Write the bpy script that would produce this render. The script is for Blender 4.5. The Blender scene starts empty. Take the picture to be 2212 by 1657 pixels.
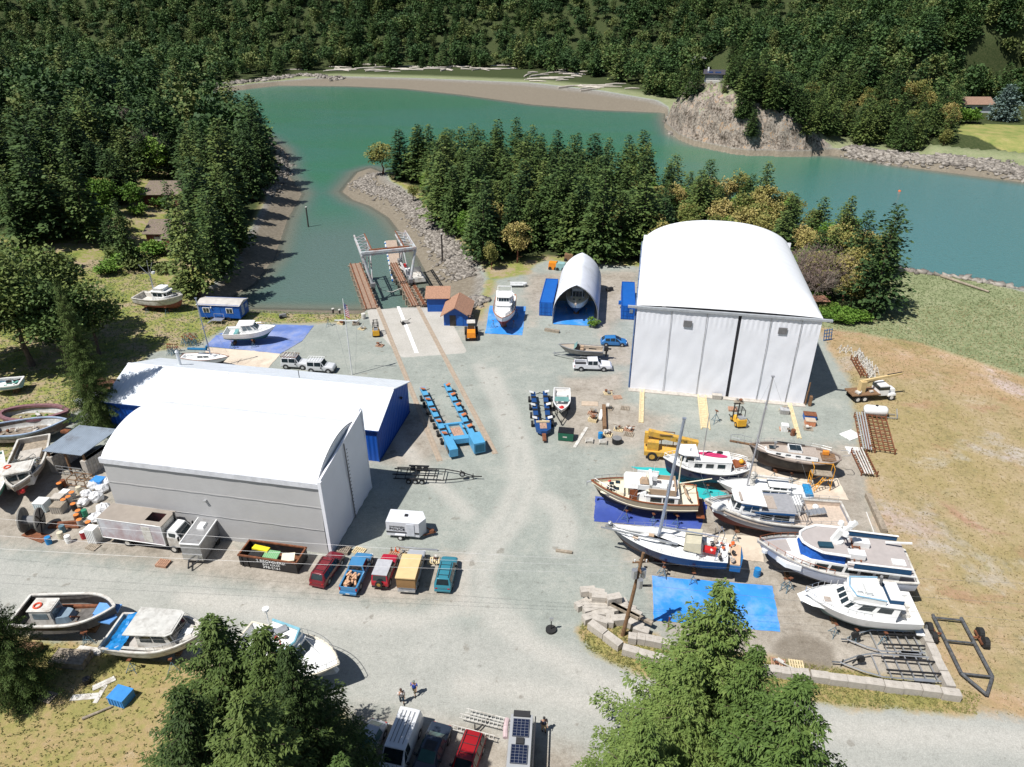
import bpy,bmesh,math,random
import numpy as np
from mathutils import Vector,Matrix
random.seed(7)
C=bpy.context.scene.collection
SC=bpy.context.scene
R=math.radians
# ---------------------------------------------------------------- camera, sky, sun
PITCH,CAMH,FPX=R(29.0),52.0,1535.0
cd=bpy.data.cameras.new('camera');cam=bpy.data.objects.new('camera',cd);C.objects.link(cam)
cam.location=(0,0,CAMH);cam.rotation_euler=(R(90)-PITCH,0,0)
cd.sensor_width=36;cd.lens=36*FPX/2212;cd.clip_start=1;cd.clip_end=6000
SC.camera=cam
SUNV=Vector((-0.43,-0.28,0.858)).normalized()
w=bpy.data.worlds.new("World");SC.world=w;w.use_nodes=True
nt=w.node_tree;bg=nt.nodes['Background']
sky=nt.nodes.new('ShaderNodeTexSky');sky.sky_type='NISHITA';sky.sun_disc=False
sky.sun_elevation=math.asin(SUNV.z);sky.sun_rotation=math.atan2(SUNV.x,SUNV.y)%(2*math.pi)
sky.air_density=1.0;sky.dust_density=0.6;sky.ozone_density=1.5
nt.links.new(sky.outputs[0],bg.inputs[0]);bg.inputs[1].default_value=0.062
sl=bpy.data.lights.new('sun','SUN');sl.energy=5.0;sl.angle=R(0.53);sl.color=(1,0.972,0.935)
so=bpy.data.objects.new('sun',sl);C.objects.link(so)
so.rotation_euler=SUNV.to_track_quat('Z','Y').to_euler();so.location=(0,0,200)
SC.view_settings.view_transform='Standard';SC.view_settings.look='None'
SC.view_settings.exposure=0.24;SC.view_settings.gamma=1.0
SC.render.engine='CYCLES'
SC.cycles.max_bounces=6;SC.cycles.diffuse_bounces=3;SC.cycles.glossy_bounces=3
SC.cycles.transparent_max_bounces=6;SC.cycles.transmission_bounces=3
# ---------------------------------------------------------------- where things stand
VIEW=dict(F=(0,0,1.83002),a=(0,0,.60345),b=(1012,0,.60345),c=(2024,0,.60345),d=(3036,0,.60345),
            e=(0,950,.60345),f=(1012,950,.60345),g=(2024,950,.60345),h=(3036,950,.60345),
            i=(0,1950,.6529),j=(1012,1950,.6529),k=(2024,1950,.6529),l=(3036,1950,.6529),
            m=(2300,1620,.3863),n=(2900,1700,.3018),o=(2950,2000,.3391),p=(1360,860,.3018),
            q=(1640,1500,.27765),r=(0,1450,.4828),s=(480,1060,.3797))
def P(x,y,z=0.0):
    u=(x-1106)/FPX;v=(y-828)/FPX
    dz=-math.sin(PITCH)-v*math.cos(PITCH);dy=math.cos(PITCH)-v*math.sin(PITCH)
    t=(z-CAMH)/dz
    return Vector((u*t,dy*t,z))
def W(vw,x,y,z=0.0):
    ox,oy,s=VIEW[vw]
    return P((ox+x*s)*.546443,(oy+y*s)*.546443,z)
def ang(a,b):
    return math.atan2(b.y-a.y,b.x-a.x)
# ---------------------------------------------------------------- materials
MC={}
def pm(name,col,rough=.6,metal=0.0,var=.12,scale=2.0,bump=0.0,spec=.4,dirt=0.0,dcol=(.16,.12,.08),coat=0.0,obj=True):
    """painted / weathered surface: base colour with two octaves of noise variation, optional dirt blotches"""
    if name in MC:return MC[name]
    m=bpy.data.materials.new(name);m.use_nodes=True;MC[name]=m
    n=m.node_tree;N=n.nodes;Lk=n.links
    b=N['Principled BSDF'];b.inputs['Roughness'].default_value=rough;b.inputs['Metallic'].default_value=metal
    b.inputs['Specular IOR Level'].default_value=spec
    if coat:b.inputs['Coat Weight'].default_value=coat;b.inputs['Coat Roughness'].default_value=.08
    tc=N.new('ShaderNodeTexCoord')
    no=N.new('ShaderNodeTexNoise');no.inputs['Scale'].default_value=scale;no.inputs['Detail'].default_value=6
    Lk.new(tc.outputs['Object' if obj else 'Generated'],no.inputs['Vector'])
    mr=N.new('ShaderNodeMapRange');mr.inputs[1].default_value=.3;mr.inputs[2].default_value=.7
    mr.inputs[3].default_value=1-var;mr.inputs[4].default_value=1+var
    Lk.new(no.outputs[0],mr.inputs[0])
    mx=N.new('ShaderNodeMix');mx.data_type='RGBA';mx.blend_type='MULTIPLY';mx.inputs[0].default_value=1
    mx.inputs[6].default_value=(*col,1);Lk.new(mr.outputs[0],mx.inputs[7])
    out=mx.outputs[2]
    if dirt:
        n2=N.new('ShaderNodeTexNoise');n2.inputs['Scale'].default_value=scale*.6;n2.inputs['Detail'].default_value=9
        n2.inputs['Roughness'].default_value=.7
        Lk.new(tc.outputs['Object'],n2.inputs['Vector'])
        m2=N.new('ShaderNodeMapRange');m2.inputs[1].default_value=.57-dirt*.25;m2.inputs[2].default_value=.7
        m2.inputs[4].default_value=min(1,dirt+.3)
        Lk.new(n2.outputs[0],m2.inputs[0])
        x2=N.new('ShaderNodeMix');x2.data_type='RGBA';Lk.new(m2.outputs[0],x2.inputs[0])
        Lk.new(out,x2.inputs[6]);x2.inputs[7].default_value=(*dcol,1);out=x2.outputs[2]
    Lk.new(out,b.inputs['Base Color'])
    if bump:
        bp=N.new('ShaderNodeBump');bp.inputs['Strength'].default_value=bump;bp.inputs['Distance'].default_value=.05
        n3=N.new('ShaderNodeTexNoise');n3.inputs['Scale'].default_value=scale*5;n3.inputs['Detail'].default_value=4
        Lk.new(tc.outputs['Object'],n3.inputs['Vector']);Lk.new(n3.outputs[0],bp.inputs['Height'])
        Lk.new(bp.outputs[0],b.inputs['Normal'])
    return m
def ribbed(name,col,axis=0,pitch=.3,depth=.04,rough=.45,metal=0.,var=.06,dirt=0.0,dcol=(.1,.06,.04)):
    """corrugated sheet: ribs along one object axis as bump"""
    if name in MC:return MC[name]
    m=pm(name,col,rough,metal,var,.7,0,.4,dirt,dcol)
    n=m.node_tree;N=n.nodes;Lk=n.links
    tc=N.new('ShaderNodeTexCoord');sp=N.new('ShaderNodeSeparateXYZ');Lk.new(tc.outputs['Object'],sp.inputs[0])
    mu=N.new('ShaderNodeMath');mu.operation='MULTIPLY';mu.inputs[1].default_value=2*math.pi/pitch
    Lk.new(sp.outputs[axis],mu.inputs[0])
    si=N.new('ShaderNodeMath');si.operation='SINE';Lk.new(mu.outputs[0],si.inputs[0])
    bp=N.new('ShaderNodeBump');bp.inputs['Strength'].default_value=.6;bp.inputs['Distance'].default_value=depth
    Lk.new(si.outputs[0],bp.inputs['Height']);Lk.new(bp.outputs[0],N['Principled BSDF'].inputs['Normal'])
    return m
white=pm('white_gelcoat',(.78,.78,.76),.3,var=.04,dirt=.12,dcol=(.5,.48,.42),scale=1.2)
offwhite=pm('weathered_white_paint',(.62,.6,.55),.6,var=.1,dirt=.45,dcol=(.25,.2,.15))
cream=pm('cream_paint',(.72,.66,.5),.4,var=.05)
glass=pm('window_glass',(.02,.03,.035),.06,spec=.8,var=.3)
lglass=pm('pale_window_glass',(.16,.2,.22),.08,spec=.8,var=.3)
black=pm('black_paint',(.018,.018,.02),.45,var=.3,dirt=.2,dcol=(.07,.06,.05))
rubber=pm('tyre_rubber',(.022,.022,.022),.85,var=.2)
steel=pm('galvanised_steel',(.42,.43,.44),.45,.6,.15)
alu=pm('aluminium',(.55,.56,.57),.35,.7,.08)
chrome=pm('polished_metal',(.6,.6,.6),.2,.9,.05)
rust=pm('rusty_steel',(.2,.075,.035),.85,.1,.35,3,dirt=.3,dcol=(.06,.03,.02))
wood=pm('weathered_timber',(.3,.25,.19),.85,0,.3,3,.3)
paleplank=pm('pale_plank',(.62,.5,.3),.8,0,.15,3)
brownwood=pm('brown_timber',(.2,.115,.06),.8,0,.25,4)
teak=pm('varnished_teak',(.24,.075,.03),.35,0,.2,4)
teakdeck=pm('grey_teak_deck',(.38,.32,.27),.8,0,.12,5)
concrete=pm('weathered_concrete',(.47,.43,.375),.9,0,.15,2,.4,dirt=.25,dcol=(.2,.18,.15))
bluepaint=pm('shed_blue_paint',(.008,.085,.36),.5,0,.1)
navy=pm('navy_hull_paint',(.008,.02,.07),.2,0,.15,coat=.3)
bottomred=pm('red_antifouling',(.16,.035,.03),.8,0,.2)
bottomblue=pm('blue_antifouling',(.02,.06,.13),.8,0,.2)
bottomblack=pm('black_antifouling',(.02,.02,.025),.8,0,.2)
orange=pm('safety_orange',(.75,.13,.02),.6,0,.1)
redp=pm('red_paint',(.5,.02,.02),.5,0,.1)
yellowp=pm('machine_yellow',(.75,.4,.03),.5,0,.12,dirt=.15)
canvas_tan=pm('tan_canvas',(.42,.3,.2),.9,0,.1)
canvas_blue=pm('blue_canvas',(.01,.09,.38),.85,0,.25,4,.6)
tyregrey=pm('grey_plastic',(.2,.2,.2),.7)
# ---------------------------------------------------------------- mesh collecting
class MB:
    def __init__(s):s.v=[];s.f=[];s.m=[];s.cm=0
    def mi(s,i):s.cm=i;return s
    def add(s,vs,fs,mi=None):
        o=len(s.v);s.v+=[tuple(v)for v in vs]
        for f in fs:s.f.append(tuple(o+i for i in f));s.m.append(s.cm if mi is None else mi)
        return s
    def box(s,c,d,rz=0.0,rx=0.0,ry=0.0,mi=None,taper=1.0):
        M=Matrix.Rotation(rz,3,'Z')@Matrix.Rotation(ry,3,'Y')@Matrix.Rotation(rx,3,'X')
        vs=[]
        for z in(-.5,.5):
            k=taper if z>0 else 1
            for x,y in((-.5,-.5),(.5,-.5),(.5,.5),(-.5,.5)):
                vs.append(Vector(c)+M@Vector((x*d[0]*k,y*d[1]*k,z*d[2])))
        return s.add(vs,[(3,2,1,0),(4,5,6,7),(0,1,5,4),(1,2,6,5),(2,3,7,6),(3,0,4,7)],mi)
    def bar(s,a,b,wd,h=None,mi=None):
        """square bar from a to b"""
        a=Vector(a);b=Vector(b);h=h or wd;d=b-a
        if d.length<1e-6:return s
        q=d.to_track_quat('X','Z').to_matrix();vs=[]
        for e in(0,d.length):
            for y,z in((-.5,-.5),(.5,-.5),(.5,.5),(-.5,.5)):vs.append(a+q@Vector((e,y*wd,z*h)))
        return s.add(vs,[(0,3,2,1),(4,5,6,7),(0,1,5,4),(1,2,6,5),(2,3,7,6),(3,0,4,7)],mi)
    def cyl(s,a,b,r0,r1=None,n=8,mi=None,cap=True):
        a=Vector(a);b=Vector(b);r1=r0 if r1 is None else r1;d=b-a
        if d.length<1e-6:return s
        q=d.to_track_quat('Z','Y').to_matrix();vs=[]
        for p,r in((a,r0),(b,r1)):
            for i in range(n):
                t=2*math.pi*i/n;vs.append(p+q@Vector((r*math.cos(t),r*math.sin(t),0)))
        fs=[(i,(i+1)%n,n+(i+1)%n,n+i)for i in range(n)]
        if cap:fs+=[tuple(range(n-1,-1,-1)),tuple(range(n,2*n))]
        return s.add(vs,fs,mi)
    def tube(s,pts,r,n=5,mi=None):
        for a,b in zip(pts,pts[1:]):s.cyl(a,b,r,r,n,mi)
        return s
    def rings(s,rings,closed=True,cap0=False,cap1=False,mi=None,mis=None):
        """rings of equal length joined by quads"""
        n=len(rings[0]);vs=[p for r in rings for p in r];o=len(s.v)
        s.v+=[tuple(v)for v in vs]
        for i in range(len(rings)-1):
            for j in range(n if closed else n-1):
                k=(j+1)%n
                s.f.append((o+i*n+j,o+i*n+k,o+(i+1)*n+k,o+(i+1)*n+j))
                s.m.append(mis[j]if mis else(s.cm if mi is None else mi))
        if cap0:s.f.append(tuple(o+j for j in range(n-1,-1,-1)));s.m.append(s.cm if mi is None else mi)
        if cap1:s.f.append(tuple(o+(len(rings)-1)*n+j for j in range(n)));s.m.append(s.cm if mi is None else mi)
        return s
    def prism(s,poly,z0,z1,mi=None):
        n=len(poly);z0s=z0 if isinstance(z0,(list,tuple))else[z0]*n;z1s=z1 if isinstance(z1,(list,tuple))else[z1]*n
        vs=[(p[0],p[1],z0s[i])for i,p in enumerate(poly)]+[(p[0],p[1],z1s[i])for i,p in enumerate(poly)]
        return s.add(vs,[tuple(range(n-1,-1,-1)),tuple(range(n,2*n))]+[(i,(i+1)%n,n+(i+1)%n,n+i)for i in range(n)],mi)
    def blob(s,c,r,seed=0,n=8,m=6,rough=.2,mi=None):
        rg=random.Random(seed);c=Vector(c);rr=r if isinstance(r,(tuple,list))else(r,r,r);rings=[]
        for i in range(m+1):
            ph=math.pi*i/m-math.pi/2;ring=[]
            for j in range(n):
                t=2*math.pi*j/n;k=1+rg.uniform(-rough,rough)
                ring.append(c+Vector((rr[0]*math.cos(ph)*math.cos(t)*k,rr[1]*math.cos(ph)*math.sin(t)*k,rr[2]*math.sin(ph)*k)))
            rings.append(ring)
        return s.rings(rings,mi=mi)
    def quad(s,a,b,c,d,mi=None):return s.add([a,b,c,d],[(0,1,2,3)],mi)
    def sheet(s,a,b,c,d,t=.03,mi=None):
        """thin slab between four corners"""
        a,b,c,d=map(Vector,(a,b,c,d));n=(b-a).cross(d-a).normalized()*t
        return s.add([a,b,c,d,a+n,b+n,c+n,d+n],[(3,2,1,0),(4,5,6,7),(0,1,5,4),(1,2,6,5),(2,3,7,6),(3,0,4,7)],mi)
    def build(s,name,mats,parent=None,smooth=False,loc=None,rz=None,label=None):
        me=bpy.data.meshes.new(name);me.from_pydata(s.v,[],s.f)
        if not isinstance(mats,(list,tuple)):mats=[mats]
        for m in mats:me.materials.append(m)
        if len(mats)>1:me.polygons.foreach_set('material_index',s.m)
        if smooth:me.polygons.foreach_set('use_smooth',[True]*len(me.polygons))
        me.update()
        o=bpy.data.objects.new(name,me);C.objects.link(o)
        if parent:o.parent=parent
        if loc is not None:o.location=loc
        if rz is not None:o.rotation_euler[2]=rz
        if label:o['label']=label
        return o
    def parts(s,name,mats,parent=None,smooth=False,label=None):
        """every connected piece becomes an object of its own"""
        p=list(range(len(s.v)))
        def fd(a):
            while p[a]!=a:p[a]=p[p[a]];a=p[a]
            return a
        for f in s.f:
            a=fd(f[0])
            for i in f[1:]:p[fd(i)]=a
        gr={}
        for k,f in enumerate(s.f):gr.setdefault(fd(f[0]),[]).append(k)
        out=[]
        for ks in gr.values():
            m=MB();ix={}
            for k in ks:
                g=[]
                for i in s.f[k]:
                    if i not in ix:ix[i]=len(m.v);m.v.append(s.v[i])
                    g.append(ix[i])
                m.f.append(tuple(g));m.m.append(s.m[k])
            out.append(m.build(name,mats,parent,smooth,label=label))
        return out
def tag(o,label,cat,group=None,kind=None):
    o['label']=label;o['category']=cat
    if group:o['group']=group
    if kind:o['kind']=kind
    return o
def thing(name,label,cat,loc=(0,0,0),rz=0.0,group=None):
    o=bpy.data.objects.new(name,None);C.objects.link(o);o.empty_display_size=.3
    o.location=loc;o.rotation_euler=(0,0,rz)
    return tag(o,label,cat,group)
def struct(o):
    o['kind']='structure';return o
CH={}
def dup(root,loc=None,rz=None,label=None,group=None,scale=None):
    if root.name not in CH or len(CH[root.name])!=len(root.children):CH[root.name]=[(c,list(c.children))for c in root.children]
    r=root.copy();C.objects.link(r)
    if loc is not None:r.location=loc
    if rz is not None:r.rotation_euler=(root.rotation_euler[0],root.rotation_euler[1],rz)
    if scale is not None:r.scale=(scale,)*3 if not isinstance(scale,(tuple,list))else scale
    if label:r['label']=label
    if group:r['group']=group
    for c,gs in CH[root.name]:
        d=c.copy();C.objects.link(d);d.parent=r
        for g in gs:
            e=g.copy();C.objects.link(e);e.parent=d
    return r
def text(body,size,parent,loc,rot,mat,name='lettering',extrude=.01,align='CENTER',shear=0.0,sx=1.0):
    cu=bpy.data.curves.new(name,'FONT');cu.body=body;cu.size=size;cu.extrude=extrude
    cu.align_x=align;cu.align_y='CENTER';cu.resolution_u=2;cu.shear=shear
    cu.materials.append(mat);tmp=bpy.data.objects.new(name,cu);C.objects.link(tmp)
    me=bpy.data.meshes.new_from_object(tmp.evaluated_get(bpy.context.evaluated_depsgraph_get()));bpy.data.objects.remove(tmp)
    me.name=name;o=bpy.data.objects.new(name,me);C.objects.link(o)
    o.parent=parent;o.location=loc;o.rotation_euler=rot;o.scale=(sx,1,1);return o
U=Vector((.983,-.186,0));V=Vector((.186,.983,0));YARD=math.atan2(-.186,.983)
# ---------------------------------------------------------------- terrain
WL=-2.5
def poly(pts):return np.array([tuple(p[:2])for p in pts])
def pz(lst,z=0.0):return[P(x,y,z)for x,y in lst]
def sd(pts,X,Y):
    """signed distance to a closed polygon, positive inside"""
    n=len(pts);d=np.full(X.shape,1e9);ins=np.zeros(X.shape,bool)
    for i in range(n):
        x0,y0=pts[i];x1,y1=pts[(i+1)%n];ex,ey=x1-x0,y1-y0
        t=np.clip(((X-x0)*ex+(Y-y0)*ey)/max(ex*ex+ey*ey,1e-9),0,1)
        d=np.minimum(d,np.hypot(X-x0-t*ex,Y-y0-t*ey))
        c=((y0>Y)!=(y1>Y))
        with np.errstate(divide='ignore',invalid='ignore'):xi=x0+(Y-y0)*ex/(ey if ey else 1e-9)
        ins^=c&(X<xi)
    return np.where(ins,d,-d)
def pl(pts,X,Y):
    d=np.full(X.shape,1e9)
    for(x0,y0),(x1,y1)in zip(pts,pts[1:]):
        ex,ey=x1-x0,y1-y0;t=np.clip(((X-x0)*ex+(Y-y0)*ey)/max(ex*ex+ey*ey,1e-9),0,1)
        d=np.minimum(d,np.hypot(X-x0-t*ex,Y-y0-t*ey))
    return d
NEAR=poly([(-900,-60),(-900,380),(-330,400)]+pz([(400,215),(470,243),(560,285),(596,322),(600,350),(590,385),(575,430),(540,500),(505,560),(470,610),(430,640)])+
            pz([(430,664),(540,674),(700,679),(788,678),(790,668),(815,664.5),(925,661.5),(945,664),(985,668),(1012,662),(1045,632),(1052,600),(1028,568),(990,520),(962,492),(925,450),(892,420),(868,402),(843,388),(833,374),
                (850,365),(950,366),(1150,372),(1400,405),(1600,445),(1850,520),(1935,580),(2100,604),(2212,625),(2700,712)])+[(500,60),(500,-60)])
FAR=poly([(-900,560)]+pz([(250,186),(340,182),(440,188),(520,184),(560,178),(640,171),(720,164),(900,168),(1150,178),(1300,195),(1420,216),(1442,230),(1446,262),(1470,284),(1510,300),(1600,318),(1735,322),(1770,318),(1850,322),(1960,338),(2100,352),(2212,362),(2500,395)])+[(900,250),(1400,500),(1400,1500),(-1200,1500)])
WAT=poly([(-900,420),(-340,430)]+pz([(400,211),(475,238),(570,280)])+pz([(612,322),(621,350),(622,378),(652,419),(620,475),(592,560),(545,615),(500,640),(470,655),(540,668),(700,671),(780,671)],WL)+
            pz([(800,661),(925,658)])+pz([(925,655),(935,618),(905,560),(872,512),(840,470),(800,445),(762,432),(738,414),(752,396),(772,372),(800,362)],WL)+
            pz([(835,361),(950,361),(1150,367),(1400,399),(1600,438),(1850,512),(1935,574),(2100,598),(2212,618),(2700,704)])+[(900,110),(900,235)]+
            pz([(2500,432),(2212,394),(2100,379),(2000,366),(1900,352),(1800,335),(1740,334),(1600,329),(1500,312),(1450,290),(1438,262),(1438,243),(1300,238),(1150,226),(1000,205),(870,191),(750,186),(600,184),(480,197),(430,196),(340,190),(240,190)],WL)+[(-900,545)])
HEAD=poly(pz([(1440,262),(1450,284),(1500,306),(1600,322),(1735,330)],0)+pz([(1790,318),(1900,300),(1900,200),(1700,175),(1560,190),(1470,222)],0))
FIELD=poly(pz([(1745,690),(1775,720),(1800,770),(1832,815),(1842,870),(1850,930),(1868,1000),(1875,1060),(1905,1150),(1955,1290),(2000,1370),(2050,1480),(2085,1530),(2230,1560),(2900,1640),(2900,690),(2212,640)]))
VERGE=poly(pz([(1262,1335),(1246,1365),(1268,1405),(1330,1440),(1400,1462),(1600,1490),(1820,1528),(2110,1545),(2120,1500),(2040,1480),(1700,1425),(1450,1390),(1330,1330)]))
MARSH=poly(pz([(1900,560),(2212,630),(3100,720),(3100,1000),(2212,812),(2100,776),(1990,742),(1880,722),(1775,706),(1700,680),(1700,600)]))
LEFTD=poly(pz([(-900,560),(-900,1030),(0,1020),(120,900),(230,860),(330,760),(420,745),(480,715),(560,700),(720,696),(778,690),(790,676),(560,655),(430,640),(250,570),(0,500)]))
BOTL=poly(pz([(-900,1330),(0,1352),(60,1372),(200,1392),(420,1430),(640,1500),(780,1555),(800,1700),(700,2200),(-900,2200)]))
PENW=poly(pz([(835,374),(843,390),(868,404),(895,425),(940,475),(1000,535),(1040,575),(1130,580),(1180,562),(1290,570),(1370,575),(1690,610),(1740,650),(1850,700),(1900,690),(1930,585),(1850,520),(1600,445),(1400,405),(1150,372),(950,366)]))
LAWN=poly(pz([(2065,290),(2110,296),(2212,318),(2500,360),(2500,290),(2212,272),(2075,268)],3.0))
BANKG=poly(pz([(985,662),(1035,692),(1056,655),(1072,605),(1140,592),(1165,560),(1040,556),(1050,600),(1040,635)]))
TERR=poly(pz([(2035,305),(2120,318),(2320,345),(2330,205),(2045,212)],4.0))
BROWN=[poly(pz(q))for q in([(0,1010),(240,1010),(300,1140),(650,1190),(720,1215),(1010,1200),(1010,1300),(640,1290),(300,1225),(0,1175),(-200,1150),(-200,1000)],
                               [(1215,815),(1350,805),(1350,870),(1440,900),(1420,960),(1230,965),(1200,900)],
                               [(780,880),(930,880),(1030,960),(900,1010),(780,1000)],
                               [(1285,1100),(1400,960),(1860,960),(1900,1140),(2000,1420),(2030,1480),(1620,1450),(1450,1390),(1390,1240)],
                               [(560,1520),(900,1530),(1260,1520),(1330,1700),(1200,2000),(600,2000)],
                               [(1140,590),(1385,585),(1385,660),(1300,725),(1290,640),(1190,640),(1150,700),(1130,640)],[(1290,745),(1370,735),(1365,790),(1300,790)],[(1000,690),(1060,672),(1050,700),(1010,735)])]
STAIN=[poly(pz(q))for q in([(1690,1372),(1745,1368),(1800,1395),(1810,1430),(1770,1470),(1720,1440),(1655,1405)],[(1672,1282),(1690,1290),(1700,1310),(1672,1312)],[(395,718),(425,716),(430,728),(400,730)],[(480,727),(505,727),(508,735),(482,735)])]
CONC=poly(pz([(793,668),(925,662),(962,668),(1010,762),(868,772),(800,700)]))
ROADL=poly([P(x,y)for x,y in[(-300,1235),(0,1282),(300,1325),(600,1375),(900,1425),(1200,1490),(1500,1560),(1850,1612),(2212,1632),(2700,1650)]])
TRK=[poly(pz(q))for q in([(1035,790),(1075,870),(1105,960),(1118,1040),(1080,1120),(1025,1190),(1000,1260),(1010,1300),(1080,1340)],
                             [(1060,800),(1100,880),(1130,960),(1150,1040),(1120,1120),(1070,1180),(1040,1250),(1060,1300),(1130,1360)],
                             [(1165,1075),(1200,1095),(1215,1140),(1205,1190)],[(1178,1072),(1215,1095),(1230,1140),(1220,1185)],
                             [(1020,1300),(900,1340),(700,1330),(400,1290)],[(1060,1340),(1300,1480),(1700,1570),(2212,1600)],[(830,900),(900,1000),(1010,1110)],[(1000,1480),(1200,1500),(1500,1580)])]
def hill(X,Y,dn,df):
    h=np.zeros(X.shape)
    l=np.clip(dn-18,0,None)*np.clip((-X-55)/40,0,1)*np.clip((Y-100)/60,0,1)
    h+=np.where(dn>0,np.minimum(l*.16,26),0)
    s=np.clip((Y-585-25*np.sin(X/90.))/30,0,None)
    f1=np.clip(Y-612,0,None)*.42
    r=np.clip(df-26,0,None)
    inl=np.clip((X-60)/60,0,1)*np.clip((560-Y)/80,0,1)
    h2=np.minimum(f1*np.clip((df-5)/30,0,1),150)+inl*np.minimum(r*.24*np.clip((X-95)/40,0.0,1)+r*.1,75)
    hf=np.clip((240-np.abs(X-60))/240,0,1)
    h+=np.where(df>0,h2*(1+.12*np.sin(X/47.)+.1*np.sin(X/23.+Y/31.)),0)
    return h
dHs=None
def ground_h(X,Y):
    dn,df,dw=sd(NEAR,X,Y),sd(FAR,X,Y),sd(WAT,X,Y)
    dl=np.maximum(dn,df);a=np.clip(-dw,0,None);b=np.clip(-dl,0,None)
    h=WL+(0-WL)*a/np.maximum(a+b,1e-6)
    h=np.where(dl>=0,0,h);h=np.where(dw>0,WL-np.minimum(dw*.12+.02,3),h)
    hl=hill(X,Y,dn,df)
    dh=sd(HEAD,X,Y)
    crag=13.5*np.clip((dh+1.5)/9,0,1)**.8+9*np.clip((dh-5)/26,0,1)
    crag*=1-.9*np.clip((X-85-(300-Y)*.2)/42,0,1)
    rug=1.3*np.abs(np.sin(X*.55+np.sin(Y*.4)))+1.5*np.abs(np.sin(Y*.5+X*.23))-1.4+.8*np.sin(X*1.1+Y*.7)*np.sin(X*.43-Y*.9)+.5*np.sin(X*2.3+1)*np.sin(Y*1.9)+1.2*np.sin(X*.31+2)*np.sin(Y*.37)
    crag=np.where(dh>-1.5,crag+rug*np.clip((dh+1.5)/4,0,1)*np.clip(1-(X-95)/35,0,1),0)
    dlw=np.maximum(sd(LAWN,X,Y),sd(TERR,X,Y));k=np.clip((dlw+14)/10,0,1)
    hl=hl*(1-k)+np.minimum(hl,3.4)*k
    hl=np.where((df>0)&(df<14)&(X>150),np.minimum(hl+.22*df,3.4),hl)
    h=np.where(df>-1.5,np.maximum(h,0)*(df>0)+h*(df<=0)+np.maximum(hl,crag)*(df>-1.5),h+hl)
    m=np.clip((Y-615)/20,0,1)
    return h,dn,df,dw,dh
def zat(x,y):
    return float(ground_h(np.array([float(x)]),np.array([float(y)]))[0][0])
def surf(px,py):
    z=60.
    while z>-3:
        p_=P(px,py,z)
        if p_.y>10 and zat(p_.x,p_.y)>=z:break
        z-=.7
    p_.z=zat(p_.x,p_.y);return p_
def attr(me,name,arr):
    a=me.attributes.new(name,'FLOAT','POINT');a.data.foreach_set('value',np.asarray(arr,dtype=np.float32).ravel())
def gridmesh(xs,ys,fn,name,keep=None):
    X,Y=np.meshgrid(xs,ys);Z=fn(X,Y)
    nx,ny=len(xs),len(ys)
    co=np.stack([X,Y,Z],-1).reshape(-1,3)
    i=np.arange((nx-1)*(ny-1));r,c=i//(nx-1),i%(nx-1);v0=r*nx+c
    q=np.stack([v0,v0+1,v0+nx+1,v0+nx],-1)
    if keep is not None:
        kk=keep(X,Y).reshape(-1);q=q[kk[q].any(1)]
    me=bpy.data.meshes.new(name);me.vertices.add(len(co));me.vertices.foreach_set('co',co.ravel())
    me.loops.add(q.size);me.loops.foreach_set('vertex_index',q.ravel().astype(np.int32))
    me.polygons.add(len(q));me.polygons.foreach_set('loop_start',np.arange(0,q.size,4,dtype=np.int32))
    me.polygons.foreach_set('loop_total',np.full(len(q),4,dtype=np.int32))
    me.polygons.foreach_set('use_smooth',np.ones(len(q),bool))
    me.update(calc_edges=True);return me,X,Y
xs=np.concatenate([np.arange(-1150,-260,14.),np.arange(-260,-95,2.5),np.arange(-95,135,.8),np.arange(135,330,2.5),np.arange(330,1150,14.)])
ys=np.concatenate([np.arange(-30,20,6.),np.arange(20,165,.8),np.arange(165,350,1.7),np.arange(350,700,4.),np.arange(700,1500,16.)])
me,X,Y=gridmesh(xs,ys,lambda X,Y:ground_h(X,Y)[0],'ground')
h,dn,df,dw,dh=ground_h(X,Y)
attr(me,'field',sd(FIELD,X,Y));attr(me,'marsh',sd(MARSH,X,Y))
attr(me,'green',np.maximum(np.maximum(np.maximum(sd(LEFTD,X,Y),sd(BANKG,X,Y)),sd(PENW,X,Y)),np.maximum(np.where((X<-60)&(Y>95),dn,-50),sd(LAWN,X,Y)*0-60)))
attr(me,'verge',sd(VERGE,X,Y));attr(me,'botl',sd(BOTL,X,Y));attr(me,'lawn',sd(LAWN,X,Y))
attr(me,'brown',np.max([sd(b,X,Y)for b in BROWN],axis=0));attr(me,'stain',np.max([sd(b,X,Y)for b in STAIN],axis=0))
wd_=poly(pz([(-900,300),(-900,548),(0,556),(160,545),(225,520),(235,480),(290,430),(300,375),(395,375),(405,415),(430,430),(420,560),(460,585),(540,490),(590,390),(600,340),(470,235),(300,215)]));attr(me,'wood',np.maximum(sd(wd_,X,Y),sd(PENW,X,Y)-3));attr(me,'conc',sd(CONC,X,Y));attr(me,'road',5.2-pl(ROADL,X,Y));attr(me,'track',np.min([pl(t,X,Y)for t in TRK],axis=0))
attr(me,'far',df);attr(me,'head',dh);attr(me,'bank',dn);attr(me,'wat',-dw)
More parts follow.
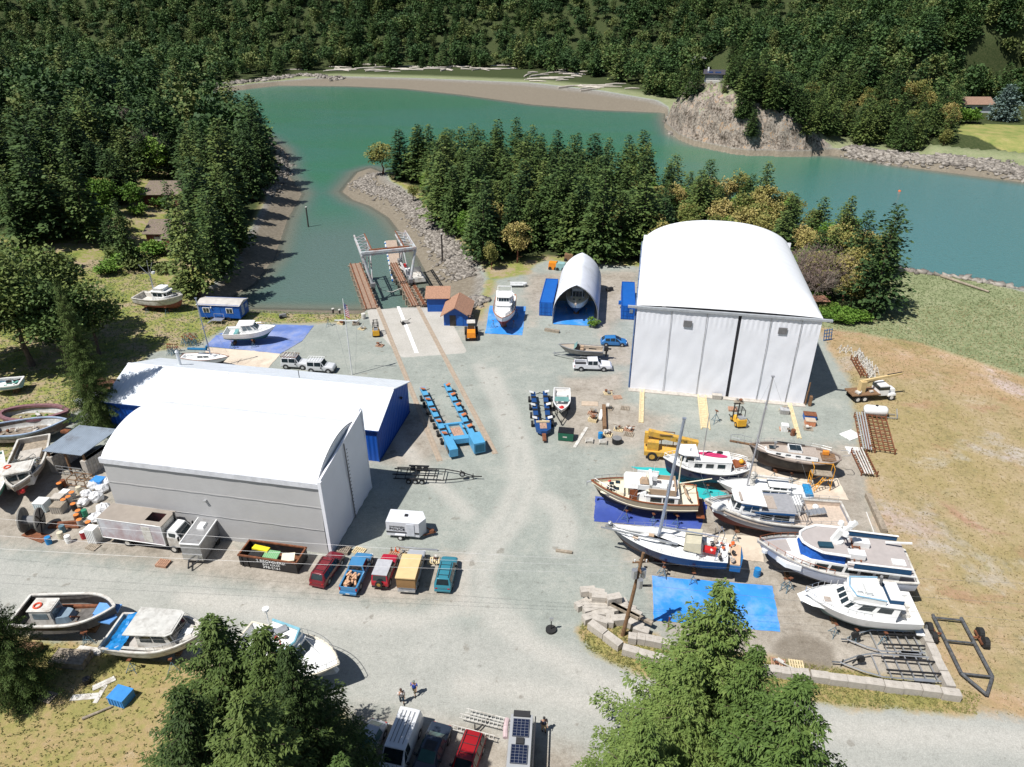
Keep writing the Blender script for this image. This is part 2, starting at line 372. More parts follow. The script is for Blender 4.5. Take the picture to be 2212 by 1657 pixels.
def ground_mat():
    m=bpy.data.materials.new('ground_surface');m.use_nodes=True;n=m.node_tree;N=n.nodes;L=n.links
    b=N['Principled BSDF'];b.inputs['Roughness'].default_value=.95;b.inputs['Specular IOR Level'].default_value=.1
    tc=N.new('ShaderNodeTexCoord')
    def noise(sc,det=6,ro=.6,dist=0.):
        x=N.new('ShaderNodeTexNoise');x.inputs['Scale'].default_value=sc;x.inputs['Detail'].default_value=det
        x.inputs['Roughness'].default_value=ro;x.inputs['Distortion'].default_value=dist
        L.new(tc.outputs['Object'],x.inputs['Vector']);return x.outputs[0]
    def mth(op,a,bb,cc=None):
        x=N.new('ShaderNodeMath');x.operation=op
        for k,v in enumerate((a,bb,cc)):
            if v is None:continue
            if isinstance(v,(int,float)):x.inputs[k].default_value=v
            else:L.new(v,x.inputs[k])
        return x.outputs[0]
    def at(nm):
        x=N.new('ShaderNodeAttribute');x.attribute_name=nm;return x.outputs['Fac']
    def rng(v,a,bb,c=0.,d=1.,smooth=True):
        x=N.new('ShaderNodeMapRange');x.interpolation_type='SMOOTHSTEP' if smooth else 'LINEAR'
        L.new(v,x.inputs[0])
        for k,q in zip((1,2,3,4),(a,bb,c,d)):x.inputs[k].default_value=q
        return x.outputs[0]
    def ramp(v,cols):
        x=N.new('ShaderNodeValToRGB');L.new(v,x.inputs[0]);e=x.color_ramp.elements
        while len(e)<len(cols):e.new(.5)
        for k,(p_,c_)in enumerate(cols):e[k].position=p_;e[k].color=(*c_,1)
        return x.outputs[0]
    def mix(f,a,bb):
        x=N.new('ShaderNodeMix');x.data_type='RGBA';L.new(f,x.inputs[0]);L.new(a,x.inputs[6]);L.new(bb,x.inputs[7]);return x.outputs[2]
    n_s,n_m,n_f,n_g=noise(.045,6),noise(.22,7,.65),noise(1.3,8,.7),noise(9.,4,.7)
    wob=mth('MULTIPLY',mth('SUBTRACT',n_m,.5),7.);wobf=mth('MULTIPLY',mth('SUBTRACT',n_f,.5),3.)
    wb=mth('ADD',wob,wobf)
    def mask(nm,soft=.6,amp=1.,off=0.):
        return rng(mth('ADD',mth('MULTIPLY_ADD',wb,amp,at(nm)),off),-soft,soft)
    grain=mth('MULTIPLY',rng(n_g,.3,.7,.78,1.2,False),rng(noise(3.2,6,.75),.32,.68,.88,1.12,False))
    gravel=ramp(mth('MULTIPLY_ADD',n_f,.4,mth('MULTIPLY',n_m,.6)),[(.32,(.235,.25,.222)),(.5,(.3,.32,.285)),(.68,(.385,.385,.34))])
    browng=ramp(mth('MULTIPLY_ADD',n_f,.45,mth('MULTIPLY',n_m,.55)),[(.34,(.21,.175,.135)),(.5,(.33,.295,.245)),(.66,(.44,.395,.335))])
    road=ramp(mth('MULTIPLY_ADD',n_f,.4,mth('MULTIPLY',n_m,.6)),[(.34,(.315,.32,.288)),(.66,(.415,.41,.37))])
    field=ramp(mth('MULTIPLY_ADD',n_f,.45,mth('MULTIPLY',n_m,.55)),[(.34,(.22,.19,.1)),(.46,(.33,.265,.14)),(.56,(.38,.295,.18)),(.68,(.46,.39,.3))])
    fieldpatch=ramp(n_s,[(.38,(.95,.95,.84)),(.5,(1.,1.,1.)),(.58,(1.05,.93,.92)),(.66,(1.2,1.12,1.2))])
    marsh=ramp(mth('MULTIPLY_ADD',n_f,.5,mth('MULTIPLY',n_m,.5)),[(.36,(.16,.19,.09)),(.5,(.24,.265,.14)),(.6,(.3,.305,.18)),(.68,(.48,.42,.30))])
    green=ramp(mth('MULTIPLY_ADD',n_f,.4,mth('MULTIPLY',n_m,.6)),[(.36,(.12,.17,.035)),(.48,(.25,.26,.075)),(.55,(.33,.26,.16)),(.7,(.40,.33,.24))])
    botl=ramp(mth('MULTIPLY_ADD',n_f,.4,mth('MULTIPLY',n_m,.6)),[(.34,(.16,.18,.05)),(.46,(.28,.25,.09)),(.56,(.35,.26,.13)),(.7,(.44,.36,.25))])
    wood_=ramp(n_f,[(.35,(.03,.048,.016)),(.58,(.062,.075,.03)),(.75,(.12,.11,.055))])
    mud=ramp(n_f,[(.3,(.16,.135,.1)),(.55,(.22,.19,.145)),(.7,(.29,.255,.2))])
    bed=ramp(n_f,[(.3,(.06,.07,.05)),(.7,(.12,.12,.09))])
    stone=ramp(mth('MULTIPLY_ADD',n_f,.6,mth('MULTIPLY',n_m,.4)),[(.4,(.05,.04,.03)),(.47,(.22,.18,.145)),(.54,(.32,.285,.245)),(.6,(.34,.21,.12)),(.7,(.12,.13,.05))])
    vo=N.new('ShaderNodeTexVoronoi');vo.feature='DISTANCE_TO_EDGE';vo.inputs['Scale'].default_value=.2;wv=N.new('ShaderNodeVectorMath');wv.operation='MULTIPLY_ADD';nz=N.new('ShaderNodeTexNoise');nz.inputs['Scale'].default_value=.5;nz.inputs['Detail'].default_value=5;L.new(tc.outputs['Object'],nz.inputs['Vector']);L.new(nz.outputs['Color'],wv.inputs[0]);wv.inputs[1].default_value=(9,9,9);L.new(tc.outputs['Object'],wv.inputs[2]);L.new(wv.outputs[0],vo.inputs['Vector']);crk=rng(vo.outputs['Distance'],.0,.12,.55,1.08)
    sm=N.new('ShaderNodeMix');sm.data_type='RGBA';sm.blend_type='MULTIPLY';sm.inputs[0].default_value=1;L.new(stone,sm.inputs[6]);L.new(crk,sm.inputs[7]);stone=sm.outputs[2]
    cobble=ramp(n_f,[(.3,(.13,.12,.1)),(.5,(.24,.22,.19)),(.7,(.36,.34,.3))])
    col=gravel
    col=mix(mask('brown',2.0,1.),col,browng)
    col=mix(rng(mth('ADD',at('road'),mth('MULTIPLY',wb,.5)),-1.5,2.0),col,road)
    trk=rng(mth('ADD',at('track'),mth('MULTIPLY',wobf,.9)),.1,1.9,.55,0.)
    ad_=mth('ABSOLUTE',mth('SUBTRACT',mth('ADD',at('track'),mth('MULTIPLY',wobf,.12)),.85),None);trk=mth('MAXIMUM',mth('MULTIPLY',trk,1.1),rng(ad_,.1,.5,.22,0.))
    col=mix(trk,col,ramp(n_f,[(.3,(.42,.405,.36)),(.7,(.53,.5,.45))]))
    col=mix(rng(noise(.55,3,.5),.66,.72,0.,.45),col,ramp(n_f,[(.3,(.12,.1,.075)),(.7,(.2,.175,.14))]))
    col=mix(mask('verge',.5,.35),col,botl)
    col=mix(mask('field',.8,.5),col,field)
    fk=mask('field',.8,.5);n_p=noise(.075,7,.62,.5);n_q=noise(.11,7,.65,.8)
    col=mix(mth('MULTIPLY',fk,rng(n_p,.54,.66,0.,.75)),col,ramp(n_f,[(.3,(.3,.26,.22)),(.7,(.5,.46,.42))]))
    col=mix(mth('MULTIPLY',fk,rng(n_q,.56,.68,0.,.6)),col,ramp(n_f,[(.3,(.28,.15,.1)),(.7,(.4,.24,.17))]))
    col=mix(mth('MULTIPLY',fk,rng(n_q,.44,.33,0.,.55)),col,ramp(n_f,[(.3,(.16,.18,.06)),(.7,(.3,.28,.12))]))
    fm=N.new('ShaderNodeMix');fm.data_type='RGBA';fm.blend_type='MULTIPLY';L.new(mask('field',.8,.5),fm.inputs[0]);L.new(col,fm.inputs[6]);L.new(fieldpatch,fm.inputs[7]);col=fm.outputs[2]
    col=mix(mask('marsh',.9,.5),col,marsh)
    col=mix(mask('green',.9,.7),col,green)
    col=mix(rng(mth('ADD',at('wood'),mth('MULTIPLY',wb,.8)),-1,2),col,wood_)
    col=mix(mask('botl',.7,.5),col,botl)
    col=mix(rng(mth('ADD',at('conc'),mth('MULTIPLY',wobf,.08)),-.1,.1),col,ramp(n_m,[(.3,(.4,.38,.335)),(.7,(.5,.475,.43))]))
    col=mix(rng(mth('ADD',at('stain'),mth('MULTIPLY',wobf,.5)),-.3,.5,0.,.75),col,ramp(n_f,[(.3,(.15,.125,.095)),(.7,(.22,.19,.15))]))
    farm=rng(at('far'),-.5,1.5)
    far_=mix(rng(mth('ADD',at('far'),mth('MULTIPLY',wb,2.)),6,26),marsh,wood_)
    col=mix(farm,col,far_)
    geo=N.new('ShaderNodeNewGeometry');sp=N.new('ShaderNodeSeparateXYZ');L.new(geo.outputs['Position'],sp.inputs[0])
    sn=N.new('ShaderNodeSeparateXYZ');L.new(geo.outputs['True Normal'],sn.inputs[0])
    steep=rng(mth('ADD',sn.outputs[2],mth('MULTIPLY',mth('SUBTRACT',n_f,.5),.5)),.62,.82,1.,0.)
    hd=rng(mth('ADD',at('head'),wobf),-1.5,.5)
    col=mix(mth('MULTIPLY',hd,steep),col,stone)
    low=rng(mth('ADD',sp.outputs[2],mth('MULTIPLY',wobf,.12)),-.75,-.25,1.,0.)
    cob=rng(mth('ADD',sp.outputs[2],mth('MULTIPLY',wobf,.15)),-.2,-.02,1.,0.)
    col=mix(cob,col,cobble);col=mix(low,col,mud)
    col=mix(rng(sp.outputs[2],WL-.25,WL-.05,1.,0.),col,bed)
    col=mix(mask('lawn',.6,.3),col,ramp(n_m,[(.35,(.17,.22,.06)),(.6,(.3,.28,.1)),(.75,(.38,.31,.15))]))
    fin=N.new('ShaderNodeMix');fin.data_type='RGBA';fin.blend_type='MULTIPLY';fin.inputs[0].default_value=1;L.new(col,fin.inputs[6]);L.new(grain,fin.inputs[7])
    L.new(fin.outputs[2],b.inputs['Base Color'])
    bp=N.new('ShaderNodeBump');bp.inputs['Strength'].default_value=.5;bp.inputs['Distance'].default_value=.12
    L.new(mth('MULTIPLY_ADD',n_g,.35,n_f),bp.inputs['Height']);L.new(bp.outputs[0],b.inputs['Normal'])
    return m
me.materials.append(ground_mat())
g=bpy.data.objects.new('ground',me);C.objects.link(g);struct(g)
# ---------------------------------------------------------------- water
wx=np.concatenate([np.arange(-900,-150,25.),np.arange(-150,60,1.6),np.arange(60,900,8.)])
wy=np.concatenate([np.arange(105,250,1.6),np.arange(250,600,5.)])
me,X,Y=gridmesh(wx,wy,lambda X,Y:X*0+WL+.03,'water',lambda X,Y:sd(WAT,X,Y)>-14)
attr(me,'depth',sd(WAT,X,Y))
inl=np.clip((-18-(X+70))/40+1,0,1)
attr(me,'inlet',np.clip((225-Y)/70,0,1)*(X<0))
def water_mat():
    m=bpy.data.materials.new('sea_water');m.use_nodes=True;n=m.node_tree;N=n.nodes;L=n.links
    b=N['Principled BSDF'];b.inputs['Roughness'].default_value=.16;b.inputs['IOR'].default_value=1.33
    tc=N.new('ShaderNodeTexCoord')
    def at(nm):
        x=N.new('ShaderNodeAttribute');x.attribute_name=nm;return x.outputs['Fac']
    def noise(sc,det,sx=1.,sy=1.,dist=0.):
        mp=N.new('ShaderNodeMapping');mp.inputs['Scale'].default_value=(sx,sy,1);L.new(tc.outputs['Object'],mp.inputs[0])
        x=N.new('ShaderNodeTexNoise');x.inputs['Scale'].default_value=sc;x.inputs['Detail'].default_value=det;x.inputs['Distortion'].default_value=dist
        L.new(mp.outputs[0],x.inputs['Vector']);return x.outputs[0]
    def rng(v,a,bb,c=0.,d=1.):
        x=N.new('ShaderNodeMapRange');x.interpolation_type='SMOOTHSTEP';L.new(v,x.inputs[0])
        for k,q in zip((1,2,3,4),(a,bb,c,d)):x.inputs[k].default_value=q
        return x.outputs[0]
    def mix(f,a,bb):
        x=N.new('ShaderNodeMix');x.data_type='RGBA';L.new(f,x.inputs[0])
        for k,v in((6,a),(7,bb)):
            if isinstance(v,tuple):x.inputs[k].default_value=(*v,1)
            else:L.new(v,x.inputs[k])
        return x.outputs[2]
    big=noise(.012,4,.6,1.6,.6)
    deep=mix(rng(big,.4,.6),(.045,.16,.09),(.05,.16,.112))
    sp=N.new('ShaderNodeSeparateXYZ');L.new(tc.outputs['Object'],sp.inputs[0])
    ad=N.new('ShaderNodeMath');ad.operation='MULTIPLY_ADD';L.new(sp.outputs[0],ad.inputs[0]);ad.inputs[1].default_value=.9
    ne=N.new('ShaderNodeMath');ne.operation='MULTIPLY_ADD';L.new(sp.outputs[1],ne.inputs[0]);ne.inputs[1].default_value=-1.;ne.inputs[2].default_value=140.
    L.new(ne.outputs[0],ad.inputs[2])
    deep=mix(rng(ad.outputs[0],-60,60),deep,(.08,.195,.2))  # paler, bluer base to the right: sky reflection put into the colour
    shal=mix(rng(at('depth'),.3,6),(.15,.16,.125),(.09,.15,.125))
    col=mix(rng(at('depth'),1.5,9),shal,mix(rng(at('inlet'),.15,.8),deep,(.1,.155,.135)))
    L.new(col,b.inputs['Base Color'])
    al=rng(at('depth'),-.3,1.6,.4,1.);L.new(al,b.inputs['Alpha'])
    bp=N.new('ShaderNodeBump');bp.inputs['Strength'].default_value=.6;bp.inputs['Distance'].default_value=.3
    L.new(noise(1.3,6,1.,2.0,.6),bp.inputs['Height']);L.new(bp.outputs[0],b.inputs['Normal'])
    return m
me.materials.append(water_mat())
wo=bpy.data.objects.new('water',me);C.objects.link(wo);struct(wo)
# ---------------------------------------------------------------- vegetation
def leafmat(name,c0,c1,c2,scale=.35):
    m=bpy.data.materials.new(name);m.use_nodes=True;n=m.node_tree;N=n.nodes;L=n.links
    b=N['Principled BSDF'];b.inputs['Roughness'].default_value=.7;b.inputs['Specular IOR Level'].default_value=.25
    oi=N.new('ShaderNodeObjectInfo');at=N.new('ShaderNodeAttribute');at.attribute_name='rnd'
    ge=N.new('ShaderNodeNewGeometry');tc=N.new('ShaderNodeTexCoord')
    no=N.new('ShaderNodeTexNoise');no.inputs['Scale'].default_value=scale;no.inputs['Detail'].default_value=3
    L.new(ge.outputs['Position'],no.inputs['Vector'])
    def mth(op,a,bb):
        x=N.new('ShaderNodeMath');x.operation=op
        for k,v in enumerate((a,bb)):
            if isinstance(v,(int,float)):x.inputs[k].default_value=v
            else:L.new(v,x.inputs[k])
        return x.outputs[0]
    r=mth('FRACT',mth('ADD',oi.outputs['Random'],at.outputs['Fac']),0)
    f=mth('ADD',mth('MULTIPLY',r,.5),mth('ADD',mth('MULTIPLY',ge.outputs['Random Per Island'],.18),mth('MULTIPLY',mth('SUBTRACT',no.outputs[0],.35),.6)))
    cr=N.new('ShaderNodeValToRGB');e=cr.color_ramp.elements;e.new(.5)
    for k,(p_,c_)in enumerate(((.12,c0),(.48,c1),(.92,c2))):e[k].position=p_;e[k].color=(*c_,1)
    L.new(f,cr.inputs[0]);L.new(cr.outputs[0],b.inputs['Base Color'])
    return m
fir_m=leafmat('fir_needles',(.027,.058,.018),(.074,.122,.031),(.185,.215,.056))
spruce_m=leafmat('spruce_needles',(.04,.075,.016),(.092,.15,.032),(.185,.24,.06),.8)
spruce_d=leafmat('dark_spruce_needles',(.03,.055,.013),(.07,.11,.024),(.14,.18,.045),.8)
blue_m=leafmat('blue_spruce_needles',(.07,.11,.1),(.13,.19,.17),(.22,.28,.24))
mad_m=leafmat('madrona_leaves',(.1,.14,.03),(.28,.25,.075),(.46,.34,.14),.5)
oak_m=leafmat('bright_leaves',(.06,.13,.015),(.12,.22,.03),(.22,.3,.06),.6)
shrub_m=leafmat('shrub_leaves',(.08,.11,.03),(.16,.2,.06),(.3,.28,.1),.7)
forest_m=leafmat('forest_foliage',(.03,.066,.022),(.07,.128,.034),(.24,.235,.08))
bark=pm('tree_bark',(.11,.08,.06),.95,0,.3,3,.5)
greybark=pm('dead_bark',(.26,.215,.18),.95,0,.2,3,.3)
def mesh_np(name,v,q,mat,rnd=None,smooth=False):
    me=bpy.data.meshes.new(name);me.vertices.add(len(v));me.vertices.foreach_set('co',np.ascontiguousarray(v,dtype=np.float32).ravel())
    me.loops.add(q.size);me.loops.foreach_set('vertex_index',q.ravel().astype(np.int32));me.polygons.add(len(q))
    me.polygons.foreach_set('loop_start',np.arange(0,q.size,q.shape[1],dtype=np.int32))
    me.polygons.foreach_set('loop_total',np.full(len(q),q.shape[1],dtype=np.int32));me.update(calc_edges=True)
    if rnd is not None:attr(me,'rnd',rnd)
    me.materials.append(mat);return me
def sprays(P0,D,Ln,Wd,rg,droop=.15):
    """leaf sprays: kites starting at P0 along D"""
    n=len(P0);D=D/np.maximum(np.linalg.norm(D,axis=1,keepdims=True),1e-6)
    up=rg.normal(0,.38,(n,3));up[:,2]+=1
    S=np.cross(D,up);S/=np.maximum(np.linalg.norm(S,axis=1,keepdims=True),1e-6)
    mid=P0+D*(Ln*.45)[:,None];tip=P0+D*Ln[:,None];tip[:,2]-=Ln*droop
    v=np.stack([P0,mid+S*Wd[:,None],tip,mid-S*Wd[:,None]],1).reshape(-1,3)
    return v,np.arange(4*n).reshape(n,4)
def conifer(h,r,lev,nb,ns,size,seed,z0=.1,droop=.3,full=.75,rag=.25):
    rg=np.random.default_rng(seed)
    P0,D,Ln=[],[],[]
    zs=z0*h+(h*.985-z0*h)*(np.arange(lev)/(lev-1))**.92
    for i,z in enumerate(zs):
        f=(z-z0*h)/(h-z0*h);k=max(3,int(nb*(1-.55*f)+.5));a0=rg.uniform(0,6.28)
        prof=(1-f)**full*min(1,.55+f*4)
        for j in range(k):
            a=a0+6.283*j/k+rg.normal(0,.22);L_=r*prof*rg.uniform(1-rag*1.4,1+rag)+.25
            m=max(2,int(ns*L_/r+1.5));t=(np.arange(m)+rg.uniform(.2,.9,m))/m;t=.12+.88*t
            zz=z+rg.uniform(-.3,.3)*h/lev+L_*(.22*(1-droop*2)*t-droop*t*t+.5*f*t)
            px=np.cos(a)*L_*t;py=np.sin(a)*L_*t
            for sgn in(-1,1):
                aa=a+sgn*rg.uniform(.25,1.0,m);wig=size*.35
                P0.append(np.stack([px+rg.normal(0,wig,m),py+rg.normal(0,wig,m),zz+rg.normal(0,wig*.6,m)],1))
                D.append(np.stack([np.cos(aa),np.sin(aa),rg.normal(-.05,.22,m)+.25*f],1))
                Ln.append(size*rg.uniform(.7,1.4,m)*(1.15-.35*f))
    P0=np.concatenate(P0);D=np.concatenate(D);Ln=np.concatenate(Ln)
    return sprays(P0,D,Ln,Ln*.33,rg)
def leafy(h,r,lobes,per,size,seed,z0=.2,flat=1.0,wr=.42):
    rg=np.random.default_rng(seed);P0,D,Ln=[],[],[]
    for i in range(lobes):
        d=rg.normal(0,1,3);d/=np.linalg.norm(d);k=rg.uniform(.35,1)**.6
        c=np.array([d[0]*r*.72*k,d[1]*r*.72*k,h*(z0+(1-z0)*.52)+d[2]*h*(1-z0)*.38*k*flat])
        lr=r*rg.uniform(.24,.42)
        dd=rg.normal(0,1,(per,3));dd/=np.linalg.norm(dd,axis=1,keepdims=True);dd[:,2]=np.abs(dd[:,2])*.8+dd[:,2]*.2
        P0.append(c+dd*lr*rg.uniform(.7,1.05,(per,1)));t=dd+rg.normal(0,.7,(per,3));D.append(t);Ln.append(size*rg.uniform(.6,1.4,per))
    return sprays(np.concatenate(P0),np.concatenate(D),np.concatenate(Ln),np.concatenate(Ln)*wr,rg,.1)
def trunk_mb(h,r,limbs=5,seed=0,top=.95,bend=.02):
    rg=random.Random(seed);m=MB();pts=[]
    for i in range(7):
        f=i/6;pts.append(Vector((rg.uniform(-1,1)*bend*h*f,rg.uniform(-1,1)*bend*h*f,-.6+(h*top+.6)*f)))
    for i in range(6):m.cyl(pts[i],pts[i+1],r*(1-i/6.6)*(1.25 if i==0 else 1),r*(1-(i+1)/6.6),7,cap=i in(0,5))
    for k in range(limbs):
        f=rg.uniform(.25,.85);p_=pts[int(f*6)].lerp(pts[min(6,int(f*6)+1)],f*6%1);a=rg.uniform(0,6.28);l_=h*.16*(1.15-f)
        m.cyl(p_,p_+Vector((math.cos(a)*l_,math.sin(a)*l_,l_*.25)),r*.3*(1.1-f),r*.08,5)
    return m
def tree_proto(kind,h,r,seed,**k):
    v,q=(conifer if kind=='c' else leafy)(h,r,seed=seed,**k['geo'])
    cm=mesh_np('crown',v,q,k['mat'],np.zeros(len(v)))
    tm=trunk_mb(h,h*(.017 if kind=='c' else.024),k.get('limbs',5),seed,.96 if kind=='c' else.7,.01 if kind=='c' else.04)
    me=bpy.data.meshes.new('trunk');me.from_pydata(tm.v,[],tm.f);me.materials.append(k.get('bark',bark));me.update()
    return dict(cm=cm,tm=me,h=h,v=v,q=q)
def plant_tree(pr,name,label,cat,loc,s=1.0,rz=None,group=None,sz=None,lean=None,wide=1.0):
    t=thing(name,label,cat,loc,random.uniform(0,6.28)if rz is None else rz,group)
    t.scale=(s*wide,s*wide,s*(sz or 1.0))
    if lean:t.rotation_euler[0]=lean
    for nm,me_ in(('trunk',pr['tm']),('crown',pr['cm'])):
        o=bpy.data.objects.new(nm,me_);C.objects.link(o);o.parent=t
    return t
firs=[tree_proto('c',17,r_,10+i,mat=fir_m,geo=dict(lev=30,nb=10,ns=6,size=.72,full=fu,rag=.35))for i,(r_,fu)in enumerate(((3.4,.8),(3.9,.7),(3.0,.9),(4.3,.62),(3.6,.75)))]
pines=[tree_proto('b',16,6.6,30+i,mat=fir_m,limbs=12,geo=dict(lobes=62,per=95,size=.55,z0=.18))for i in range(2)]
mads=[tree_proto('b',10,r_,40+i,mat=mad_m,limbs=8,bark=pm('madrona_bark',(.24,.1,.06),.8,0,.2,3),geo=dict(lobes=34,per=70,size=.42))for i,r_ in enumerate((3.8,4.4,3.4))]
leafs=[tree_proto('b',8,3.4,50+i,mat=oak_m,limbs=8,geo=dict(lobes=28,per=64,size=.42,z0=.12))for i in range(2)]
bushes=[]
for i in range(3):
    v,q=leafy(1.6,1.5,16,60,.26,60+i,.0,.8);bushes.append(mesh_np('bush',v,q,(shrub_m,oak_m,shrub_m)[i],np.zeros(len(v))))
def bush(loc,s,label,k=0,group=None,cat='bush',name='bush',sz=1.0):
    o=bpy.data.objects.new(name,bushes[k]);C.objects.link(o);o.location=loc;o.scale=(s,s,s*sz);o.rotation_euler[2]=random.uniform(0,6)
    return tag(o,label,cat,group)
def scatter(poly_,n,mind,seed,ok=None):
    rg=random.Random(seed);x0,y0=poly_.min(0);x1,y1=poly_.max(0);out=[];cell={}
    rx=np.array([rg.uniform(x0,x1)for _ in range(n*6)]);ry=np.array([rg.uniform(y0,y1)for _ in range(n*6)])
    s_=sd(poly_,rx,ry)
    for x,y,d in zip(rx,ry,s_):
        if d<0:continue
        k=(int(x//mind),int(y//mind));bad=False
        for i in(-1,0,1):
            for j in(-1,0,1):
                for q in cell.get((k[0]+i,k[1]+j),()):
                    if(q[0]-x)**2+(q[1]-y)**2<mind*mind:bad=True
        if bad or(ok and not ok(x,y)):continue
        cell.setdefault(k,[]).append((x,y));out.append((x,y))
        if len(out)>=n:break
    return out
def infr(x,y,m=25):return y>20 and abs(x)<.73*(y*.8746+25)+m
# ---- placed by hand: the trees one can tell apart
def fir_at(px,py,h,label,k=0,wide=1.0,z=0.,cat='tree',name='fir_tree',group=None,**kw):
    loc=P(px,py,z);loc.z=zat(loc.x,loc.y)-.2;return plant_tree(firs[k],name,label,cat,loc,h/17,group=group,wide=wide,**kw)
hand=[(905,392,16,'fir at the rocky tip of the peninsula, right of the yellowish madrona',0,1.5),(868,386,15,'leftmost fir at the tip of the wooded peninsula',2,1.7),(935,402,13,'third fir from the tip of the wooded peninsula',1,1.5),
        (1045,566,15.5,'dark fir at the front left corner of the peninsula wood, behind the tawny madrona',3,1.0),(1296,566,20,'tall dark fir directly behind the pointed white boat shelter',1,1.0),
        (1250,545,17,'fir just left of the tall one behind the boat shelter',0,1.0),(1170,500,17,'fir behind the two tawny madronas of the peninsula front',4,1.),(980,480,15,'fir at the left edge of the peninsula wood above the stone bank',0,1.),
        (1030,500,17,'fir behind the front left corner of the peninsula wood',2,1.1),(1880,678,20,'tall ragged fir at the right end of the wood beside the marsh',3,.95),(1838,625,16,'fir behind the tall ragged one at the marsh',1,.9),
        (1905,600,13,'small dark fir on the water side of the tall ragged one at the marsh',2,1.),(1640,478,15,'fir standing above the white arched roof, in the middle',4,1.1),(1812,560,14,'fir behind the bare brown tree',0,1.),
        (1520,470,15,'dark fir behind the left shoulder of the large white arched roof',1,1.1),(430,640,20,'bright green fir on the inlet shore behind the old fishing boat',3,.9),(480,600,18,'fir on the inlet shore casting its shadow on the mud',1,.95),
        (520,545,18,'fir at the mud bank right of the mossy roofed cabin',4,.9),(395,560,17,'fir just right of the mossy roofed cabin',0,.8),(285,580,15,'tall thin pine standing in front of the mossy roofed cabin',2,.8)]
for px,py,h_,lb,k,wd in hand:fir_at(px,py,h_,lb,k,wd)
def mad_at(px,py,h,label,k=0,src=None,name='madrona_tree',z=0,**kw):
    loc=P(px,py,z);loc.z=zat(loc.x,loc.y)-.2;return plant_tree((src or mads)[k],name,label,'tree',loc,h/(8 if src is leafs else 10),**kw)
mad_at(828,374,10,'yellowish madrona at the very tip of the stony peninsula',0,wide=1.5);mad_at(1118,566,9.5,'tawny madrona at the edge of the yard, the taller of two',1,wide=.95);mad_at(1062,582,6.5,'low tawny madrona in front of the dark firs at the yard edge',2,wide=.8)
mad_at(893,432,5,'golden low madrona above the stone bank of the peninsula',0);mad_at(1350,560,6,'small green leafed tree right of the boat shelter',0,leafs,'leafy_tree')
mad_at(1245,520,9,'bright green leafy tree among the peninsula firs',1,leafs,'leafy_tree')
def dead_tree(h,seed,spread=.5,up=.9,n=3,thick=.16):
    rg=random.Random(seed);m=MB()
    def br(p_,d,l_,r_,k):
        e=p_+d*l_;m.cyl(p_,e,r_,r_*.6,5 if k>1 else 3,cap=False)
        if k==0:return
        for _ in range(n if k>1 else 4):
            a=Vector((rg.gauss(0,spread),rg.gauss(0,spread),rg.uniform(-.1,up)*.6));nd=(d+a).normalized()
            br(p_.lerp(e,rg.uniform(.45,1)),nd,l_*rg.uniform(.55,.8),r_*.55,k-1)
    br(Vector((0,0,-.3)),Vector((rg.uniform(-.1,.1),0,1)),h*.36,thick,5)
    return m
def dead(px,py,h,seed,label,**k):
    loc=P(px,py);loc.z=zat(loc.x,loc.y);t=thing('bare_tree',label,'tree',loc)
    m=dead_tree(h,seed,**k);m.build('trunk',greybark,t)
    if k.get('up')==.5:v,q=leafy(h,h*.52,46,75,.75,seed,.12,1.,.035);o=bpy.data.objects.new('twigs',mesh_np('twigs',v,q,pm('brown_twigs',(.2,.145,.125),.95,0,.2,3)));C.objects.link(o);o.parent=t
    return t
dead(1752,668,12,5,'bare brown tree behind the large white arched shed',spread=.75,up=.5,n=4);dead(1728,640,10,8,'bare brown tree partly hidden by the edge of the large arched roof',spread=.75,up=.5,n=4)
dead(300,330,17,3,'bleached dead fir standing among the green ones above the inlet',spread=.5,up=.2,n=4);dead(345,385,16,4,'grey dead tree beside the bleached one, behind the ruined cabin',spread=.5,up=.2,n=4)
rg=random.Random(3);npn=0
CONW=poly(pz([(905,392),(945,470),(1010,540),(1045,560),(1160,545),(1250,560),(1370,560),(1395,560),(1395,420),(1300,398),(1150,380),(950,374)]))
MIXW=poly(pz([(1395,425),(1395,580),(1690,590),(1740,640),(1830,680),(1890,640),(1915,585),(1850,530),(1600,455)]))
for i,(x,y)in enumerate(scatter(CONW,170,4.4,5)):
    k=rg.randrange(5);h_=rg.uniform(11,18)
    if rg.random()<.14:plant_tree(rg.choice(mads+leafs),'madrona_tree','small leafy tree hidden among the firs of the wooded peninsula','tree',(x,y,-.2),rg.uniform(.7,1.0),group='leafy trees among the peninsula firs')
    else:plant_tree(firs[k],'fir_tree','green fir in the dense wood on the left half of the peninsula','tree',(x,y,-.2),h_/17,group='firs of the peninsula wood',wide=rg.uniform(1.05,1.5))
    npn+=1
for i,(x,y)in enumerate(scatter(MIXW,150,4.2,6)):
    if rg.random()<.3:plant_tree(rg.choice(firs),'fir_tree','fir rising out of the madronas behind the large white arched shed','tree',(x,y,-.2),rg.uniform(9,14)/17,group='firs among the madronas',wide=1.3)
    else:plant_tree(rg.choice(mads+mads+leafs),'madrona_tree','olive and tan madrona on the right half of the peninsula','tree',(x,y,-.2),rg.uniform(.75,1.1),group='madronas of the peninsula')
LW=poly([(-420,90),(-420,380)]+pz([(300,222),(430,228),(500,268),(566,308),(588,350),(580,390),(560,440),(520,520),(470,590),(440,600),(425,540),(440,470),(445,440),(400,425),(395,388),(300,388),(290,450),(235,500),(225,540),(160,560),(0,572),(-400,600)]))
left=scatter(LW,800,5.0,11,lambda x,y:infr(x,y,14))
near_l=sorted(left,key=lambda q:q[1]+abs(q[0])*.2)
nind=85
